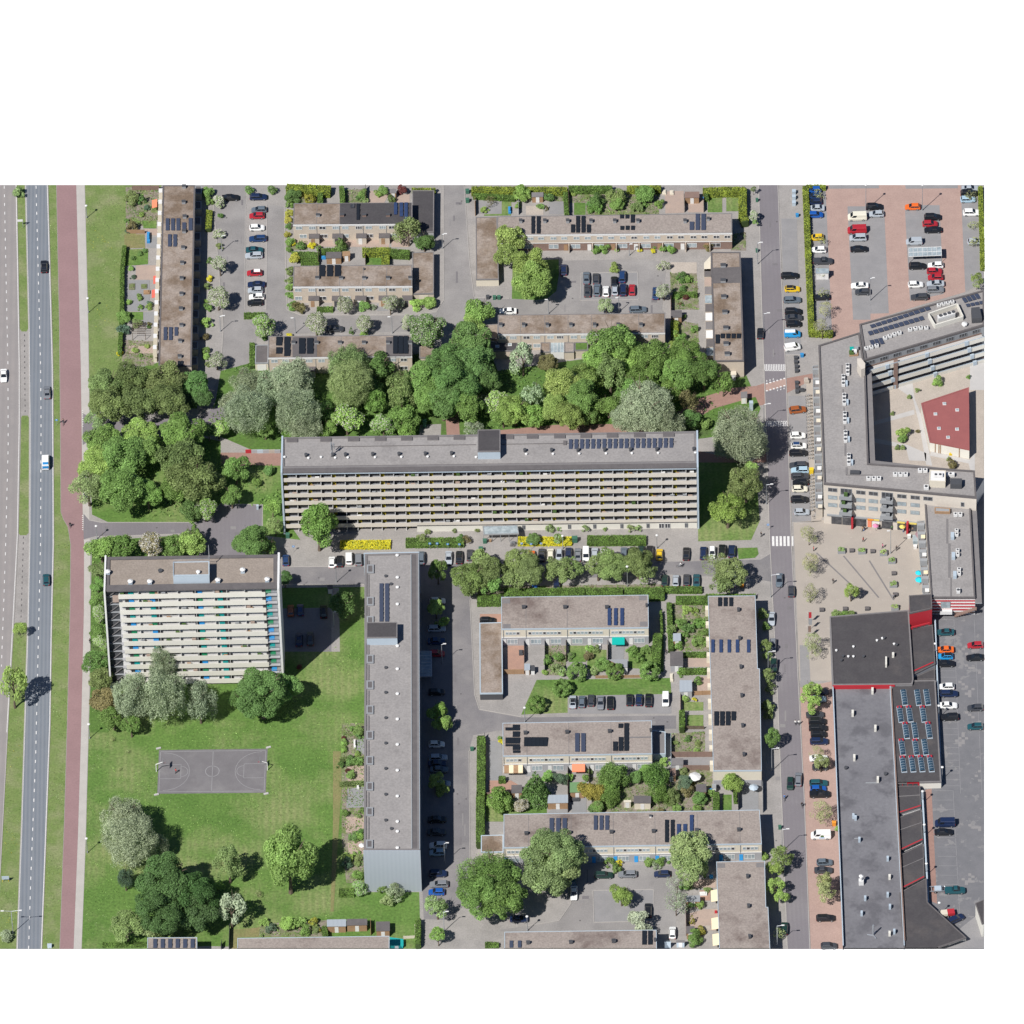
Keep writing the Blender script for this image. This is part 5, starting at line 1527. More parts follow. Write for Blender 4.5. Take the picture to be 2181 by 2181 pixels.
CC=dict(black=(.012,.013,.016),dark_grey=(.045,.048,.055),navy=(.012,.022,.06),dark_blue=(.015,.04,.11),blue=(.01,.075,.3),sky_blue=(.02,.24,.5),white=(.68,.68,.66),cream=(.6,.57,.47),silver=(.33,.36,.39),
   grey=(.16,.17,.185),slate=(.1,.125,.15),red=(.33,.02,.03),orange=(.62,.12,.02),copper=(.26,.075,.02),yellow=(.6,.4,.02),teal=(.015,.07,.085),pale_blue=(.3,.42,.5),turquoise=(.02,.3,.4),dark_green=(.012,.035,.028))
def vehicle(kind,col,x,y,view,ang,row=None,label=None,roofcol=None,z=0.0):
 """ang: 0 = nose to the right of the photo, 90 = nose up; (x, y) the middle of the car in the photo"""
 if view in 'OP' and px(view,x,y)[0]>1985: z=CZ
 p=GV(view,x,y,z+.75)
 sx,sy=px(view,x,y)
 if sx>2080: p=G(min(sx,2077.5),sy,z+.75)
 # follow the local direction of the streets, which fan out slightly
 skew=math.radians(-.9)+(-(sx-830)/20500.0 if ang in (90,270) else 0)
 rz=math.radians(ang)+skew+rnd(-.02,.02)
 wrd={'small_van': 'van'}.get(kind,kind)
 nm='car' if kind in ('hatchback','saloon','estate','suv','minivan') else wrd
 t=thing(nm,label,wrd if wrd in ('van','pickup') else 'car',(p.x,p.y,z+.03),rz)
 body,ws,rw,sides,tl=cached(('car',kind),lambda: car_meshes(kind))
 part('body',body,t,color=CC[col])
 part('windscreen',ws,t)
 if kind not in ('van',): part('rear_window',rw,t)
 for m_ in sides: part('side_window',m_,t)
 part('tail_light',tl,t)
 L,W_=CARS[kind][:2]
 wm=cached('wheel',wheel_mesh)
 for ax in (-L*.31,L*.32):
  for s_ in (-1,1): part('wheel',wm,t,(ax,s_*(W_/2-.09),.33))
 if roofcol:
  H_,rr,rf=CARS[kind][2],CARS[kind][6],CARS[kind][7]
  part('roof_panel',cached(('rp',kind),lambda: MB().box(rr+.05,-W_*.31,H_+.0,rf-.05,W_*.31,H_+.02).mesh('roof_panel','tinted')),t,color=CC[roofcol])
 colw=col.replace('_',' ')
 look=f'{colw} {wrd}'+(f' with {roofcol} roof' if roofcol else '')
 if row: row.add(t,look,(sx,sy))
 return t
H,SA,ES,SU,MI,VA,SV,PU='hatchback saloon estate suv minivan van small_van pickup'.split()
def fleet(place,axis,view,ang,rows):
 r=Row(place,axis,'cars '+place if not place.startswith('c') else place)
 for q in rows:
  kind,col,x,y=q[:4]
  a=q[4] if len(q)>4 and q[4] is not None else ang
  vehicle(kind,col,x,y,q[5] if len(q)>5 and q[5] else view,a,r,roofcol=q[6] if len(q)>6 else None)
 return r
fleet('in the long strip beside the northwestern terraces','y','B',180,[(ES,'navy',195,150,0),(SA,'black',-34,155,0),(H,'slate',200,256),(H,'red',183,305),(H,'white',183,403,0),(ES,'dark_blue',190,493),(SA,'teal',163,586,0),(ES,'silver',158,632),
  (H,'red',163,775,None,None,'white'),(SA,'navy',178,870),(H,'silver',170,918),(H,'white',180,972),(H,'black',168,1020)])
fleet('parked by the blossom trees below the northwestern terraces','x','B',0,[(SA,'dark_grey',825,1235)])
fleet('in the courtyard car park below the longest terrace','x','C',90,[(H,'navy',775,748),(SA,'slate',962,816),(H,'dark_grey',1041,822),(H,'black',1190,848),(MI,'dark_blue',1256,806),(SA,'dark_grey',970,922),(ES,'slate',1049,914),(H,'white',1122,926),(H,'silver',1196,914),(SU,'navy',1265,915),
  (H,'red',1338,913),(SA,'dark_blue',1533,942),(SA,'white',316,1090,180),(ES,'slate',1386,1076,0)])
fleet('in the bays along the upper eastern road','y','D',0,[(ES,'black',587,665),(H,'yellow',604,756,None,None,'black'),(ES,'slate',604,831),(SU,'black',610,912),(SA,'dark_grey',614,953),(H,'black',614,996),(SV,'sky_blue',605,1067,None,None,'white'),(SV,'white',605,1157,12)])
fleet('driving on the eastern road','y','D',90,[(H,'black',385,1060),(SA,'slate',1082,444,270,'M'),(H,'dark_grey',1181,535,90,'M'),(H,'dark_green',14,1440,270,'O'),(ES,'grey',90,1400,90,'O')])
fleet('in the hedge-side row of the red car park','y','D',180,[(H,'blue',752,76),(H,'dark_blue',752,120),(H,'navy',755,158),(SA,'silver',766,202),(H,'blue',764,247,0),(H,'yellow',768,403),(H,'white',784,488),(PU,'dark_grey',815,566,0),(SA,'black',802,812)])
fleet('in the left double row of the red car park','y','D',180,[(SU,'black',1165,193,0),(VA,'cream',1050,264),(H,'silver',1180,242),(VA,'red',1048,354),(MI,'silver',1055,406),(SA,'black',1062,482,0),(SA,'white',1066,733),(H,'dark_grey',1087,776)])
fleet('in the right double row of the red car park','y','D',180,[(H,'orange',1429,193),(SU,'black',1566,264,0),(H,'red',1549,309,0),(SA,'black',1569,351),(SV,'silver',1440,433),(SU,'black',1461,600,0),(H,'white',1587,594),(H,'red',1579,634,0),(H,'red',1586,676),(H,'white',1450,726,0),(SA,'silver',1586,720),(ES,'grey',1584,760,0),(ES,'dark_grey',1477,811)])
fleet('in the right-edge row of the red car park','y','D',0,[(SA,'silver',1825,66),(SU,'black',1815,100),(H,'pale_blue',1808,142),(SU,'white',1832,233),(H,'silver',1857,432)])
fleet('in the bays facing the shop terraces','y','I',0,[(SU,'copper',382,512,8),(H,'white',384,722),(H,'white',392,806,None,None,'dark_blue'),(ES,'black',387,866),(ES,'dark_grey',387,966,180),(ES,'pale_blue',402,1008,180),(ES,'dark_grey',402,1058),(H,'black',406,1109,180),(H,'cream',400,1162),(SU,'black',397,1250),(H,'silver',416,1352)])
fleet('driving on the western dual carriageway','y','A',90,[(SA,'black',362,722),(SA,'white',30,152,270,'E'),(SA,'grey',387,290,90,'E'),(H,'teal',317,302,90,'J')])
t=vehicle(VA,'white',375,866,'E',90,None,'white ambulance with blue rear stripes driving up the western dual carriageway')
part('rear_stripe',MB().box(-2.53,-.8,.9,-2.49,.8,1.7).mesh('rear_stripe','paint_blue' if 'paint_blue' in MATS else mat('paint_blue',(.02,.2,.45),fine=0).name),t)
part('light_bar',MB().box(-2.3,-.7,2.08,-1.5,.7,2.2).mesh('light_bar','paint_blue'),t)
fleet('in front of the long gallery flats','x','K',90,[(H,'dark_blue',188,434),(H,'white',567,450),(H,'black',632,442),(SV,'white',708,420),(SV,'grey',787,430),(MI,'slate',1303,415),(SA,'silver',1529,417,270),(SA,'black',1616,410),(H,'dark_grey',1705,392),
  (H,'orange',745,247,None,'L'),(SA,'dark_grey',826,237,None,'L'),(H,'cream',898,230,None,'L'),(H,'silver',970,240,270,'L'),(H,'navy',1047,222,None,'L'),(SA,'grey',1124,234,None,'L'),(SV,'white',1190,235,270,'L'),(ES,'silver',1262,230,None,'L'),(H,'white',1338,232,None,'L'),
  (SU,'slate',1504,227,None,'L'),(H,'dark_grey',1574,217,None,'L'),(H,'dark_green',1644,207,None,'L'),(SU,'black',1716,212,None,'L'),(H,'yellow',1796,233,None,'L'),(SA,'black',315,227,None,'M'),(ES,'navy',456,222,None,'M'),(H,'white',529,217,270,'M'),(SU,'black',611,203,None,'M'),(SU,'navy',690,207,None,'M')])
fleet('in the hedge row under the street trees','x','M',90,[(H,'blue',770,488,None,'L'),(H,'navy',950,470,None,'L'),(H,'dark_green',138,446),(H,'silver',229,447),(H,'dark_grey',318,442),(SA,'teal',400,447),(SA,'white',697,446,None,None,'black')])
fleet('in the shaded lot beside the tower','x','K',90,[(H,'copper',228,848),(H,'dark_blue',307,842),(SU,'black',499,858),(SA,'navy',298,1087),(ES,'dark_grey',390,1080)])
fleet('in the street shaded by the pale-roofed flats','y','K',0,[(H,'white',1438,770),(ES,'silver',1430,997),(SA,'dark_blue',1430,1100),(H,'red',1430,1203),(H,'black',1430,1520),(H,'white',1208,891,None,'U'),(ES,'silver',1224,1029,None,'U'),(SA,'navy',1215,1091,None,'U'),(SA,'slate',1234,1151,None,'U'),(H,'silver',1270,1297,None,'U'),
  (SA,'black',224,1162,None,'R'),(SA,'dark_grey',219,1281,None,'R'),(SU,'white',233,1407,180,'R'),(H,'pale_blue',225,1471,180,'R'),(SU,'navy',232,747,None,'S'),(ES,'grey',241,846,180,'S'),(H,'blue',219,919,180,'S'),(H,'black',1850,930,None,'K')])
fleet('in the tarmac bay below the hedged lawn','x','L',90,[(SA,'silver',1081,1446,90,None,'black'),(H,'slate',1157,1444),(H,'dark_grey',1232,1433),(SA,'grey',1310,1453,270),(ES,'black',1392,1453),(H,'black',1549,1429),(H,'navy',1627,1428),(SA,'black',1707,1431),(SV,'white',1846,1430,270)])
fleet('around the southern courtyard','x','T',90,[(H,'teal',1495,805,90,'S'),(SA,'white',1503,928,270,'S'),(ES,'dark_green',1784,760,0,'S'),(SA,'navy',990,1170,0,'S'),(ES,'grey',336,752,180),(H,'navy',660,750,180),(ES,'black',529,1088,90),(H,'white',757,1298,90)])
fleet('parked along the lower eastern road','y','M',270,[(SA,'silver',1018,763),(H,'grey',1029,977),(SU,'dark_green',1036,1150),(H,'dark_green',264,1212,90,'P')])
fleet('on the red brick pavement beside the halls','y','O',0,[(H,'navy',298,582),(H,'pale_blue',275,652),(SA,'dark_grey',246,797),(SU,'black',267,861),(ES,'black',274,921),(H,'black',280,981),(ES,'navy',284,1046),(SA,'white',278,1203),(H,'dark_grey',294,1287),(ES,'teal',279,1436),(H,'blue',276,1491),
  (PU,'black',290,1541),(H,'slate',581,691,None,'P'),(SA,'dark_grey',572,753,None,'P'),(ES,'black',588,1131,None,'P'),(H,'dark_grey',615,1352,None,'P')])
t=vehicle(VA,'white',552,480,'P',180,None,'white delivery van with a green round logo by the brick pavement')
part('logo',MB().lathe([(.45,0),(.4,.02)],12).mesh('logo','leaf_core'),t,(-.3,.93,1.25)).rotation_euler=(math.radians(-90),0,0)
part('logo_stripe',MB().box(-.9,.965,.7,.5,.985,.95).mesh('logo_stripe','paint_blue'),t)
fleet('in the dark-paved car park at the right edge','y','O',180,[(SA,'teal',1464,26),(SA,'orange',1459,189),(H,'sky_blue',1462,252,180,None,'black'),(SA,'black',1469,319,0),(H,'white',1474,535),(ES,'navy',1497,600,0),(SA,'white',1491,710,0),(SU,'black',1506,820),(H,'red',1800,147),(SA,'black',1800,262),(H,'dark_grey',1800,732),(H,'teal',1806,907),
  (VA,'navy',1534,384,180,'P'),(SA,'black',1523,451,0,'P'),(PU,'teal',1612,913,0,'P'),(ES,'navy',1618,1140,30,'P')])
# trailers
t=thing('trailer','silver open boat trailer hitched behind the teal pickup','trailer',GV('P',1462,917,CZ+.05))
fr=MB()
for s_ in (-.8,.8): fr.box(-2.6,s_-.08,.55,2.0,s_+.08,.72)
for x in (-2.5,-1.2,.1,1.4): fr.box(x,-.8,.56,x+.14,.8,.7)
fr.tube((2.0,-.8,.63),(3.4,0,.6),.07); fr.tube((2.0,.8,.63),(3.4,0,.6),.07)
part('frame',fr.mesh('frame','steel'),t)
part('load_bed',MB().box(-.4,-.7,.72,1.3,.7,1.0).mesh('load_bed','paint_blue_grey'),t)
for s_ in (-.95,.95): part('wheel',cached('wheel',wheel_mesh),t,(-.2,s_,.33))
t=thing('trailer','red and cream box trailer beside the navy estate','trailer',GV('P',1560,1110,CZ+.05),.1)
part('red_box',MB().box(-.2,-.8,.5,1.5,.8,1.3).mesh('red_box','paint_red'),t)
part('cream_cover',MB().box(-1.9,-.8,.5,-.25,.8,1.2).mesh('cream_cover','panel_cream'),t)
for s_ in (-.85,.85): part('wheel',cached('wheel',wheel_mesh),t,(-.2,s_,.33))
# ------------------------------------------------------------------ trees, shrubs, hedges
def leaf_mesh(name,c,n,s,tint,rng,m='leaf',asp=.6):
 N_=len(c)
 n=n/np.linalg.norm(n,axis=1,keepdims=True)
 r=rng.normal(size=(N_,3))
 t=np.cross(n,r); t /= np.linalg.norm(t,axis=1,keepdims=True)+1e-9
 b=np.cross(n,t)
 s=s[:,None]
 v=np.empty((N_,4,3))
 bend=n*s*.25
 v[:,0]=c+t*s-bend; v[:,1]=c+b*s*asp; v[:,2]=c-t*s-bend; v[:,3]=c-b*s*asp
 me=bpy.data.meshes.new(name)
 me.vertices.add(N_*4); me.loops.add(N_*4); me.polygons.add(N_)
 me.vertices.foreach_set('co',v.reshape(-1))
 me.loops.foreach_set('vertex_index',np.arange(N_*4,dtype=np.int32))
 me.polygons.foreach_set('loop_start',np.arange(0,N_*4,4,dtype=np.int32))
 try: me.polygons.foreach_set('loop_total',np.full(N_,4,dtype=np.int32))
 except Exception: pass
 me.update(calc_edges=True)
 a=me.attributes.new('tint','FLOAT','FACE')
 a.data.foreach_set('value',tint.astype(np.float32))
 me.materials.append(MATS[m])
 return me
def crown(kind,size,seed):
 """unit crown (horizontal radius 1, vertical half-height 1) made of many leaf clumps"""
 rng=np.random.default_rng(seed)
 Rm=dict(S=1.2,M=2.8,L=5.2,X=8.0)[size]
 leaf=dict(S=.16,M=.21,L=.25,X=.27)[size]
 dens=1.0
 nl=dict(S=9,M=16,L=30,X=46)[size]
 lr=dict(S=.46,M=.4,L=.31,X=.26)[size]
 asp,m=.6,'leaf'
 if kind=='sparse': dens,nl,lr,leaf=.13,int(nl*1.1),lr*.9,leaf*.75
 if kind=='airy': dens,nl,lr=.62,int(nl*1.1),lr*.9
 if kind=='willow': nl,lr,leaf,asp,dens=int(nl*1.9),lr*.8,leaf*.95,.3,1.5
 if kind=='blossom': m,dens,leaf='leaf_blossom',.8,leaf*.8
 if kind=='few': m='leaf_few'
 if kind=='yellow': m='leaf_yellow'
 if kind=='ball': nl,lr,leaf=60,.2,leaf*.8
 if kind=='cone': nl=int(nl*1.6)
 if kind=='spruce': nl=60
 # lobe centres on an uneven shell
 C_=[]
 tries=0
 while len(C_)<nl and tries<4000:
  tries+=1
  d=rng.normal(size=3); d /= np.linalg.norm(d)
  if d[2]<-.55: continue
  rad=rng.uniform(.62,.8) if rng.random()<.8 else rng.uniform(.2,.55)
  if kind=='ball': rad=.84
  p=d*rad
  if kind in ('cone','spruce'):
   z=rng.uniform(-1,.95)
   w_=(1-z)/2*.85+.05
   a_=rng.uniform(0,2*math.pi)
   p=np.array([math.cos(a_)*w_,math.sin(a_)*w_,z])
  if all(np.linalg.norm(p-q)>lr*.62 for q in C_): C_.append(p)
 C_=np.array(C_)
 rl=lr*rng.uniform(.55,1.35,len(C_))
 if kind in ('cone','spruce'): rl=.12+(1-C_[:,2])/2*.28
 # irregular outline: push some lobes out, others in
 if kind not in ('ball','cone','spruce'): C_*=rng.uniform(.78,1.16,(len(C_),1))
 if kind=='willow': C_[:,2]*=.95
 area=np.sum(4*math.pi*(rl*Rm)**2)*.55
 N_=int(area/(1.2*leaf**2)*1.55*dens)
 N_=max(120,min(N_,dict(S=2200,M=7000,L=17000,X=28000)[size]))
 pk=rl**2/np.sum(rl**2)
 idx=rng.choice(len(C_),N_,p=pk)
 out=C_[idx]/(np.linalg.norm(C_[idx],axis=1,keepdims=True)+1e-6)
 d=rng.normal(size=(N_,3)); d /= np.linalg.norm(d,axis=1,keepdims=True)
 d=d+out*.55+np.array([0,0,.25]); d /= np.linalg.norm(d,axis=1,keepdims=True)
 rr=rl[idx][:,None]*(1.08-.5*rng.random((N_,1))**1.3)
 p=C_[idx]+d*rr
 if kind=='willow':
  p[:,2]-=rng.random(N_)*.3*(rng.random(N_)<.6)
  p+=rng.normal(size=(N_,3))*.035
 # drop what lies deep inside other clumps
 keep=np.ones(N_,bool)
 for c,r in zip(C_,rl):
  keep &= ~(np.linalg.norm(p-c,axis=1)<r*.55)
 p,d,idx=p[keep],d[keep],idx[keep]
 N_=len(p)
 # a few stray leaves so that the rim is never smooth
 nrm=d*.6+rng.normal(size=(N_,3))*.42+np.array([-.2,-.25,.55])
 if kind=='willow': nrm=d*.35+rng.normal(size=(N_,3))*.6+np.array([-.2,-.3,.5])
 s=leaf/Rm*rng.uniform(.6,1.25,N_)
 lobe_t=rng.uniform(.84,1.16,len(C_))
 return leaf_mesh('crown',p,nrm,s,lobe_t[idx],rng,m,asp)
def trunk_mesh(seed,limbs=6,spread=.62,thin=1.0):
 """unit trunk: height 1 to the crown's middle, limbs reaching into a crown of radius 1 (scaled with the tree)"""
 rng=random.Random(seed)
 b=MB()
 pts=[Vector((0,0,0))]
 for k in range(1,5): pts.append(Vector((rng.uniform(-.03,.03),rng.uniform(-.03,.03),k*.25)))
 rad=[.1*thin,.075*thin,.065*thin,.055*thin,.04*thin]
 for k in range(4): b.tube(pts[k],pts[k+1],rad[k],rad[k+1],7)
 for k in range(limbs):
  a=2*math.pi*k/limbs+rng.uniform(-.4,.4)
  s=pts[2+k % 3]
  e=s+Vector((math.cos(a)*spread*rng.uniform(.5,.75),math.sin(a)*spread*rng.uniform(.5,.75),rng.uniform(.2,.45)))
  b.tube(s,e,.036*thin,.022*thin,5)
  for j in range(2):
   e2=e+Vector((math.cos(a+(j-.5))*.35,math.sin(a+(j-.5))*.35,rng.uniform(.1,.35)))
   b.tube(e,e2,.02*thin,.008*thin,4)
 return b.mesh('trunk','bark')
LEAFC=dict(green=(.22,.355,.1),bright=(.3,.455,.13),lime=(.33,.45,.13),dark=(.105,.195,.065),deep=(.165,.29,.09),olive=(.245,.325,.12),grey=(.39,.46,.3),pale=(.31,.41,.175),
    yellow=(0.416,0.416,0.086),blossom=(0.214,0.293,0.112),brown=(0.224,0.201,0.091),copper=(0.183,0.065,0.057),blue=(0.137,0.215,0.137),gold=(0.346,0.330,0.078),young=(.4,.43,.2),hedge=(.18,.3,.07),hedge_yellow=(0.334,0.405,0.067),yellow_bloom=(0.349,0.380,0.065))
NVAR=dict(S=3,M=3,L=3,X=3)
def plant(kind,x,y,r,view,colour,row=None,look=None,label=None,hz=.95,clear=None,name=None,cat=None,sq=1.0,join=False):
 """(x, y): middle of the crown in the photo, r: its half-width there (pixels of the view)"""
 s_=VW[view][2]
 R_=r/s_*MPP*1.05
 size='S' if R_<1.7 else 'M' if R_<3.8 else 'L' if R_<6.3 else 'X'
 if size=='S': hz=min(hz,.9) if kind not in ('cone','spruce') else hz
 V_=R_*hz
 if clear is None: clear=0.0 if size=='S' else R_*.38+.9
 zc=clear+V_*(.85 if size=='S' else .9)
 p=GV(view,x,y,zc)
 global LAST
 is_tree=(size!='S' if name is None else name.endswith('tree')) or join
 nm=name or ('tree' if is_tree else 'shrub')
 t=LAST if join else thing(nm,label,cat or ('tree' if is_tree else 'shrub'),(p.x,p.y,0))
 LAST=t
 dx,dy=p.x-t.location.x,p.y-t.location.y
 v_=random.randrange(NVAR[size])
 me=cached(('crown',kind,size,v_),lambda: crown(kind,size,hash_((kind,size,v_))))
 c=LEAFC[colour]
 j=rnd(.88,1.12)
 col=tuple(min(1,v*j*rnd(.95,1.05)) for v in c)
 o=part('crown' if is_tree else 'foliage',me,t,(dx,dy,zc),rnd(0,6.28),(R_*rnd(.97,1.05),R_*sq*rnd(.95,1.03),V_),col)
 if join: return t
 if is_tree:
  thin=1.0 if kind not in ('sparse',) else .62
  tm=cached(('trunk',kind=='sparse',v_),lambda: trunk_mesh(v_+5,8 if kind=='sparse' else 6,.62,thin))
  part('trunk',tm,t,(0,0,0),rnd(0,6.28),(R_*.95,R_*.95,zc*1.02))
 else:
  part('stem',cached('stem',lambda: MB().tube((0,0,0),(0,0,1),.06,.04,5).mesh('stem','bark')),t,scale=(1,1,max(.2,zc)))
 if row: row.add(t,look,px(view,x,y))
 return t
def hash_(k):
 h=7
 for ch in str(k): h=(h*31+ord(ch)) % 1000003
 return h
LOOK=dict(green='green',bright='bright green',lime='lime green',dark='dark green',deep='deep green',olive='olive',grey='grey-green',pale='pale green',yellow='yellow-green',blossom='white-blossomed',brown='brownish',copper='copper-red',blue='blue-green',gold='golden',young='sparse young',yellow_bloom='yellow-flowering')
def grove(place,axis,view,items,group=None,clear=None,hz=None):
 r=Row(place,axis,group or ('trees '+place))
 for q in items:
  kind,col,x,y,rad=q[:5]
  join=kind[0]=='+'
  kind=kind.lstrip('+')
  kw=dict(q[5]) if len(q)>5 else {}
  vw=kw.pop('v',view)
  if clear is not None: kw.setdefault('clear',clear)
  if hz is not None: kw.setdefault('hz',hz)
  R_=rad/VW[vw][2]*MPP
  nm=kw.get('name') or ('tree' if R_>=1.7 else 'shrub')
  kindw={'willow': 'willow','cone': 'conical','spruce': 'spruce','ball': 'round-clipped'}.get(kind,'')
  noun='tree' if nm.endswith('tree') else 'shrub'
  if kind=='cone': look=f'{LOOK[col]} conical {noun}'
  elif kind=='willow': look=f'{LOOK[col]} feathery {noun}'
  elif kind=='spruce': look=f'{LOOK[col]} spruce {noun}'
  else: look=f'{LOOK[col]} {noun}'
  big=' big' if R_>6.3 else ''
  kw['name']=nm
  plant(kind,x,y,rad,vw,col,None if join else r,(big+' '+look).strip(),join=join,**kw)
 return r
W_='willow'
grove('in the carriageway median','y','A',[('airy','pale',150,125,52),('airy','lime',140,645,46,dict(v='J')),('airy','lime',92,1035,92,dict(v='J',hz=1.75)),('willow','grey',40,1440,42,dict(v='W',clear=.2))])
grove('in the western woods above the side street','x','E',[('broad','olive',870,265,150),('broad','olive',1090,190,150),('broad','olive',1345,190,165),('+broad','olive',890,410,160),('+broad','olive',1150,390,160),('+broad','olive',1400,380,160),('broad','deep',1600,240,120),('+airy','pale',790,500,90),('+broad','dark',1640,340,90)],hz=.85)
grove('in the western woods below the side street','x','E',[('broad','bright',850,690,140),('broad','bright',1140,650,140),('broad','green',1500,650,175),('+broad','bright',800,890,150),('+broad','green',1010,850,180),('+broad','bright',1190,790,130),('airy','pale',730,1080,145),('+broad','green',1010,1110,190),
  ('+broad','olive',1500,850,180),('broad','olive',1620,1000,190),('+broad','green',1450,1060,130),('broad','green',1220,1130,120),('broad','deep',1580,1250,90),('few','green',1690,1260,85),('cone','bright',1585,1450,80,dict(hz=1.6,clear=.3,name='tree')),('broad','bright',1800,590,75),('broad','deep',1720,620,60)],hz=.85)
grove('between the tower and the side street','x','J',[('broad','bright',695,85,95),('broad','green',860,85,90),('blossom','brown',1040,85,95),('broad','green',1185,75,75),('broad','bright',1310,60,85),('broad','deep',1730,60,125),('broad','green',1830,75,70)],hz=.9)
grove('along the left wall of the tower','y','J',[('airy','olive',680,240,60),('broad','green',670,340,50),('broad','green',678,440,55),('few','green',680,540,55),('broad','green',680,670,60),('few','green',690,740,50),('broad','deep',668,880,85),('broad','olive',690,980,70),('broad','brown',720,1130,85),('broad','green',780,1250,80),('broad','green',900,1310,70)],hz=.8)
grove('in front of the tower balconies','x','J',[('willow','grey',1115,870,105,dict(hz=1.5)),('willow','grey',910,1110,135,dict(hz=1.3)),('+willow','grey',1120,1100,155,dict(hz=1.35)),('willow','grey',1370,1130,95,dict(hz=1.8)),('broad','deep',1800,1075,190,dict(hz=.85)),('broad','deep',1660,1130,75),('+broad','deep',1950,1060,110,dict(hz=.9))])
grove('in the shaded garden beside the tower','x','K',[('broad','copper',300,1320,22,dict(hz=2.2,name='tree')),('broad','deep',680,800,110),('broad','dark',180,590,60)])
grove('on the park lawn','y','W',[('willow','grey',870,590,130,dict(hz=1.2)),('+willow','grey',930,740,195,dict(hz=.95)),('+willow','grey',1105,800,80),('willow','blue',890,1035,60,dict(hz=1.3)),('broad','dark',1190,1080,190),('+broad','dark',1380,1160,170),('+broad','dark',1130,1270,170),('+broad','dark',1370,1290,130),
  ('airy','olive',900,1370,110),('+airy','pale',1050,1390,80),('airy','pale',1625,920,105,dict(hz=1.35,clear=2.5)),('airy','grey',1640,1260,100,dict(hz=1.2)),('broad','bright',680,910,190,dict(v='X',hz=1.45)),('broad','bright',1560,1090,40),
  ('sparse','young',800,50,20,dict(name='young_tree')),('sparse','young',912,140,18,dict(name='young_tree')),('sparse','young',850,262,16,dict(name='young_tree')),('sparse','young',1830,1150,30,dict(name='young_tree'))])
grove('at the grey end wall of the five-storey flats','x','X',[('airy','grey',1545,1165,75),('airy','green',1460,1130,45),('few','green',1270,1120,62),('+airy','pale',1480,1230,50)],clear=.4)
grove('on the verge before the long flats','x','F',[('broad','green',735,1425,128,dict(hz=1.25)),('broad','green',170,1030,80,dict(hz=1.1)),('broad','green',140,1215,70),('broad','deep',400,1035,38),('broad','green',318,1110,36),('airy','bright',420,1290,60),('airy','pale',440,1410,60)])
# woodland belt
grove('in the belt behind the long flats','x','F',[(W_,'grey',250,430,110),('+willow','grey',250,620,175),('+willow','grey',150,560,90),(W_,'grey',430,460,130),(W_,'grey',560,420,150),('+willow','grey',590,620,175),('+willow','grey',640,730,120),(W_,'pale',950,290,140),('+willow','pale',960,430,170),('+willow','pale',940,540,100),
  ('broad','deep',1160,330,95),('broad','deep',1100,450,80),('airy','olive',1300,480,115,dict(hz=1.2)),('broad','green',1320,680,90),('few','bright',930,690,95),('broad','green',1120,560,70),('few','green',1180,730,75),('broad','green',800,760,60),('broad','bright',1340,780,55),('broad','deep',760,640,70),
  ('broad','deep',1780,180,165),('broad','deep',1620,320,170),('+broad','deep',1800,330,150),('broad','green',1470,430,140),('+broad','deep',1680,450,170),('+broad','green',1500,560,110),('broad','green',1760,610,110),('broad','deep',1590,570,120),('+broad','deep',1880,420,110),('broad','bright',1800,20,75),
  ('few','bright',50,750,60),('broad','green',370,760,55),('airy','grey',1790,745,60),('airy','grey',1900,540,50)],hz=.9)
grove('in the woodland between the terrace and the flats','x','H',[('broad','bright',860,180,150),('+broad','bright',760,260,110),('+broad','bright',950,270,110),('broad','green',1130,260,130),('broad','green',1360,260,120),('broad','green',1290,380,110),('broad','green',1460,360,105),('broad','green',1080,380,110),
  ('airy','olive',840,360,110,dict(hz=1.2)),('broad','lime',530,450,130),('+broad','lime',670,400,110),('+broad','lime',480,590,100),('+broad','green',650,520,120),('+broad','lime',570,650,100),('broad','green',690,630,70),('broad','green',830,570,80),('broad','green',950,480,90),
  (W_,'grey',1080,580,190),('+willow','grey',1190,690,140),('+willow','grey',950,660,110),('airy','brown',1370,540,68,dict(hz=1.3)),('broad','deep',1370,660,60),('airy','green',1590,420,65,dict(hz=1.3)),('broad','green',1240,470,70),
  ('few','bright',80,560,75),('broad','bright',210,600,100),('airy','grey',320,500,80,dict(hz=1.3)),('airy','grey',260,260,80,dict(hz=1.4)),('broad','brown',430,290,60),('broad','bright',130,640,70),('broad','bright',330,640,70)],hz=.9)
grove('at the road end of the long flats','x','H',[(W_,'grey',1700,740,185,dict(hz=1.0,clear=4.5)),('+willow','grey',1640,820,110),('+willow','grey',1800,830,95),('airy','olive',1740,1090,115),('+airy','bright',1780,1000,60),('airy','lime',1620,1260,115),('broad','green',1480,690,40)])
# street trees
grove('in the row along the terrace street','x','L',[('broad','olive',250,430,130),('+broad','olive',400,380,130),('+airy','olive',330,300,110),('+airy','green',390,480,100),('airy','olive',640,310,130),('+broad','olive',730,370,130),('+airy','olive',640,420,110),('airy','olive',970,370,120),('+airy','olive',1060,340,90),
  ('airy','olive',1290,340,105),('+broad','olive',1400,350,120),('+airy','olive',1360,270,100),('broad','olive',1620,310,120),('+airy','olive',1690,370,100),('sparse','olive',560,320,120,dict(v='M')),('+airy','olive',680,390,130,dict(v='M')),('+airy','olive',600,470,100,dict(v='M'))],hz=.85)
grove('beside the five-storey flats','y','K',[('broad','green',1440,525,66,dict(hz=1.6)),('broad','bright',1425,830,62,dict(hz=1.2)),('+broad','bright',1470,940,48),('broad','bright',1205,560,95,dict(v='U')),('+broad','bright',1260,680,85,dict(v='U')),('broad','lime',1205,1270,75,dict(v='U')),('+broad','lime',1265,1360,65,dict(v='U')),('airy','pale',228,1050,110,dict(v='S')),('broad','bright',235,1330,66,dict(v='S',hz=1.2))])
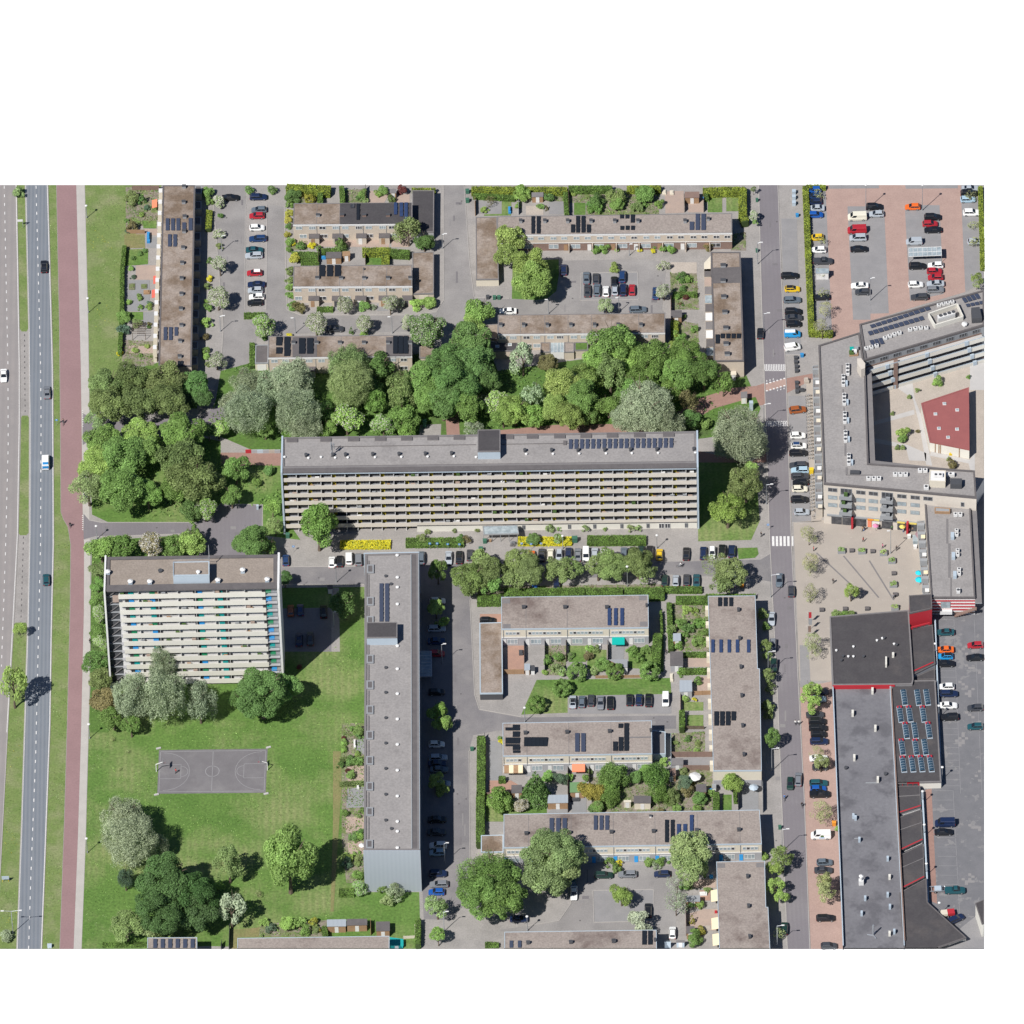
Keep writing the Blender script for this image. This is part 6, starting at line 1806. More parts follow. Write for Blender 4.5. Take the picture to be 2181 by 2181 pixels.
grove('around the southern courtyard','x','S',[('willow','green',690,760,250),('+broad','green',650,950,230),('+broad','green',830,1010,200),('+broad','green',820,820,190),('broad','pale',1310,560,240),('+broad','pale',1250,730,200),('+broad','pale',1420,690,180),('airy','pale',920,540,190,dict(v='T')),('+airy','pale',900,680,165,dict(v='T')),
  ('broad','lime',280,945,92,dict(v='T')),('sparse','grey',800,850,90,dict(v='T')),('sparse','grey',790,1020,110,dict(v='T')),('airy','grey',450,1190,120,dict(v='T',hz=.7)),('broad','green',870,850,50,dict(v='T'))],hz=.9)
grove('along the pavement of the lower terraces','y','M',[('airy','olive',945,730,50),('+airy','green',970,830,38),('airy','olive',965,990,55),('+airy','olive',985,1080,42),('airy','olive',1000,1230,58),('+airy','olive',1010,1330,50),('airy','olive',985,1490,50),('airy','olive',1650,200,58,dict(v='Q')),('+airy','olive',1660,280,45,dict(v='Q')),('broad','green',1692,490,62,dict(v='Q',hz=1.6)),
  ('airy','olive',250,660,95,dict(v='P')),('+airy','lime',185,740,60,dict(v='P')),('airy','lime',190,890,70,dict(v='P')),('+airy','lime',235,960,55,dict(v='P')),('sparse','pale',205,1260,50,dict(v='P'))])
grove('in the line along the plaza','y','M',[('sparse','young',1325,70,65),('+sparse','young',1350,110,45),('sparse','young',1335,300,65),('+sparse','young',1340,350,55),('sparse','young',1335,540,65),('+sparse','young',1345,590,45),('sparse','young',1350,960,68),('+sparse','young',1360,1030,55),('airy','lime',1670,535,62),('airy','lime',1350,1390,88),('+airy','lime',1370,1470,60)],hz=1.15)
grove('on the red brick pavement','y','P',[('sparse','young',545,280,75),('+sparse','young',580,340,60),('airy','young',575,850,75),('+airy','young',600,930,75),('sparse','young',255,1150,60,dict(v='O')),('airy','young',300,1240,70,dict(v='O'))],hz=1.1)
grove('in the rows of the red car park','y','D',[('sparse','young',785,120,40),('sparse','young',800,430,40),('sparse','young',800,650,40),('sparse','young',820,790,40),('sparse','young',830,900,45),('sparse','young',810,1020,55),('sparse','young',1830,120,40),('sparse','young',1845,330,40),('sparse','young',1850,440,40),('airy','lime',1868,695,44)],hz=1.3)
grove('beside the upper eastern road','y','Z',[('airy','blossom',1445,150,40),('blossom','blossom',1450,520,70),('+airy','green',1470,610,40)],clear=1.5)
# blossom trees of the north-west
grove('in the street of blossom trees','y','A',[('blossom','blossom',1805,200,52),('blossom','blossom',1805,460,52),('blossom','blossom',1812,715,72),('blossom','blossom',1795,985,86),('blossom','blossom',1785,1495,66),('airy','green',120,100,40,dict(v='B')),('airy','green',310,100,42,dict(v='B'))])
grove('on the street below the northwestern terraces','x','B',[('few','green',250,1205,96),('blossom','blossom',670,1195,86),('blossom','blossom',1062,1195,66),('blossom','blossom',1435,1180,55),('few','deep',1580,1240,140),('blossom','blossom',905,1030,68),('blossom','blossom',1280,1035,72),('+blossom','blossom',1360,1040,50),('airy','olive',1430,430,112),('+airy','olive',1390,380,65),('broad','deep',1560,520,70),('cone','green',868,540,58,dict(hz=1.3,clear=.1,name='tree')),('broad','bright',1960,1130,70),('cone','deep',958,1250,20,dict(hz=2.2,clear=.1,name='shrub'))])
grove('round the courtyard car park','x','C',[('broad','lime',330,500,110),('+broad','lime',320,650,100),('broad','lime',490,700,135),('+broad','lime',500,850,150),('airy','lime',1190,740,48,dict(hz=1.6)),('few','pale',1125,1055,56),('blossom','blossom',1595,715,52),('blossom','blossom',1600,925,60),('broad','bright',70,1080,115)],hz=1.0)
# ---- shrubs of the gardens, bed by bed
def bed(place,axis,view,rect,n,cols,r0,r1,kinds=('broad',),fixed=()):
 """fixed: what the photo shows singly (kind, colour, x, y, r); n more fill the rest of the bed"""
 x0,y0,x1,y1=rect
 r=Row(place,axis,'shrubs '+place)
 for q in fixed:
  kw=dict(q[5]) if len(q)>5 else {}
  kw.setdefault('clear',0)
  noun='conical shrub' if q[0]=='cone' else 'shrub'
  plant(q[0],q[2],q[3],q[4],view,q[1],r,f'{LOOK[q[1]]} {noun}',name='shrub',**kw)
 for k in range(int(n*.3)):
  c=random.choice(cols)
  rad=rnd(r0,r1)
  plant(random.choice(kinds),rnd(x0,x1),rnd(y0,y1),rad,view,c,r,f'small {LOOK[c]} shrub',name='shrub',clear=0,hz=rnd(.6,.9))
G3=('green','bright','deep','olive','green','lime')
bed('in the front gardens of the western terrace','y','A',(1690,100,1730,1400),5,G3,16,26,fixed=[('broad','green',1715,112,50),('broad','bright',1725,190,38),('broad','deep',1815,300,26),('broad','olive',1808,560,28),('broad','green',1725,683,28),('yellow','yellow',1722,825,26),('broad','green',1713,1065,34),('broad','bright',1707,1190,44),('broad','brown',1682,1300,34),('broad','green',1685,1420,34),('broad','bright',1700,1470,30),('broad','olive',1712,890,30,dict(v='A') if False else {}),('ball','olive',1712,1650-120,24)])
bed('in the back gardens of the western terrace','y','A',(1035,130,1250,1500),60,G3+('brown','blue'),14,30,fixed=[('airy','olive',1080,160,62),('cone','deep',1168,170,38,dict(hz=1.6)),('cone','brown',1085,385,48,dict(hz=1.5)),('yellow','yellow_bloom',1060,160,16),('broad','green',1015,1150,55),('broad','blue',1015,1250,48),('broad','olive',1130,1190,40),('broad','bright',1065,1015,24),('broad','bright',1148,985,24),('broad','bright',1148,1062,24),('yellow','yellow_bloom',985,160+1280,22)])
bed('in the gardens of the uppermost terrace','x','B',(930,90,1430,190),16,G3+('brown','copper','pale'),16,34,fixed=[('broad','deep',480,150,60),('broad','yellow',570,135,34),('ball','yellow',620,170,42),('broad','green',455,110,40),('broad','copper',1380,95,42),('broad','green',1225,105,46),('broad','green',1050,130,38),('ball','pale',1078,182,24),('broad','olive',1290,175,36)])
bed('at the left ends of the northwestern terraces','y','B',(425,380,470,520),3,G3,16,24,fixed=[('broad','green',450,215,36),('broad','yellow',445,280,34),('broad','yellow',442,340,32),('broad','deep',440,395,26),('broad','yellow',435,460,28),('broad','green',460,520,40),('yellow','yellow',480,540,22),('ball','green',542,555,38),('yellow','yellow_bloom',635,555,28),('broad','green',685,575,24),('broad','green',450,580,28),('broad','yellow',500,660,46),('broad','olive',448,760,36),('broad','olive',450,830,36),('broad','green',452,900,34),('broad','green',455,965,32),('broad','green',465,1050,40),('broad','brown',530,1068,50)])
bed('in the front gardens of the middle terrace','x','B',(640,1030,1200,1070),3,G3,14,22,fixed=[('broad','green',1070,1050,46),('airy','grey',1140,1062,28),('broad','bright',1500,1035,52),('broad','bright',1590,1030,56),('broad','deep',1545,555,48),('broad','green',1600,545,40),('broad','deep',250,1310,26),('yellow','yellow',450,1292,22),('broad','green',1065,1278,34)])
bed('in the gardens above the longest terrace','x','C',(60,110,1560,270),34,G3+('brown','pale'),16,36,fixed=[('broad','bright',430,125,68),('broad','deep',650,145,46),('broad','deep',1050,190,62),('airy','olive',1215,150,76),('broad','green',1215,215,56),('broad','green',1420,135,82),('broad','olive',1385,235,50),('sparse','brown',175,195,48),('broad','green',1560,210,36),('broad','green',1060,250,46),('broad','deep',1480,150,40),('cone','brown',632,240,18,dict(hz=1.6))])
bed('along the front of the longest terrace','x','C',(640,570,1900,610),8,G3,12,22,fixed=[('broad','green',1040,590,34),('broad','green',1110,575,40),('broad','green',1510,555,30),('broad','green',1600,575,34),('broad','green',1670,580,40),('yellow','yellow_bloom',1398,592,17),('yellow','yellow_bloom',1512,597,20),('broad','brown',1965,560,36)])
bed('in the gardens behind the eastern terrace','y','C',(1660,760,1850,1380),22,G3+('brown',),14,32,fixed=[('broad','deep',1740,820,44),('broad','green',1810,830,34),('broad','deep',1752,910,28),('ball','copper',1780,978,24),('broad','green',1845,1235,32),('broad','lime',1690,1210,32),('broad','lime',1700,1300,42),('broad','green',1740,1320,40),('broad','green',1700,970,30),('broad','lime',1680,1380,40)])
bed('on the beds before the long flats','x','L',(1000,20,1700,40),2,('green','pale'),14,20,fixed=[('broad','deep',742,110,56),('few','green',965,105,46),('airy','pale',900,25,38),('broad','green',968,25,22),('airy','pale',1183,25,32),('airy','pale',1555,25,32),('airy','pale',1620,25,28),('broad','olive',105,40,20),('broad','olive',295,40,18),('broad','olive',1345,28,16),('airy','brown',205,120,36),('broad','deep',150,110,34),('broad','olive',-115,45,24),('airy','olive',-110+610-1003+340,95,44)])
bed('in the gardens of the teal-awning terrace','x','L',(820,980,1320,1200),20,G3+('pale',),18,38,fixed=[('ball','green',1118,1200,80),('ball','green',1430,1195,68),('ball','green',1715,1195,80),('broad','green',1330,1140,56),('broad','bright',1222,1000,38),('broad','green',1560,1035,46),('broad','green',1690,1020,42),('airy','pale',960,1180,50),('few','green',1000,1200,40),('broad','brown',1215,1070,40),('broad','green',960,1070,42),('broad','green',870,1110,36),('broad','green',1630,1100,40)])
bed('on the triangular lawn left of the tarmac bay','x','L',(0,0,1,1),0,G3,1,1,fixed=[('ball','green',990,1335,74,dict(hz=.95)),('ball','green',785,1470,72,dict(hz=.95))])
bed('in the gardens left of the five-strip terrace','y','M',(180,650,480,1000),30,G3+('pale',),18,42,fixed=[('broad','deep',330,850,46),('broad','green',400,940,46),('broad','green',270,800,40),('broad','green',440,800,40),('broad','green',250,990,34),('broad','green',405,1280,34),('broad','bright',318,1420,30),('yellow','yellow_bloom',383,1435,18),('broad','green',270,1205,36)])
bed('in the gardens between the south-eastern terraces','x','Q',(780,450,1050,620),14,G3+('pale','olive'),18,36,fixed=[('willow','green',225,850,120,dict(hz=1.2)),('willow','green',160,990,90),('willow','green',600,860,120,dict(hz=1.2)),('willow','green',640,1010,90),('broad','green',520,800,60),('broad','deep',420,860,60),('broad','gold',50,990,90),('broad','green',40,1130,60),('broad','deep',1015,1060,62),('broad','lime',1330,900,96,dict(clear=1.2)),('broad','blue',870,915,66),('broad','brown',890,985,50),('broad','olive',755,1040,66),('broad','green',800,1140,40),('broad','green',990,1140,40),('broad','green',1125,1010,36),('broad','gold',935,910,32),('broad','bright',690,720,44),('broad','brown',640,1170,30),('broad','olive',850,800,36)])
bed('in the gardens of the middle cream terrace','x','R',(1460,720,1640,900),4,G3,18,34,fixed=[('spruce','deep',1145,860,118,dict(hz=1.5)),('broad','green',805,985,108),('blossom','brown',1020,1035,66),('broad','gold',1660,900,96),('broad','olive',1720,1060,60),('broad','green',1270,770,56),('broad','blue',1380,780,60),('broad','green',1470,770,36),('broad','green',1625,770,38),('willow','green',1830,760,100),('willow','green',1850,950,90),('broad','green',818,405,24),('yellow','yellow_bloom',822,450,26),('broad','deep',1690,1090,50)])
bed('along the front of the blue-door terrace','x','T',(100,640,1600,660),5,G3,16,26,fixed=[('broad','green',155,640,48),('yellow','yellow_bloom',255,650,28),('broad','green',235,710,46),('broad','green',545,640,46),('broad','green',640,635,40),('airy','grey',600,670,44),('broad','bright',1615,590,36)])
bed('in the back gardens at the lower right','y','T',(900,760,1150,1420),10,G3+('olive',),18,36,fixed=[('broad','deep',940,1035,42),('broad','green',1005,1035,44),('cone','yellow',938,1175,28,dict(hz=2.0)),('broad','yellow',1020,1290,40),('broad','green',970,1365,66),('airy','green',960,1310,50)])
bed('in the ground-floor gardens of the five-storey flats','y','X',(1120,480,1290,1080),26,G3+('brown','pale'),14,28,fixed=[('broad','green',1255,-195+60,46) if False else ('broad','green',1190,200,36),('ball','copper',1162,160,20),('broad','green',1240,90,40),('broad','deep',1180,85,40),('broad','bright',1262,690,36),('broad','deep',1205,700,34),('broad','blue',1150,925,42),('broad','lime',1180,880,34),('broad','olive',1250,880,30),('broad','green',1250,1010,46),('broad','green',1145,100+400,34),('broad','green',1270,500,34),('broad','deep',1095,110,30)])
bed('in the upper ground-floor gardens of the flats','y','U',(230,730,440,1000),6,G3,18,34,fixed=[('ball','copper',252,830,22),('broad','bright',250,880,34),('broad','bright',250,950,34),('broad','green',410,760,56),('broad','deep',420,810,36),('broad','green',340,740,30)])
bed('in the gardens at the bottom edge','x','X',(440,1420,960,1500),9,G3,20,36,fixed=[('broad','bright',670,1420,60),('broad','bright',760,1415,50),('broad','green',810,1480,40),('broad','bright',480,1410,40),('airy','blue',530,1450,46),('ball','yellow',922,1472,18),('broad','yellow',870,1410,36),('ball','pale',450,1520,16)])
bed('in the raised courtyard','x','I',(0,0,1,1),0,G3,1,1)
def deck_shrub(x,y,r,col,label,kind='broad'):
 s_=VW['I'][2]
 R_=r/s_*MPP
 p=GV('I',x,y,DZ+R_*.75)
 t=thing('shrub',label,'shrub',(p.x,p.y,DZ),group='shrubs in the raised courtyard')
 part('foliage',cached(('crown',kind,'S',0),lambda: crown(kind,'S',77)),t,(0,0,R_*.75),rnd(0,6),(R_,R_,R_*.85),LEAFC[col])
 part('stem',cached('stem',None),t,scale=(1,1,R_*.7))
for q in ((1530,282,44,'bright','bright green shrub near the top of the raised courtyard'),(1245,705,52,'lime','biggest lime green shrub, in the middle of the raised courtyard'),(1245,755,40,'green','low green shrub just below the lime one in the courtyard'),
   (1200,825,22,'olive','left one of the two olive shrubs below the lime shrub'),(1250,825,22,'olive','right one of the two olive shrubs below the lime shrub'),(1785,243,18,'green','small green shrub at the upper right of the raised courtyard'),(1160,545,18,'olive','small olive shrub at the shadow edge of the courtyard'),
   (1303,408,20,'olive','olive shrub left of the courtyard path'),(1368,350,20,'olive','olive shrub right of the courtyard path'),(1370,692,18,'brown','brown thin shrub beside the courtyard path'),(1650,965,42,'brown','brown shrub below the cream pavilion wall'),(1622,920,18,'olive','small olive shrub under the yellow courtyard box')):
 deck_shrub(q[0],q[1],q[2],q[3],q[4])
grove('beside the terrace wall on the plaza corner','x','N',[('broad','olive',300,1195,50),('broad','green',360,1195,50),('broad','olive',430,1195,45)],clear=0,hz=.7,group='shrubs on the plaza corner')
plant('broad',*px('P',690,425),7.5,'s','bright',label='bright green bush growing on the rim of the grey hall',clear=.3,hz=1.3)
# ---- hedges: clipped boxes of leaves
def hedge(label,pts,wd,h,view,colour='hedge',leaf=.2,m='leaf',name='hedge',base=None,dens=1.0):
 """pts: middle line of the hedge's top in the photo; wd in metres"""
 w_=[GV(view,x,y,h) for x,y in pts]
 o=sum(w_,Vector())/len(w_)
 o.z=0
 t=thing(name,label,'hedge' if name=='hedge' else name.replace('_',' '),o)
 b=MB()
 cs,ns=[],[]
 rng=np.random.default_rng(len(label)*7+int(abs(o.x)*10))
 for p,q in zip(w_,w_[1:]):
  d=Vector((q.x-p.x,q.y-p.y)); L_=d.length
  d.normalize(); n=Vector((-d.y,d.x))
  e,x_=wd/2-.12,min(wd/2,.45)
  b.prism([(p.x-d.x*x_-n.x*e-o.x,p.y-d.y*e-n.y*e-o.y),(q.x+d.x*x_-n.x*e-o.x,q.y+d.y*e-n.y*e-o.y),(q.x+d.x*x_+n.x*e-o.x,q.y+d.y*e+n.y*e-o.y),(p.x-d.x*x_+n.x*e-o.x,p.y-d.y*e+n.y*e-o.y)],0,h-.12)
  L2=L_+2*x_
  A=L2*wd+2*L2*h+2*wd*h
  N_=min(9000,int(A/(1.2*leaf*leaf)*1.25*dens))
  u=rng.uniform(-x_,L_+x_,N_); v=rng.uniform(-.5,.5,N_)*wd; z=rng.uniform(.05,h,N_)
  pr_=rng.random(N_)*A
  top=pr_<L2*wd
  side=(~top) & (pr_<L2*wd+2*L2*h)
  end=~(top | side)
  sg=np.where(rng.random(N_)<.5,-1,1)
  z=np.where(top,h+rng.normal(0,.06,N_),z)
  v=np.where(side,sg*wd/2+rng.normal(0,.05,N_),v)
  u=np.where(end,np.where(sg>0,L_+x_,-x_),u)
  c=np.stack([p.x-o.x+d.x*u+n.x*v,p.y-o.y+d.y*u+n.y*v,z],1)
  nn=np.stack([n.x*sg*side+d.x*sg*end,n.y*sg*side+d.y*sg*end,top*1.0],1)+rng.normal(size=(N_,3))*.4+np.array([0,0,.12])
  cs.append(c); ns.append(nn)
 c,nn=np.concatenate(cs),np.concatenate(ns)
 tn=.9+.22*np.sin(c[:,0]*1.3)*np.cos(c[:,1]*1.1)
 me=leaf_mesh('foliage',c,nn,leaf*rng.uniform(.65,1.2,len(c)),tn,rng,m)
 part('foliage',me,t,color=LEAFC[colour])
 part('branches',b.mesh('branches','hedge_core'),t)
 return t
YH='hedge_yellow'
hedge('long clipped hedge between the verge and the western gardens',[(1022,560),(1005,760),(1003,1110),(985,1420)],1.0,1.6,'A')
hedge('boxy yellow-green hedge in the front gardens of the western terrace',[(1722,270),(1716,400)],1.5,1.3,'A',YH)
hedge('tall yellow-green hedge at the top left garden corner',[(440,72),(775,85)],2.6,2.2,'B',YH)
hedge('dark green hedge running down from the yellow top-left hedge',[(703,110),(703,195)],1.3,2.0,'B')
hedge('narrow hedge between two gardens above the half-black terrace',[(880,70),(888,195)],1.2,2.0,'B')
hedge('yellow hedge on the wall above the black garage',[(1470,85),(1640,85)],.8,1.6,'B',YH)
hedge('hedge strip between gardens left of the round green trees',[(730,590),(855,585)],1.4,1.6,'B')
hedge('thick green hedge left of the paved garden of the middle terrace',[(480,625),(680,630)],2.4,1.5,'B','hedge')
hedge('lawn-wide clipped hedge left of the dark garden shed',[(560,668),(680,668)],3.0,1.1,'B','hedge')
hedge('broad yellow hedge right of the paved garden',[(1065,590),(1270,588)],2.0,1.9,'B',YH)
hedge('green hedge right of the broad yellow one',[(1290,600),(1425,608)],2.0,1.9,'B')
hedge('upright yellow hedge end in the middle-terrace garden',[(1240,640),(1240,700)],1.9,1.9,'B',YH)
hedge('clipped box hedge before the middle terrace',[(690,1068),(795,1068)],1.4,1.0,'B')
hedge('bright clipped hedge below the parking strip',[(90,1118),(235,1116)],1.5,1.2,'B','hedge')
hedge('rough green hedge along the left garage of the lowest terrace',[(143,1360),(143,1530)],1.3,1.2,'B')
hedge('long yellow hedge at the top edge above the longest terrace',[(30,85),(480,88)],2.0,1.9,'C',YH)
hedge('lower green hedge along the paved corner garden',[(45,130),(360,150)],1.2,1.5,'C')
hedge('short yellow hedge at the top edge right of the lime shrub',[(495,85),(790,85)],1.6,1.9,'C',YH)
hedge('green hedge running down between two gardens above the longest terrace',[(790,120),(800,280)],1.1,1.8,'C')
hedge('row of tall hedge at the top edge of the middle gardens',[(830,75),(1160,75)],1.6,1.8,'C')
hedge('yellowish hedge at the top edge of the right gardens',[(1310,75),(1560,72)],1.6,1.8,'C',YH)
hedge('U-shaped yellow hedge round the corner lawn by the eastern road',[(780,160),(1050,150),(1300,150),(1300,480),(1325,560)],2.0,2.1,'Z',YH)
hedge('hedge stub on the left side of the corner lawn',[(800,190),(805,240)],1.0,1.8,'Z')
hedge('yellow hedge below the mossy garage yard beside the conservatory',[(1685,1180),(1690,1290)],1.8,1.7,'C',YH)
hedge('small square hedge in the northeastern gardens',[(1690,945),(1860,945)],1.2,1.2,'C')
hedge('very long bright hedge between the eastern road and the red car park',[(695,60),(712,500),(735,1050),(870,1055)],1.5,1.5,'D',YH)
hedge('bright hedge along the right edge of the red car park',[(1893,60),(1905,420),(1908,600)],1.1,1.5,'D',YH)
hedge('hedge stub at the top edge left of the red car park',[(710,52),(820,52)],1.2,1.3,'D',YH)
hedge('rectangular hedge bed before the long flats with blue bay signs',[(1190,285),(1640,280)],2.9,1.0,'K')
hedge('rectangular hedge bed before the right half of the long flats',[(1215,112),(1670,110)],3.1,1.0,'L')
mat('bloom_yellow',(.6,.46,.01),(.4,.38,.03),2.0,lo=.55,hi=.75,fine=.15)
hedge('low bed of bright yellow flowers left of the hedge bed',[(650,305),(1035,302)],2.8,.7,'K','yellow_bloom',m='leaf_yellow',name='flower_bed',dens=1.7)
hedge('low bed of bright yellow flowers beside the entrance canopy',[(645,122),(1060,120)],2.8,.7,'L','yellow_bloom',m='leaf_yellow',name='flower_bed',dens=1.7)
for i,(a,b_,w_) in enumerate((((310,600),(485,598),3.0),((530,545),(820,540),2.6),((852,540),(1165,535),2.6),((1205,540),(1480,535),2.6),((1525,550),(1820,545),3.6))):
 hedge(('first','second','third','fourth','widest, rightmost')[i]+' block from the left of the hedge above the teal-awning terrace',[a,b_],w_,1.5,'L')
hedge('low hedge behind the parked cars right of the blocks',[(150,518),(430,518)],1.9,1.0,'M')
hedge('tall hedge along the shaded right side of the teal-awning terrace',[(1780,900),(1765,1150)],2.2,2.0,'L','hedge')
hedge('thin hedge on the path side of the shaded strip',[(1808,700),(1815,860)],.5,1.4,'L')
hedge('hedge along the top of the five-strip terrace gardens',[(245,600),(490,600)],2.0,1.4,'M')
hedge('upper hedge strip behind the five-strip terrace',[(490,570),(870,570)],1.0,1.2,'M')
hedge('hedge on the left side of the jungle-like garden',[(175,640),(190,1000)],1.2,1.6,'M')
hedge('clipped hedge below the shed in the gardens of the five-strip terrace',[(270,1185),(500,1180)],1.3,1.4,'M')
hedge('low hedge across the garden above the pink patio',[(300,1050),(490,1050)],1.4,1.0,'M')
hedge('tall conifer hedge beside the two square lawns',[(845,240),(845,380)],1.3,2.0,'Q')
hedge('narrow upright hedge beside the strip lawn',[(1165,1010),(1165,1160)],1.5,2.0,'Q')
hedge('small hedge left of the grey patio',[(1340,970),(1345,1060)],.8,1.6,'Q')
hedge('very long tall hedge beside the street of the five-storey flats',[(636,400),(633,900),(628,960),(628,1360)],2.0,2.2,'R')
hedge('small clipped cube hedge by the striped awning',[(815,775),(845,775)],1.3,1.6,'R')
hedge('tall hedge at the bottom edge beside the street',[(45,1180),(43,1390)],1.3,2.0,'S')
hedge('round-ended hedge at the bottom edge left of the cut terrace',[(690,1405),(780,1405)],1.4,1.0,'S')
hedge('green hedge between gardens of the cut mossy terrace',[(970,1450),(980,1510)],1.1,1.8,'X')
hedge('rectangular hedge between the park and the flats gardens',[(1105,1150),(1200,1150)],2.0,1.4,'X','hedge')
for i,y in enumerate((262,1040-970+20)):
 pass
hedge('lawn-edge hedge between two ground-floor gardens of the flats',[(1110,262),(1290,255)],1.2,.9,'X','olive')
hedge('low ground-floor garden hedge above the red brick garden',[(230,1035),(460,1035)],1.0,.9,'U','olive')
hedge('long low hedge at the bottom edge beside the cycle path',[(740,1500),(1040,1495)],1.2,.9,'W')
hedge('row of thuja hedge along the front of the two-tree lawn',[(1570,250),(1580,560)],1.0,1.4,'K') if False else None
# ------------------------------------------------------------------ garden grounds
BEDS=[]
for v_,m_,polys in (
 ('A','lawn',[[(1030,585),(1220,578),(1218,705),(1150,712),(1100,715),(1028,720)],[(1170,345),(1290,350),(1288,412),(1180,410)],[(1020,1100),(1178,1098),(1178,1165),(1010,1165)]]),
 ('A','dry_lawn',[[(1022,460),(1190,458),(1195,572),(1025,575)]]),
 ('A','patio_grey',[[(1020,838),(1230,838),(1235,1090),(1015,1092)],[(1205,500),(1300,475),(1300,575),(1210,570)],[(1180,1100),(1285,1095),(1283,1215),(1180,1215)]]),
 ('A','patio_pink',[[(1120,715),(1310,715),(1308,835),(1115,832)],[(1190,415),(1300,415),(1300,470),(1190,462)],[(1060,1375),(1280,1380),(1275,1440),(1060,1440)]]),
 ('A','soil',[[(1035,70),(1310,75),(1305,340),(1035,440)],[(1010,1330),(1270,1340),(1270,1540),(1005,1540)]]),
 ('B','soil',[[(430,80),(700,90),(700,200),(440,205)],[(905,90),(1075,90),(1075,200),(905,200)],[(425,500),(600,520),(600,590),(430,590)]]),
 ('B','patio_pink',[[(1095,100),(1280,105),(1230,200),(1090,200)],[(1300,130),(1440,130),(1440,200),(1300,200)],[(1290,500),(1430,500),(1430,565),(1290,565)],[(480,500),(1270,500),(1270,565),(480,560)]]),
 ('B','lawn',[[(1080,640),(1270,640),(1270,712),(1080,712)]]),
 ('B','patio_grey',[[(690,600),(760,600),(880,690),(880,712),(690,712)],[(800,1030),(860,1030),(860,1090),(800,1090)],[(1170,1030),(1260,1030),(1260,1090),(1170,1090)]]),
 ('C','bay_grey',[[(75,180),(265,180),(265,290),(75,290)],[(655,190),(775,190),(775,295),(655,295)]]),
 ('C','lawn',[[(265,190),(345,190),(342,305),(120,308),(120,295),(265,292)],[(860,200),(955,200),(955,300),(860,300)]]),
 ('C','deck_gravel',[[(465,225),(610,225),(608,300),(465,300)],[(1655,690),(1870,690),(1870,780),(1660,780)]]),
 ('C','soil',[[(35,85),(800,100),(800,190),(40,170)],[(820,100),(1560,95),(1560,300),(960,300),(960,200),(820,200)]]),
 ('C','soil',[[(1650,770),(1870,780),(1890,1080),(1660,1080)],[(1660,1150),(1880,1200),(1890,1400),(1660,1400)]]),
 ('Z','lawn',[[(820,235),(1020,225),(1020,465),(820,465)],[(1075,210),(1240,210),(1240,450),(1075,450)]]),
 ('Z','patio_pink',[[(550,290),(760,290),(760,465),(550,465)],[(230,180),(490,170),(495,470),(240,480)]]),
 ('Z','soil',[[(1170,760),(1345,740),(1345,990),(1140,990)]]),
 ('L','patio_red',[[(545,985),(680,985),(680,1190),(545,1190)],[(318,725),(495,725),(495,800),(318,800)]]),
 ('L','lawn',[[(1050,985),(1190,985),(1190,1120),(1050,1120)],[(1200,1020),(1360,1020),(1360,1180),(1200,1180)],[(1540,1000),(1720,1000),(1730,1180),(1540,1170)],[(1710,1000),(1830,900),(1830,1200),(1740,1200)]]),
 ('L','soil',[[(850,985),(1025,985),(1025,1230),(850,1230)]]),
 ('L','patio_grey',[[(1380,985),(1510,985),(1500,1100),(1380,1100)]]),
 ('L','soil',[[(300,500),(1840,480),(1840,620),(300,650)]]),
 ('M','soil',[[(165,640),(500,600),(500,1030),(170,1030)]]),
 ('M','lawn',[[(240,575),(880,565),(880,580),(490,585),(490,630),(240,640)]]),
 ('M','patio_pink',[[(320,1080),(510,1070),(510,1160),(320,1160)],[(400,1240),(510,1240),(510,1390),(400,1385)]]),
 ('Q','lawn',[[(855,150),(1045,155),(1045,235),(855,235)],[(895,275),(1045,275),(1045,405),(890,400)],[(1225,1020),(1310,1020),(1310,1165),(1225,1165)]]),
 ('Q','soil',[[(735,450),(1060,430),(1060,620),(740,620)],[(780,780),(1130,780),(1130,1170),(0,1185),(0,860),(780,860)]]),
 ('Q','bay_grey',[[(745,680),(1130,670),(1130,755),(745,755)]]),
 ('Q','patio_grey',[[(1400,965),(1560,965),(1560,1165),(1380,1165)]]),
 ('R','patio_grey',[[(700,430),(830,430),(830,800),(705,800)]]),
 ('R','patio_red',[[(705,800),(915,800),(1035,870),(1035,950),(705,950)]]),
 ('R','lawn',[[(680,960),(960,990),(1250,1060),(1250,1105),(845,1115),(845,1185),(680,1185)]]),
 ('R','patio_grey',[[(1330,1020),(1450,1020),(1450,1100),(1260,1105)],[(1490,960),(1620,960),(1620,1100),(1480,1100)],[(1050,650),(1240,650),(1240,760),(1050,760)]]),
 ('T','patio_pink',[[(1050,1080),(1180,1080),(1180,1280),(890,1280),(890,1130)],[(900,800),(1160,800),(1160,880),(960,880)]]),
 ('T','patio_red',[[(1010,905),(1110,905),(1110,1000),(1010,1000)]]),
 ('X','dry_lawn',[[(190,1470),(440,1450),(430,1530),(260,1530),(250,1625),(190,1625)],[(1040,0),(1105,0),(1110,300),(1045,1320),(1020,1320),(1040,600)]]),
 ('X','soil',[[(1112,-230),(1296,-230),(1296,1085),(1150,1085),(1112,700)],[(440,1420),(990,1390),(985,1525),(430,1525)]]),
 ('X','patio_grey',[[(1160,310),(1298,290),(1298,465),(1150,465)]]),
 ('X','patio_pink',[[(1145,540),(1298,540),(1298,665),(1145,670)],[(1160,745),(1298,740),(1298,845),(1170,850)],[(1160,120),(1298,100),(1298,245),(1160,245)]]),
 ('U','patio_grey',[[(380,850),(465,830),(465,1000),(380,990)]])):
 if m_=='soil': BEDS+=[[GV(v_,*p) for p in q] for q in polys]
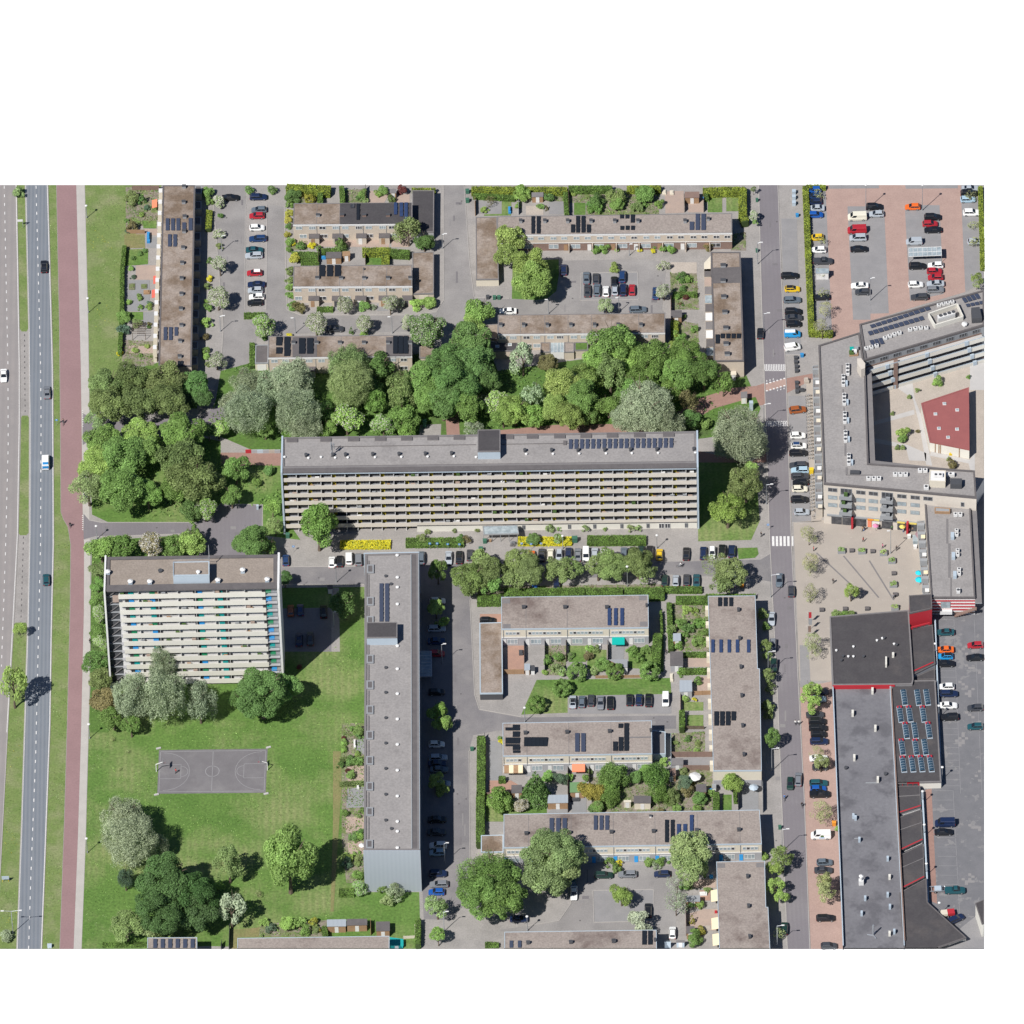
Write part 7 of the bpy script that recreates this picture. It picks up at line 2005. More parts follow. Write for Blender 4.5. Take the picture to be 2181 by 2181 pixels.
 sheets('lawn' if 'lawn' in m_ else 'garden_soil' if m_=='soil' else 'patio',polys,m_,3 if 'soil' in m_ else 4,v_)
def inside(p,q):
 c=False
 for a,b_ in zip(q,q[1:]+q[:1]):
  if (a.y>p[1])!=(b_.y>p[1]) and p[0]<(b_.x-a.x)*(p[1]-a.y)/(b_.y-a.y)+a.x: c=not c
 return c
def cover(name,polys,colour,dens,leaf,seed,h=.5,freq=.45,cut=-.2,m='leaf'):
 rng=np.random.default_rng(seed)
 cs=[]
 for q in polys:
  xs,ys=[p.x for p in q],[p.y for p in q]
  n=int((max(xs)-min(xs))*(max(ys)-min(ys))*dens)
  for x,y in zip(rng.uniform(min(xs),max(xs),n),rng.uniform(min(ys),max(ys),n)):
   g=math.sin(x*freq+seed)*math.cos(y*freq*1.3+seed*2)+.5*math.sin(x*1.7+y*1.1+seed)
   if g>cut and inside((x,y),q): cs.append((x,y,.06+h*rng.random()*max(.15,min(1,g-cut))))
 c=np.array(cs)
 nn=rng.normal(size=c.shape)*.6+np.array([0,0,.8])
 o=part(name,leaf_mesh(name,c,nn,leaf*rng.uniform(.6,1.3,len(c)),rng.uniform(.7,1.25,len(c)),rng,m),None,color=LEAFC[colour])
 o['kind']='stuff'
for i,(c_,ct) in enumerate((('green',.1),('bright',.45),('brown',.6),('pale',.65),('deep',.4))): cover('ground_cover',BEDS,c_,5,.2,i+3,cut=ct)
WOOD=[[G(*p) for p in q] for q in ([(470,790),(545,770),(700,790),(960,740),(1040,740),(1060,790),(1420,740),(1480,790),(1590,800),(1600,905),(1486,915),(1400,908),(1180,900),(1066,912),(980,925),(948,870),(880,930),(600,940),(470,930),(440,910)],
  [(192,935),(400,930),(470,945),(470,985),(598,990),(598,1070),(420,1100),(230,1105),(196,1090)],[(196,1165),(225,1155),(420,1142),(228,1260),(236,1450),(300,1500),(230,1560),(194,1500)])]
for i,(c_,ct) in enumerate((('green',.3),('bright',.75),('deep',.4))): cover('undergrowth',WOOD,c_,1.6,.34,i+21,h=1.3,freq=.22,cut=ct)
PARK=[[G(*p) for p in q] for q in ([(195,1475),(330,1500),(330,1600),(335,1690),(330,1995),(180,1995)],[(335,1700),(700,1700),(700,1985),(440,1985),(330,1990)],[(575,1460),(770,1335),(770,1560),(725,1700),(575,1700)],[(335,1500),(575,1500),(575,1590),(335,1590)])]
VRG=[[G(*p) for p in q] for q in ([(183,400),(340,400),(300,470),(264,560),(258,780),(205,850),(192,850),(190,700)],[(105,400),(119,400),(127,900),(116,900)],[(117,1160),(148,1160),(140,1600),(124,2010),(93,2010),(109,1540)],[(30,1340),(55,1335),(50,1550),(38,2010),(0,2010),(6,1800)])]
for i,(pl_,c_,dn,ct) in enumerate(((PARK,'bright',2.2,.35),(PARK,'green',2.2,.5),(PARK,'pale',1.6,.8),(VRG,'pale',2.5,.55),(VRG,'green',2.5,.6),(VRG,'yellow',1.5,.9))): cover('grass_tufts',pl_,c_,dn,.17,i+40,h=.12,freq=.17,cut=ct)
# ------------------------------------------------------------------ sheds, pergolas, fences
def shed(label,pts,h,view,wall='wood',roof='felt_dark',name='shed',door='paint_white',slope=0):
 q=[tuple(GV(view,x,y,h)[:2]) for x,y in pts]
 c=sum((Vector(p) for p in q),Vector((0,0)))/len(q)
 t=thing(name,label,name.replace('_',' '),(c.x,c.y,0))
 ins=inset(q,.12)
 part('wall',MB().prism(ins,0,h-.1,cap=False).mesh('wall',wall,off=(c.x,c.y,0)),t)
 part('roof',MB().prism(q,h-.12,h).mesh('roof',roof,off=(c.x,c.y,0)),t)
 a,b_=Vector(ins[3]),Vector(ins[2])
 d=(b_-a).normalized(); n=Vector((d.y,-d.x)); m_=(a+b_)/2
 part('door',MB().prism([tuple(m_-d*.45),tuple(m_+d*.45),tuple(m_+d*.45+n*.05),tuple(m_-d*.45+n*.05)],.05,min(1.95,h-.2)).mesh('door',door,off=(c.x,c.y,0)),t)
 return t
shed('dark-roofed shed pair in the garden left of the paved yard',[(752,605),(880,603),(878,655),(750,657)],2.3,'B')
shed('small tan shed roof right of the dark shed pair',[(886,600),(950,598),(950,635),(886,637)],2.2,'B',roof='wood')
shed('slatted grey shed at the top right corner of the uppermost gardens',[(1275,85),(1330,85),(1330,120),(1275,120)],2.2,'B',roof='felt_grey')
shed('grey shed behind the yellow hedge above the longest terrace',[(510,115),(608,113),(608,150),(512,152)],2.2,'C',roof='felt_grey')
shed('brown ribbed-roof shed beside the corner lawn',[(505,182),(705,180),(705,262),(505,265)],2.3,'Z',roof='brick_brown')
shed('dark shed beside the wall of the northeastern gardens',[(1657,1086),(1748,1084),(1748,1142),(1657,1145)],2.3,'C')
shed('dark grey-roofed shed beside the shaded hedge of the teal-awning terrace',[(182,1035),(288,1033),(290,1148),(182,1150)],2.4,'M',wall='panel_grey')
shed('slate blue-roofed shed below the pink patio garden',[(260,1270),(362,1270),(365,1362),(260,1365)],2.4,'M',wall='panel_grey',roof='metal_sheet')
shed('tiny blue-grey shed in the jungle-like garden',[(206,885),(270,882),(272,945),(206,948)],2.1,'M',roof='metal_sheet')
shed('flat shed behind the teal awning',[(1375,1100),(1532,1098),(1532,1165),(1505,1165)],2.3,'L',roof='paint_grey')
shed('small grey shed by the red brick patio',[(684,1135),(730,1133),(730,1185),(684,1187)],2.0,'L',roof='metal_sheet')
shed('black box shed on the striped patio',[(735,1150),(770,1150),(770,1192),(735,1192)],1.6,'L',roof='paint_dark')
shed('dark-roofed shed by the red patio beside the long hedge',[(918,842),(1018,840),(1020,915),(918,918)],2.3,'R')
shed('blue-grey roofed shelter right of the spruce',[(1262,935),(1448,932),(1448,1008),(1255,1012)],2.4,'R',roof='metal_sheet',name='garden_shelter')
shed('green-roofed summer house with orange front beneath the gold shrubs',[(1465,818),(1620,812),(1600,908),(1465,912)],2.4,'R',roof='roof_green' if 'roof_green' in MATS else mat('roof_green',(.12,.22,.1),fine=.08).name,name='summer_house')
shed('felt-roofed shed with a black porch in the middle gardens',[(395,1030),(555,1032),(555,1100),(395,1100)],2.4,'Q',wall='panel_cream',roof='felt_dark')
shed('white garden cabin beside the felt-roofed shed',[(300,1072),(368,1070),(370,1090),(300,1092)],2.2,'Q',wall='panel_cream',roof='panel_cream')
shed('round dark shed at the gap between garages and gardens',[(700,785),(785,770),(790,840),(700,850)],2.3,'Q',roof='brick_brown')
shed('barrel-roofed grey shed in the gardens beside the strip lawn',[(975,925),(1072,920),(1074,995),(978,1000)],2.3,'Q',roof='felt_dark')
shed('narrow grey shed behind the round golden tree',[(1125,920),(1165,918),(1165,958),(1128,960)],2.0,'Q',roof='paint_grey')
shed('grey-roofed shed in the paved corner of the drying yard',[(748,680),(858,678),(858,742),(748,745)],2.2,'Q',wall='panel_grey',roof='felt_grey')
shed('grey shed in the lower right back gardens',[(880,955),(1015,952),(1015,1010),(882,1012)],2.3,'T',roof='paint_grey')
shed('dark shed by the pointed yellow conifer',[(885,1240),(962,1240),(962,1305),(885,1308)],2.2,'T')
shed('pale flat shed at the bottom edge beside the white car',[(790,1372),(872,1370),(872,1392),(790,1392)],2.0,'T',wall='paint_blue_grey',roof='felt_grey')
shed('left shed of the joined wooden pair at the bottom gardens',[(990,1385),(1148,1382),(1148,1440),(990,1442)],2.4,'X',roof='metal_sheet')
shed('right dark-roofed shed of the joined wooden pair',[(1152,1380),(1322,1378),(1322,1430),(1152,1433)],2.4,'X')
shed('single wooden shed with a dark square roof at the bottom gardens',[(1392,1402),(1508,1400),(1508,1478),(1394,1480)],2.4,'X')
shed('teal-tented garden corner at the bottom edge',[(1508,1530),(1620,1545),(1620,1600),(1508,1600)],1.2,'X',wall='door_teal',roof='door_teal')
shed('white electricity hut by the woodland cycle path',[(1706,482),(1750,478),(1750,520),(1706,522)],2.3,'H',wall='panel_cream',roof='felt_grey')
shed('small cream shed at the end of the eastern terrace',[(1640,335),(1675,333),(1678,368),(1640,370)],2.2,'H',wall='panel_cream',roof='panel_cream')
shed('brown market stall in the hedge-side row of the car park',[(765,615),(855,618),(855,650),(765,650)],2.4,'D',wall='paint_white',roof='glass_pale',name='market_stall')
shed('dark bin store in the shade beside the tower car park',[(530,640),(575,640),(575,672),(530,674)],1.9,'K',wall='paint_blue_grey',roof='felt_dark',name='bin_store')
pg=thing('pergola','open slatted pergola in the western back gardens','pergola',GV('A',1140,1240,0))
po=pg.location
for k in range(7):
 a,b_=GV('A',1085,1190+k*14,2.3),GV('A',1200,1190+k*14,2.3)
 part('slat',MB().tube(a-po,b_-po,.06,seg=4).mesh('slat','bark'),pg)
for x,y in ((1090,1192),(1195,1192),(1090,1275),(1195,1275)):
 p=GV('A',x,y,2.3)-po
 part('post',MB().tube((p.x,p.y,0),p,.07,seg=5).mesh('post','bark'),pg)
# glazed trolley shelter in the red car park
ts=thing('trolley_shelter','glazed trolley shelter between the bays of the red car park','shelter',GV('D',1512,520,0))
so_=ts.location
q=[GV('D',x,y,2.4)-so_ for x,y in ((1400,478),(1625,470),(1628,530),(1402,538))]
part('roof',MB().prism([(p.x,p.y) for p in q],2.35,2.42).mesh('roof','glass_pale'),ts)
for k in range(8):
 a,b_=q[0].lerp(q[1],k/7),q[3].lerp(q[2],k/7)
 part('roof_bar',MB().tube(a+Vector((0,0,.06)),b_+Vector((0,0,.06)),.06,seg=4).mesh('roof_bar','paint_white'),ts)
for a,b_ in ((q[0],q[1]),(q[3],q[2]),(q[0].lerp(q[3],.5),q[1].lerp(q[2],.5))):
 part('roof_rail',MB().tube(a+Vector((0,0,.06)),b_+Vector((0,0,.06)),.07,seg=4).mesh('roof_rail','paint_white'),ts)
for p in q: part('post',MB().tube((p.x,p.y,0),p,.06,seg=5).mesh('post','steel'),ts)
part('trolley_row',MB().box(-3.2,-.9,.1,2.6,-.3,1.0).mesh('trolley_row','steel'),ts)
def fence(label,pts,h,view,m='wood',name='garden_fence',step=1.8):
 w_=[GV(view,x,y,0) for x,y in pts]
 o=w_[0].copy()
 t=thing(name,label,'fence',o)
 for p,q in zip(w_,w_[1:]):
  d=Vector((q.x-p.x,q.y-p.y)); L_=d.length
  n=Vector((-d.y,d.x)).normalized()*.03
  a,b_=p-o,q-o
  part('fence_panel',MB().prism([(a.x-n.x,a.y-n.y),(b_.x-n.x,b_.y-n.y),(b_.x+n.x,b_.y+n.y),(a.x+n.x,a.y+n.y)],.05,h).mesh('fence_panel',m),t)
  k=max(1,min(12,int(L_/step)))
  for i in range(k+1):
   c=a.lerp(b_,i/k)
   part('post',cached(('fpost',h,m),lambda: MB().box(-.06,-.06,0,.06,.06,h+.08).mesh('post',m)),t,(c.x,c.y,0))
 return t
for lb,pts,h,v_,m_ in (
 ('brown fence at the top edge behind the western gardens',[(1090,98),(1310,98)],1.7,'A','brick_brown'),('fence below the topiary garden of the western terrace',[(1045,455),(1190,455)],1.4,'A','wood'),
 ('fence beside the dark parked shed pair',[(690,600),(688,712)],1.8,'B','bark'),('fence between the paved yard and the yellow hedge',[(1075,600),(1076,712)],1.8,'B','bark'),('fence between two upper gardens under the solar roof',[(1078,90),(1078,195)],1.8,'B','bark'),
 ('dark fence left of the striped patio',[(505,985),(508,1200)],1.9,'L','brick_brown'),('dark fence right of the red patio',[(682,985),(684,1130)],1.7,'L','paint_dark'),('wooden fence along the foot of the red patio',[(515,1222),(680,1220)],1.7,'L','wood'),
 ('dark fence right of the striped patio',[(852,985),(852,1200)],1.7,'L','paint_dark'),('dark fence left of the patchy lawn',[(1027,985),(1027,1120)],1.9,'L','bark'),('dark fence left of the teal awning',[(1370,985),(1370,1120)],1.8,'L','bark'),('low fence along the path beside the round trees',[(1270,1255),(1640,1250)],1.0,'L','wood'),
 ('fence along the long hedge of the corner garden',[(668,400),(670,945)],1.7,'R','paint_dark'),('brown fence below the red patio of the corner garden',[(670,955),(1030,950)],1.6,'R','brick_brown'),('dark fence left of the coral awning',[(1447,700),(1447,1100)],1.9,'R','bark'),('dark fence right of the coral awning',[(1645,700),(1645,830)],1.9,'R','bark'),
 ('brown fence along the top of the drying yard',[(745,670),(1125,668)],1.9,'Q','brick_brown'),('brown fence along the foot of the drying yard',[(760,795),(1100,795)],1.9,'Q','brick_brown'),('white fence on the left of the drying yard',[(742,500),(744,760)],1.9,'Q','paint_blue_grey'),('dark fence left of the grey corner patio',[(1368,980),(1372,1170)],1.9,'Q','paint_dark'),('dark fence right of the grey corner patio',[(1600,900),(1602,1190)],1.9,'Q','paint_grey'),
 ('brown fence along the lower edge of the two square lawns',[(860,408),(1050,410)],1.2,'Q','bark'),('tan fence between the blue shed and the golden shrub',[(380,1395),(515,1390)],1.5,'M','wood'),('brown fence before the slate blue-roofed shed',[(268,1400),(268,1545)],1.7,'M','brick_brown'),
 ('dark fence at the left end of the bottom gardens',[(190,1465),(185,1640)],1.8,'X','paint_dark'),('short dark fence by the bottom edge lawn',[(125,1590),(120,1640)],1.7,'X','paint_dark'),('wooden fence right of the joined shed pair',[(1350,1420),(1352,1515)],1.8,'X','wood'),('pale fence round the corner lawn at the bottom edge',[(1715,1450),(1716,1540),(1620,1545)],1.0,'X','panel_cream'),
 ('wall-like fence left of the northeastern gardens',[(1657,990),(1659,1150)],1.9,'C','brick_brown'),('dark fence left of the brown ribbed-roof shed',[(500,280),(505,465)],1.8,'Z','bark'),('dark fence right of the pink patio beside the corner lawn',[(765,280),(768,465)],1.6,'Z','bark'),('wooden fence left of the white lounger garden',[(815,100),(820,300)],1.7,'C','bark'),
 ('wooden fence left of the paved corner garden',[(45,190),(48,310)],1.7,'C','wood'),('grey fence around the gravel yard behind the yellow hedge',[(405,200),(405,300)],1.6,'C','paint_grey'),('brown fence in the lower right back gardens',[(880,1030),(885,1330)],1.8,'T','brick_brown')):
 fence(lb,pts,h,v_,m_)
gw=thing('garden_wall','pale low wall with coloured murals beside the woodland cycle path','wall',GV('F',235,905,0))
o=gw.location
for k,m_ in enumerate(('paint_red','panel_grey','paint_blue_grey','panel_grey','deck_gravel','panel_grey')):
 a,b_=GV('F',235+k*40,920,0)-o,GV('F',275+k*40,919,0)-o
 part('wall_panel',MB().prism([(a.x,a.y),(b_.x,b_.y),(b_.x,b_.y+.3),(a.x,a.y+.3)],0,1.1).mesh('wall_panel',m_),gw)
# ------------------------------------------------------------------ street furniture
def lamp(label,base,view,h,arm=1.2,side=1,name='street_lamp',double=False,m='steel'):
 z=CZ if view in 'OP' and px(view,*base)[0]>1955 else 0
 p=GV(view,*base,z)
 t=thing(name,label,'street lamp',p,group='street lamps')
 part('pole',cached(('pole',h,m),lambda: MB().tube((0,0,0),(0,0,h),.11,.07,7).mesh('pole',m)),t)
 part('base',cached('lampbase',lambda: MB().lathe([(.16,0),(.16,.6),(.1,.7)],8).mesh('base','paint_grey')),t)
 if arm:
  for s_ in ((1,-1) if double else (side,)):
   part('arm',cached(('arm',h,arm,s_,m),lambda: MB().tube((0,0,h-.1),(s_*arm,0,h+.15),.06,.05,6).mesh('arm',m)),t)
   part('lamp_head',cached(('head',h,arm,s_),lambda: MB().box(s_*arm-.38,-.14,h+.08,s_*arm+.38,.14,h+.22).mesh('lamp_head','paint_white')),t)
 else:
  part('lamp_head',cached(('ball',h),lambda: MB().lathe([(.1,h),(.34,h+.12),(.34,h+.28),(.12,h+.4)],10).mesh('lamp_head','paint_white')),t)
 return t
for lb,b_,v_,h,arm,sd in (
 ('post-top lamp at the upper end of the pale footpath',(715,325),'A',4.2,0,1),('post-top lamp beside the footpath halfway up the verge',(728,1105),'A',5,0,1),('post-top lamp beside the footpath left of the feathery trees',(615,1395),'J',5,0,1),('post-top lamp by the footpath left of the big willow',(620,855),'W',5,0,1),
 ('lamp by the pale kerb of the western side street',(798,1500),'E',4.5,0,1),('lamp left of the street below the northwestern terraces',(500,1275),'B',5.4,.7,-1),('lamp right of the street below the northwestern terraces',(1297,1275),'B',5.8,.7,-1),('lamp on the pavement right of the black garages',(1710,578),'B',5.2,.9,1),
 ('lamp beside the car park pavement near the white saloon',(650,1115),'C',5,.5,-1),('lamp in the courtyard street beside the pale round tree',(1230,1100),'C',5,.5,-1),('lamp before the longest terrace near the yellow shrubs',(1315,635),'C',4,.5,1),('tall lamp on the eastern road beside the brown-roofed terrace',(1505,1175),'Z',7.6,1.0,1),
 ('lamp beside the black car on the upper eastern road',(410,1060),'D',7,1.2,1),('lamp at the crossing beside the copper car',(105,628),'I',7,1.4,1),('lamp under the olive trees by the shaded road',(125,1290),'I',7,1.4,1),('long-armed lamp at the street corner beside the plaza',(1012,588),'M',8,1.8,1),
 ('long-armed lamp beside the parked dark green car',(990,1220),'M',8,1.5,1),('long-armed lamp under the tall green street tree',(1685,800),'Q',8,1.5,1),('lamp opposite the white delivery van',(245,610),'P',8,1.4,1),('lamp above the lowest parked car on the eastern road',(205,1350),'P',7,1.4,1),
 ('lamp in the shade beside the glazed entrance canopy',(1475,1290),'K',7,.8,1),('lamp in the shade beside the pale blue hatchback',(295,1570),'R',7,.8,1),('lamp on the lower end of the shaded street',(290,1290),'S',7,.9,1),('lamp on the street between tower and pale-roofed flats',(605,620),'K',6.0,0,1),
 ('lamp beside the shaded tower car park',(585,990),'K',5.5,.6,1),('lamp between the two yellow and green beds',(1000,190),'L',4.5,0,1),('lamp right of the hedge bed before the flats',(1775,185),'L',4.5,0,1),('lamp among the street trees below the flats',(1532,500),'L',7,0,1),('lamp at the corner of the mown lawn by the tower drive',(190,1255),'F',4.5,0,1),
 ('lamp at the street edge before the middle cream terrace',(1045,255),'R',5,0,1),('lamp before the bottom-edge terrace',(1068,1285),'S',5,0,1),('thin lamp in the red car park by the cream van',(1108,220),'D',9,0,1),('thin lamp in the red car park by the orange car',(1495,220),'D',9,0,1),('lamp in the lower middle of the red car park',(1138,838),'D',8,.8,1),
 ('curved plaza lamp beside the right planters',(855,575),'N',8,.6,-1),('lamp behind the blossom trees near the parking strip',(1815,1260),'A',5.5,1.0,1),('lamp post beside the second blossom tree',(1825,600),'A',5.5,.8,1)):
 lamp(lb,b_,v_,h,arm,sd)
lamp('double-armed tall lamp in the carriageway median near the bottom edge',(92,1425),'W',8,2.2,1,double=True)
for i,(x,y,v_) in enumerate(((1368,250,'O'),(1402,830,'O'),(1434,1405,'O'),(1355,228,'P'),(1368,492,'P'),(1385,800,'P'),(1487,1110,'P'))):
 lamp(('uppermost','second','third','fourth','fifth','sixth','lowest')[i]+' white globe lamp along the arcade of the dark-paved car park',(x,y),v_,4.2,0,1)
def binn(label,x,y,view,m='bin_green',w_=.7,d=.7,h=1.1,cat='bin',name='bin'):
 if m=='bin_green' and m not in MATS: mat('bin_green',(.04,.12,.08),fine=.05)
 t=thing(name,label,cat,GV(view,x,y,.0))
 part('body',MB().box(-w_/2,-d/2,0,w_/2,d/2,h*.88).mesh('body',m),t)
 part('lid',MB().box(-w_/2-.05,-d/2-.05,h*.88,w_/2+.05,d/2+.05,h).mesh('lid',m),t)
 return t
mat('bin_blue',(.03,.2,.42),fine=.05); mat('post_yellow',(.6,.42,.02),fine=.03)
for lb,x,y,v_,m_,w_,d,h in (
 ('left grey bin beside the two-lime lawn',150,990,'C','paint_dark',.8,.7,1.1),('middle green bin beside the two-lime lawn',205,993,'C','bin_green',.8,.7,1.1),('right green bin beside the two-lime lawn',242,993,'C','bin_green',.8,.7,1.1),
 ('green box at the right edge of the top street, upper one',1915,120,'B','bin_green',.9,.8,1.2),('green box at the right edge of the top street, lower one',1915,195,'B','bin_green',.9,.8,1.2),
 ('green cabinet in the clearing behind the flats',1463,735,'F','bin_green',.9,.9,2.2),('dark green cabinet right of the yellow flower bed',1098,130,'L','bin_green',1.3,1.0,1.6),('green bin below the left hedge bed',325,210,'L','bin_green',1.0,.9,1.3),('green bin beside the entrance canopy post',358,138,'L','bin_green',.9,.8,1.1),('brown box beside the green bin at the entrance',403,130,'L','wood',.5,.5,.7),
 ('blue litter bin at the hedge corner of the upper bays',637,262,'D','bin_blue',.7,.6,1.0),('blue litter bin below the white van bays',670,1222,'D','bin_blue',.8,.7,1.0),('yellow box standing before the shop terraces',495,1035,'I','post_yellow',1.0,.9,1.6),('orange box by the grey hall wall below the young trees',655,400,'P','sign_orange',.9,.8,1.3),
 ('orange grit box on the hedge by the olive tree',775,500,'M','sign_orange',.9,.7,.9),('green box on the pavement by the long hedge',550,518,'R','bin_green',.8,.6,1.0),('green box on the pavement of the lower eastern road',1760,1340,'Q','bin_green',.7,.6,1.1),('teal cabinet before the flats under the dark tree',835,505,'Y','bin_green',.9,.9,1.3),
 ('teal pavement cabinet by the top of the eastern road',1495,318,'Z','bin_green',.6,.5,1.1),('green pavement cabinet beside the brown-roofed terrace',1495,1010,'Z','bin_green',.6,.5,1.1),('white kiosk box on the plaza by the shop signs',1045,412,'N','paint_white',.8,.7,1.0),('white box on the plaza right of the lamp',1107,520,'N','paint_white',.8,.7,1.0),
 ('pale glass cabinet beside the plaza terraces',1115,450,'N','glass_pale',1.6,2.2,1.2),('white meter box before the left flats lawn',525,215,'Y','paint_blue_grey',.5,.5,1.4),('advertising pillar by the round willow at the road',1776,600,'H','paint_blue_grey',.9,.9,2.8),('grey box in the median near the bottom edge',352,1525,'W','paint_blue_grey',1.0,.7,1.0)):
 binn(lb,x,y,v_,m_,w_,d,h)
for i,y in enumerate((105,142,182)): binn(('upper','middle','lower')[i]+' underground glass container above the empty upper bays',615,y,'D','paint_blue_grey',.9,.9,1.2,'container','glass_container')
for i, (x, y) in enumerate(((367, 95), (368, 130), (372, 168), (374, 202), (375, 300), (377, 337), (378, 373))): binn(f'{("first", "second", "third", "fourth", "fifth", "sixth", "lowest")[i]} from the top of the dark cubes at the cycle crossing', x, y, 'I', 'paint_dark', .9, .8, .8, 'block', 'stone_cube')
def signp(label,x,y,view,h=2.3,m='sign_blue',w_=.6,hh=.6):
 if m not in MATS: mat('sign_blue',(.02,.22,.55),fine=.02)
 t=thing('parking_sign',label,'sign',GV(view,x,y,0))
 part('post',cached(('spost',h),lambda: MB().tube((0,0,0),(0,0,h),.04,seg=5).mesh('post','steel')),t)
 b=MB().box(-w_/2,-.05,h-hh,w_/2,-.02,h)
 part('sign_plate',b.mesh('sign_plate',m),t)
 lt=MB().box(-.14,-.07,h-hh+.08,-.06,-.052,h-.08).box(-.06,-.07,h-.16,.14,-.052,h-.08).box(-.06,-.07,h-.36,.14,-.052,h-.28).box(.08,-.07,h-.28,.14,-.052,h-.16)
 part('letter_p',lt.mesh('letter_p','paint_white'),t)
for i,(x,y) in enumerate(((1375,345),(1435,345),(1522,350),(1618,352))): signp(('leftmost','second','third','rightmost')[i]+' blue parking sign in the left hedge bed',x,y,'K')
for i,(x,y) in enumerate(((662,190),(740,195),(822,190))): signp(('left','middle','right')[i]+' blue parking sign in the yellow bed by the canopy',x,y,'L')
signp('blue parking sign beside the dark blue hatchback by the tower',895,655,'Y')
signp('blue sign in the verge beside the cycle path',468,565,'E')
signp('blue sign on the pavement by the eastern lawn corner',1888,1400,'H')
# ball court hoops
for nm,bx_,tx,sd in (('left',(1110,278),(1150,222),1),('right',(1898,268),(1850,212),-1)):
 t=thing('basketball_hoop',f'{nm} white-armed basketball hoop on the ball court','basketball hoop',GV('W',*bx_,0),math.radians(-.9))
 part('pole',MB().tube((0,0,0),(0,0,2.6),.12,.1,8).tube((0,0,2.6),(sd*1.7,0,3.4),.1,.08,8).mesh('pole','paint_white'),t)
 part('backboard',MB().box(sd*1.72-.03,-.9,2.9,sd*1.72+.03,.9,3.95).mesh('backboard','paint_grey'),t)
 ring=MB()
 for k in range(10):
  a0,a1=k/10*2*math.pi,(k+1)/10*2*math.pi
  c=sd*2.05
  ring.tube((c+.23*math.cos(a0),.23*math.sin(a0),3.05),(c+.23*math.cos(a1),.23*math.sin(a1),3.05),.025,seg=4)
 part('hoop',ring.mesh('hoop','paint_red'),t)
for i,(x,y) in enumerate(((1125,115),(1905,108),(1110,443),(1888,437))):
 t=thing('stone_block',('upper left','upper right','lower left','lower right')[i]+' pale concrete block at the corner of the ball court','block',GV('W',x,y,0),.3)
 part('slab',MB().box(-.6,-.25,0,.6,.25,.25).mesh('slab','deck_path'),t)
# plaza planters, seats, umbrellas
for i,(x,y,g) in enumerate(((348,545,1),(558,550,1),(780,568,1),(866,650,1),(882,895,1),(898,1130,1))):
 t=thing('planter',('upper left','upper middle','upper right','topmost right-hand','middle right-hand','lowest right-hand')[i]+' steel plant box on the plaza','planter',GV('N',x,y+14,0),0,'planters on the plaza')
 part('box',cached('plbox',lambda: MB().box(-.95,-.75,0,.95,.75,.9).mesh('box','paint_grey')),t)
 part('soil',cached('plsoil',lambda: MB().box(-.85,-.65,.85,.85,.65,.93).mesh('soil','soil')),t)
 part('plants',cached(('crown','few','S',1),lambda: crown('few','S',5)),t,(0,0,1.0),rnd(0,6),(.9,.72,.45),LEAFC[('green','bright','lime')[i % 3]])
for i,(x,y) in enumerate(((455,540),(670,548),(888,775),(903,993),(147,1150),(387,1140),(614,1138))):
 t=thing('plaza_seat',('left wooden','right wooden','upper right-hand','lower right-hand','left dark','middle dark','right dark')[i]+' cube seat on the plaza '+('between the upper planters' if i<2 else 'in the right-hand planter column' if i<4 else 'in the row above the black hall'),'seat',GV('N',x,y+12,0),0,'cube seats on the plaza')
 part('block',cached('seatb',lambda: MB().box(-.58,-.5,0,.58,.5,.5).mesh('block','paint_dark')),t)
 part('seat',cached(('seatt',i<4),lambda: MB().box(-.6,-.52,.5,.6,.52,.6).mesh('seat','wood' if False else 'felt_dark')),t)
def parasol(label,x,y,view,m,r=1.3,h=2.3):
 p=GV(view,x,y,h)
 t=thing('parasol',label,'parasol',(p.x,p.y,0))
 part('pole',cached(('papole',h),lambda: MB().tube((0,0,0),(0,0,h+.3),.04,seg=6).mesh('pole','steel')),t)
 part('canopy',MB().lathe([(r,h-.25),(r*.5,h+.1),(.05,h+.35)],8).mesh('canopy',m),t)
parasol('pink parasol before the shop with the orange sign',700,280,'N','sign_pink',.8)
parasol('yellow parasol beside the right red pillar',975,290,'N','sign_yellow',.8)
parasol('upper turquoise parasol at the edge of the plaza terraces',1143,765,'N','awning_turquoise' if 'awning_turquoise' in MATS else mat('awning_turquoise',(.02,.42,.52),fine=.03).name,.9)
parasol('lower turquoise parasol at the edge of the plaza terraces',1150,835,'N','awning_turquoise',1.1)
parasol('mauve parasol under the upper plaza terraces',1170,370,'N','awning_mauve' if 'awning_mauve' in MATS else mat('awning_mauve',(.22,.14,.16),fine=.03).name,1.6)
parasol('white round parasol in the ground-floor garden of the flats',1277,768,'X','paint_white',.8)
parasol('pale parasol in the gardens beside the drying yard',965,845,'Q','paint_white',1.6)
parasol('pale blue parasol on the grey corner patio',1515,945,'Q','paint_blue_grey',1.2)
# banners beside the plaza
for i,(x,y) in enumerate(((1322,745),(1326,800),(1318,860))):
 t=thing('flag',('red','grey','brown')[i]+' flag on the pavement left of the black shop hall','flag',GV('M',x,y+60,0))
 part('pole',cached('flagpole',lambda: MB().tube((0,0,0),(0,0,4.2),.05,seg=5).mesh('pole','steel')),t)
 part('cloth',MB().box(.05,-.02,2.0,.75,.02,4.1).mesh('cloth',('paint_red','paint_grey','brick_brown')[i]),t)
sg=thing('road_sign','grey information board in the median near the bottom edge','sign',GV('W',40,1060,0))
part('board',MB().box(-.9,-.05,.9,.9,.05,2.0).mesh('board','paint_blue_grey'),sg)
for s_ in (-.7,.7): part('post',MB().tube((s_,0,0),(s_,0,1.0),.05,seg=5).mesh('post','post_yellow'),sg)
sg=thing('road_sign','white road sign over the median near the top edge','sign',GV('A',190,405,0))
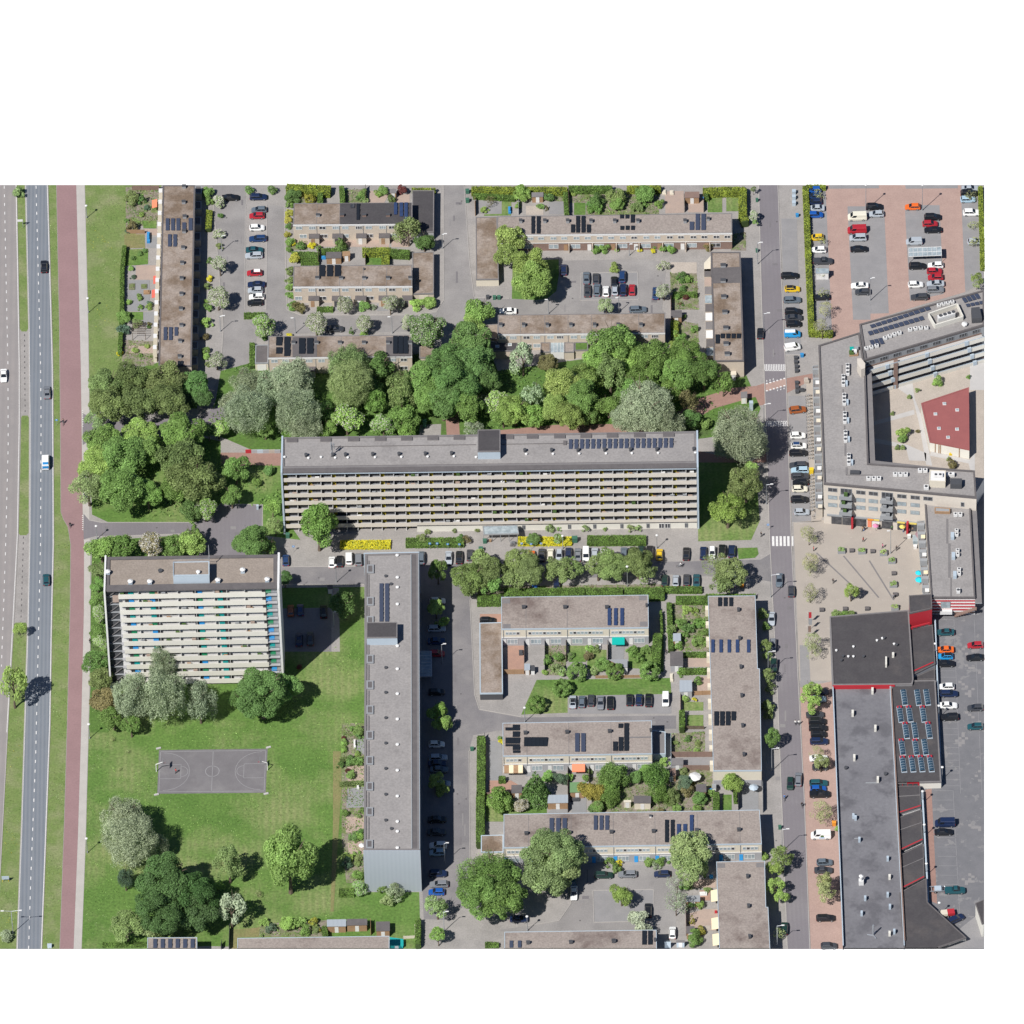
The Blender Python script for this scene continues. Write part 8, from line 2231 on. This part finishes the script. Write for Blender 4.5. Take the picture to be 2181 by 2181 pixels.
part('post',MB().tube((0,0,0),(0,0,3.0),.07,seg=5).mesh('post','steel'),sg)
part('board',MB().box(-1.4,-.05,2.2,.1,.05,2.9).mesh('board','paint_white'),sg)
# play house and small garden things
def toy(label,x,y,view,m,dims,name='garden_toy',z=0.0):
 t=thing(name,label,name.replace('_',' '),GV(view,x,y,z))
 w_,d,h=dims
 part('body',MB().box(-w_/2,-d/2,0,w_/2,d/2,h*.6).mesh('body',m),t)
 part('top',MB().prism([(-w_/2,-d/2),(w_/2,-d/2),(w_/2,d/2),(-w_/2,d/2)],h*.6,h*.7).box(-w_*.3,-d*.3,h*.7,w_*.3,d*.3,h).mesh('top',m),t)
toy('long bright blue slide in the western back gardens',1222,497,'A','bin_blue',(.8,3.6,1.2),'slide'); toy('bright blue slide in the paved corner garden at the top',330,270,'C','bin_blue',(.7,2.2,1.0),'slide')
toy('blue play crate beside the dark shed pair',732,660,'B','bin_blue',(1.1,.9,.8)); toy('left cream lounger in the top right garden',222,200,'Z','panel_cream',(1.1,1.6,.6),'sun_lounger'); toy('right cream lounger in the top right garden',327,205,'Z','panel_cream',(1.0,1.5,.6),'sun_lounger')
toy('blue plant tub beside the brown ribbed-roof shed',770,275,'Z','bin_blue',(.6,.8,.8)); toy('blue tarp in the lower right back gardens',1120,785,'T','bin_blue',(.9,.9,.8)); toy('red toy car in the lower right back gardens',1162,1115,'T','paint_red',(.6,.6,.7)); toy('white garden table in the lower right back gardens',1045,945,'T','paint_white',(1.8,1.0,.75),'garden_table')
toy('blue paddling tub by the barrel-roofed shed',1115,985,'Q','bin_blue',(1.0,.9,.6)); toy('white garden bench on the white-gravel corner',365,900,'U','paint_white',(.5,2.6,.8),'garden_bench'); toy('white garden chair on the grey ground-floor patio',1247,305,'X','paint_white',(.6,.7,.9),'garden_chair')
toy('dark lounge set below the orange summer house',1515,985,'R','paint_dark',(2.2,1.0,.7),'garden_sofa'); toy('dark lounge set on the red brick patio',655,1050,'L','paint_dark',(1.0,1.6,.7),'garden_sofa'); toy('white lounger behind the teal-awning terrace',1305,1000,'L','paint_white',(.6,1.6,.5),'sun_lounger')
toy('wooden table set in the upper right patio',650,320,'Z','patio_pink',(1.2,1.0,.75),'garden_table'); toy('wooden raised bed, left one on the grey-tiled garden',1085,895,'A','soil',(1.5,2.2,.5),'raised_bed'); toy('wooden raised bed, right one on the grey-tiled garden',1185,893,'A','soil',(1.5,1.5,.5),'raised_bed'); toy('orange wooden table on the grey-tiled garden',1207,943,'A','wood',(1.6,1.2,.75),'garden_table')
toy('white car trailer lying beside the hedge corner of the bay',195,1255,'M','panel_cream',(.8,2.6,.6),'boat_trailer'); toy('yellow box before the cream pavilion',1643,884,'I','post_yellow',(.9,.6,1.0),'box',DZ)
toy('pale sandbox in the lower right back gardens',1090,1260,'T','deck_gravel',(1.9,1.4,.3),'sandbox'); toy('black scooter row beside the orange copper car',415,360,'I','paint_dark',(1.6,.7,1.0),'scooter'); toy('covered mobility scooter by the terrace hedge of the shops',455,285,'I','deck_gravel',(1.3,1.4,1.3),'covered_scooter')
for nm,b_,v_,mm in (('red',(1272,95+110),'A','awning_coral'),('coral',(1283,830),'A','awning_red'),('scarlet',(1270,945),'A','awning_red')):
 t=thing('awning',f'{nm} awning spread over a back patio of the western terrace','awning',GV(v_,b_[0],b_[1],2.2))
 part('cloth',MB().box(-.7,-1.6*1.0,-.03,.7,1.4,.03).mesh('cloth',mm),t).rotation_euler=(0,math.radians(-14),0)
 for s_ in (-1.3,1.2): part('arm',MB().tube((-.6,s_,-.25),(.7,s_,.1),.03,seg=4).mesh('arm','steel'),t)
for x0,y0,mm,nm in ((1150,955,'awning_cream','upper'),(1155,1215,'awning_cream','middle'),(1165,1365,'awning_cream','lowest')):
 t=thing('awning',f'{nm} cream awning on the left wall of the bottom-edge terrace','awning',GV('T',x0,y0,2.3))
 part('cloth',MB().box(-.9,-1.9,-.03,.9,1.9,.03).mesh('cloth',mm),t).rotation_euler=(0,math.radians(-12),0)
 for s_ in (-1.7,1.7): part('arm',MB().tube((-.8,s_,-.2),(.9,s_,.15),.03,seg=4).mesh('arm','steel'),t)
# bicycles
def bike(label,x,y,view,rz):
 def mk_():
  b=MB()
  for cx in (-.52,.52):
   for k in range(12):
    a0,a1=k/12*2*math.pi,(k+1)/12*2*math.pi
    b.tube((cx+.34*math.cos(a0),0,.34+.34*math.sin(a0)),(cx+.34*math.cos(a1),0,.34+.34*math.sin(a1)),.03,seg=4)
  return b.mesh('wheels','tyre')
 def fr_():
  b=MB()
  for p,q in (((-.52,0,.34),(-.1,0,.85)),((-.1,0,.85),(.35,0,.8)),((.35,0,.8),(-.05,0,.32)),((-.05,0,.32),(-.1,0,.85)),((-.05,0,.32),(-.52,0,.34)),((.35,0,.8),(.52,0,.34)),((.35,0,.8),(.32,0,1.02)),((.32,-.25,1.02),(.32,.25,1.02)),((-.1,0,.85),(-.12,0,.98))):
   b.tube(p,q,.035,seg=5)
  b.box(-.24,-.08,.96,.02,.08,1.02)
  return b.mesh('frame','steel')
 t=thing('bicycle',label,'bicycle',GV(view,x,y,.02),rz,'parked bicycles')
 part('wheels',cached('bikew',mk_),t)
 part('frame',cached('bikef',fr_),t)
 return t
br_=Row('in the rack along the shop terraces','y','parked bicycles')
for k in range(34):
 y=845+k*7.4
 if 985<y<1006: continue
 o=bike(None,1722.5+(y-845)*.036+rnd(-1,1),y,'s',rnd(-.25,.25))
 br_.add(o,'bicycle',(1722,y))
br_=Row('in the rack beside the yellow bed','x','parked bicycles')
for k in range(5): br_.add(bike(None,570+k*9,155+rnd(-3,3),'L',1.4),'bicycle',(570+k,0))
for k,(x,y) in enumerate(((530,1390),(540,1405))): bike(('upper','lower')[k]+' bicycle standing alone left of the corner shop',x,y,'I',.3)
# ------------------------------------------------------------------ people: one continuous body each
def person_mesh(pose):
 me=bpy.data.meshes.new('body')
 sw=.22 if pose=='walk' else .04
 if pose=='cycle': V=[(0,0,.95),(.12,0,1.2),(.26,0,1.45),(.32,0,1.56),(.38,0,1.7),(.25,.2,1.42),(.42,.24,1.2),(.6,.22,1.08),(.25,-.2,1.42),(.42,-.24,1.2),(.6,-.22,1.08),(.08,.1,.9),(.35,.12,.72),(.12,.12,.32),(.26,.12,.28),(.08,-.1,.9),(.38,-.12,.85),(.3,-.12,.45),(.44,-.12,.42)]
 else: V=[(0,0,.95),(.01,0,1.18),(.02,0,1.42),(.02,0,1.52),(.05,0,1.66),(.02,.19,1.4),(-sw*.6,.24,1.14),(-sw*.2,.25,.9),(.02,-.19,1.4),(sw*.6,-.24,1.14),(sw*1.2,-.25,.9),(.0,.1,.9),(sw*.7,.1,.5),(sw*.5,.1,.1),(sw*.5+.14,.1,.04),(0,-.1,.9),(-sw*.3,-.1,.5),(-sw*1.2,-.1,.12),(-sw*1.2+.14,-.1,.05)]
 E_=[(0,1),(1,2),(2,3),(3,4),(2,5),(5,6),(6,7),(2,8),(8,9),(9,10),(0,11),(11,12),(12,13),(13,14),(0,15),(15,16),(16,17),(17,18)]
 Rr=[.15,.15,.17,.06,.11,.075,.055,.04,.075,.055,.04,.095,.075,.05,.04,.095,.075,.05,.04]
 me.from_pydata(V,E_,[])
 o=bpy.data.objects.new('tmp',me)
 COL.objects.link(o)
 m_=o.modifiers.new('skin','SKIN')
 for i,r in enumerate(Rr):
  sv=me.skin_vertices[0].data[i]
  sv.radius=(r,r)
  sv.use_root=i==0
 o.modifiers.new('sub','SUBSURF').levels=1
 dg=bpy.context.evaluated_depsgraph_get()
 ev=bpy.data.meshes.new_from_object(o.evaluated_get(dg))
 bpy.data.objects.remove(o)
 ev.name='body'
 return ev
def person(label,x,y,view,shirt,trousers,pose='walk',rz=0.0,hair=(.03,.02,.015),z=0.0):
 me=cached(('pers',pose),lambda: person_mesh(pose)).copy()
 for nm_,c in (('cloth_top',shirt),('cloth_legs',trousers)):
  key=f'{nm_}_{c[0]:.2f}_{c[1]:.2f}_{c[2]:.2f}'
  if key not in MATS: mat(key,c,fine=.0)
  me.materials.append(MATS[key])
 me.materials.append(MATS['skin'])
 hz=1.5
 for p in me.polygons:
  zc=p.center.z
  p.material_index=2 if zc>hz or (abs(p.center.y)>.2 and zc<.98 and pose!='cycle') else (0 if zc>.95 else 1)
 o=solo('person',me,label,'person',GV(view,x,y,z),rz,'people')
 hb=MB().lathe([(.115,1.66),(.12,1.72),(.07,1.79)],8,c=(.03 if pose!='cycle' else .36,0))
 key=f'hair_{hair[0]:.2f}'
 if key not in MATS: mat(key,hair,fine=0)
 part('hair',hb.mesh('hair',key),o)
 return o
DK,WH,RD,PK,BLU,TN=(.02,.02,.025),(.6,.6,.58),(.4,.04,.04),(.5,.12,.22),(.04,.12,.3),(.3,.2,.12)
for q in (('person in a red shirt playing on the left half of the ball court',1248,290,'W',RD,DK,'walk',.4),('person in dark clothes walking on the pale footpath beside the tower',618,742,'J',DK,DK,'walk',1.6),('person in red standing in the middle of the upper plaza',572,455,'N',RD,DK,'walk',-.8),
   ('left person of the pair before the shop windows',565,345,'N',TN,DK,'walk',.3),('right person of the pair before the shop windows',582,340,'N',DK,BLU,'walk',.5),('person in dark clothes alone on the left of the plaza',262,882,'N',DK,DK,'walk',.8),('person in pink between the upper planters',772,520,'N',PK,DK,'walk',0),
   ('person in dark clothes beside the curved plaza lamp',915,545,'N',DK,DK,'walk',.6),('person in grey leaning over the lowest right cube seat',885,1040,'N',(.15,.16,.18),DK,'walk',1.2),('person in white sitting out under the yellow parasol',985,355,'N',WH,BLU,'stand',0),('person in pink at the right red pillar',1045,360,'N',PK,DK,'stand',.4),('person in tan clothes right of the red pillar',1085,350,'N',TN,DK,'stand',2),
   ('person in lilac before the dark shop door',850,325,'N',(.35,.25,.42),DK,'stand',1),('person in green before the dark shop door',868,335,'N',(.1,.2,.1),DK,'stand',2),('person in black beside the pink parasol',740,320,'N',DK,DK,'stand',1.4),('person in red sitting near the left plaza trees',62,550,'N',RD,DK,'stand',0),
   ('left person of the two in white on the lower eastern road',62,895,'O',WH,DK,'walk',1.5),('right person of the two in white on the lower eastern road',95,895,'O',WH,DK,'walk',1.5),('person in dark clothes on the pavement above the zebra crossing',932,90,'M',DK,DK,'walk',.5),('person in grey on the path beside the dark-roofed shed',150,1055,'M',DK,DK,'walk',1),
   ('person in dark clothes walking below the bicycles of the corner shop',530,1378,'I',DK,BLU,'walk',1)):
 person(*q)
for lb,x,y,v_,c,rz in (('upper cyclist in dark clothes on the red cycle path',520,555,'E',DK,1.5),('lower cyclist in dark clothes on the red cycle path',578,1395,'E',DK,-1.6),('cyclist in blue on the lower eastern road',262,200,'P',BLU,1.5),('cyclist in dark clothes nearest the red brick pavement',400,250,'P',DK,-1.5),('cyclist in white on the street below the flats',262,340,'M',WH,0)):
 o=bike('bicycle ridden by the '+lb,x,y,v_,rz)
 o['group']='ridden bicycles'
 person(lb,x,y,v_,c,DK,'cycle',rz)
for r in list(ROWS.values()): r.finish()
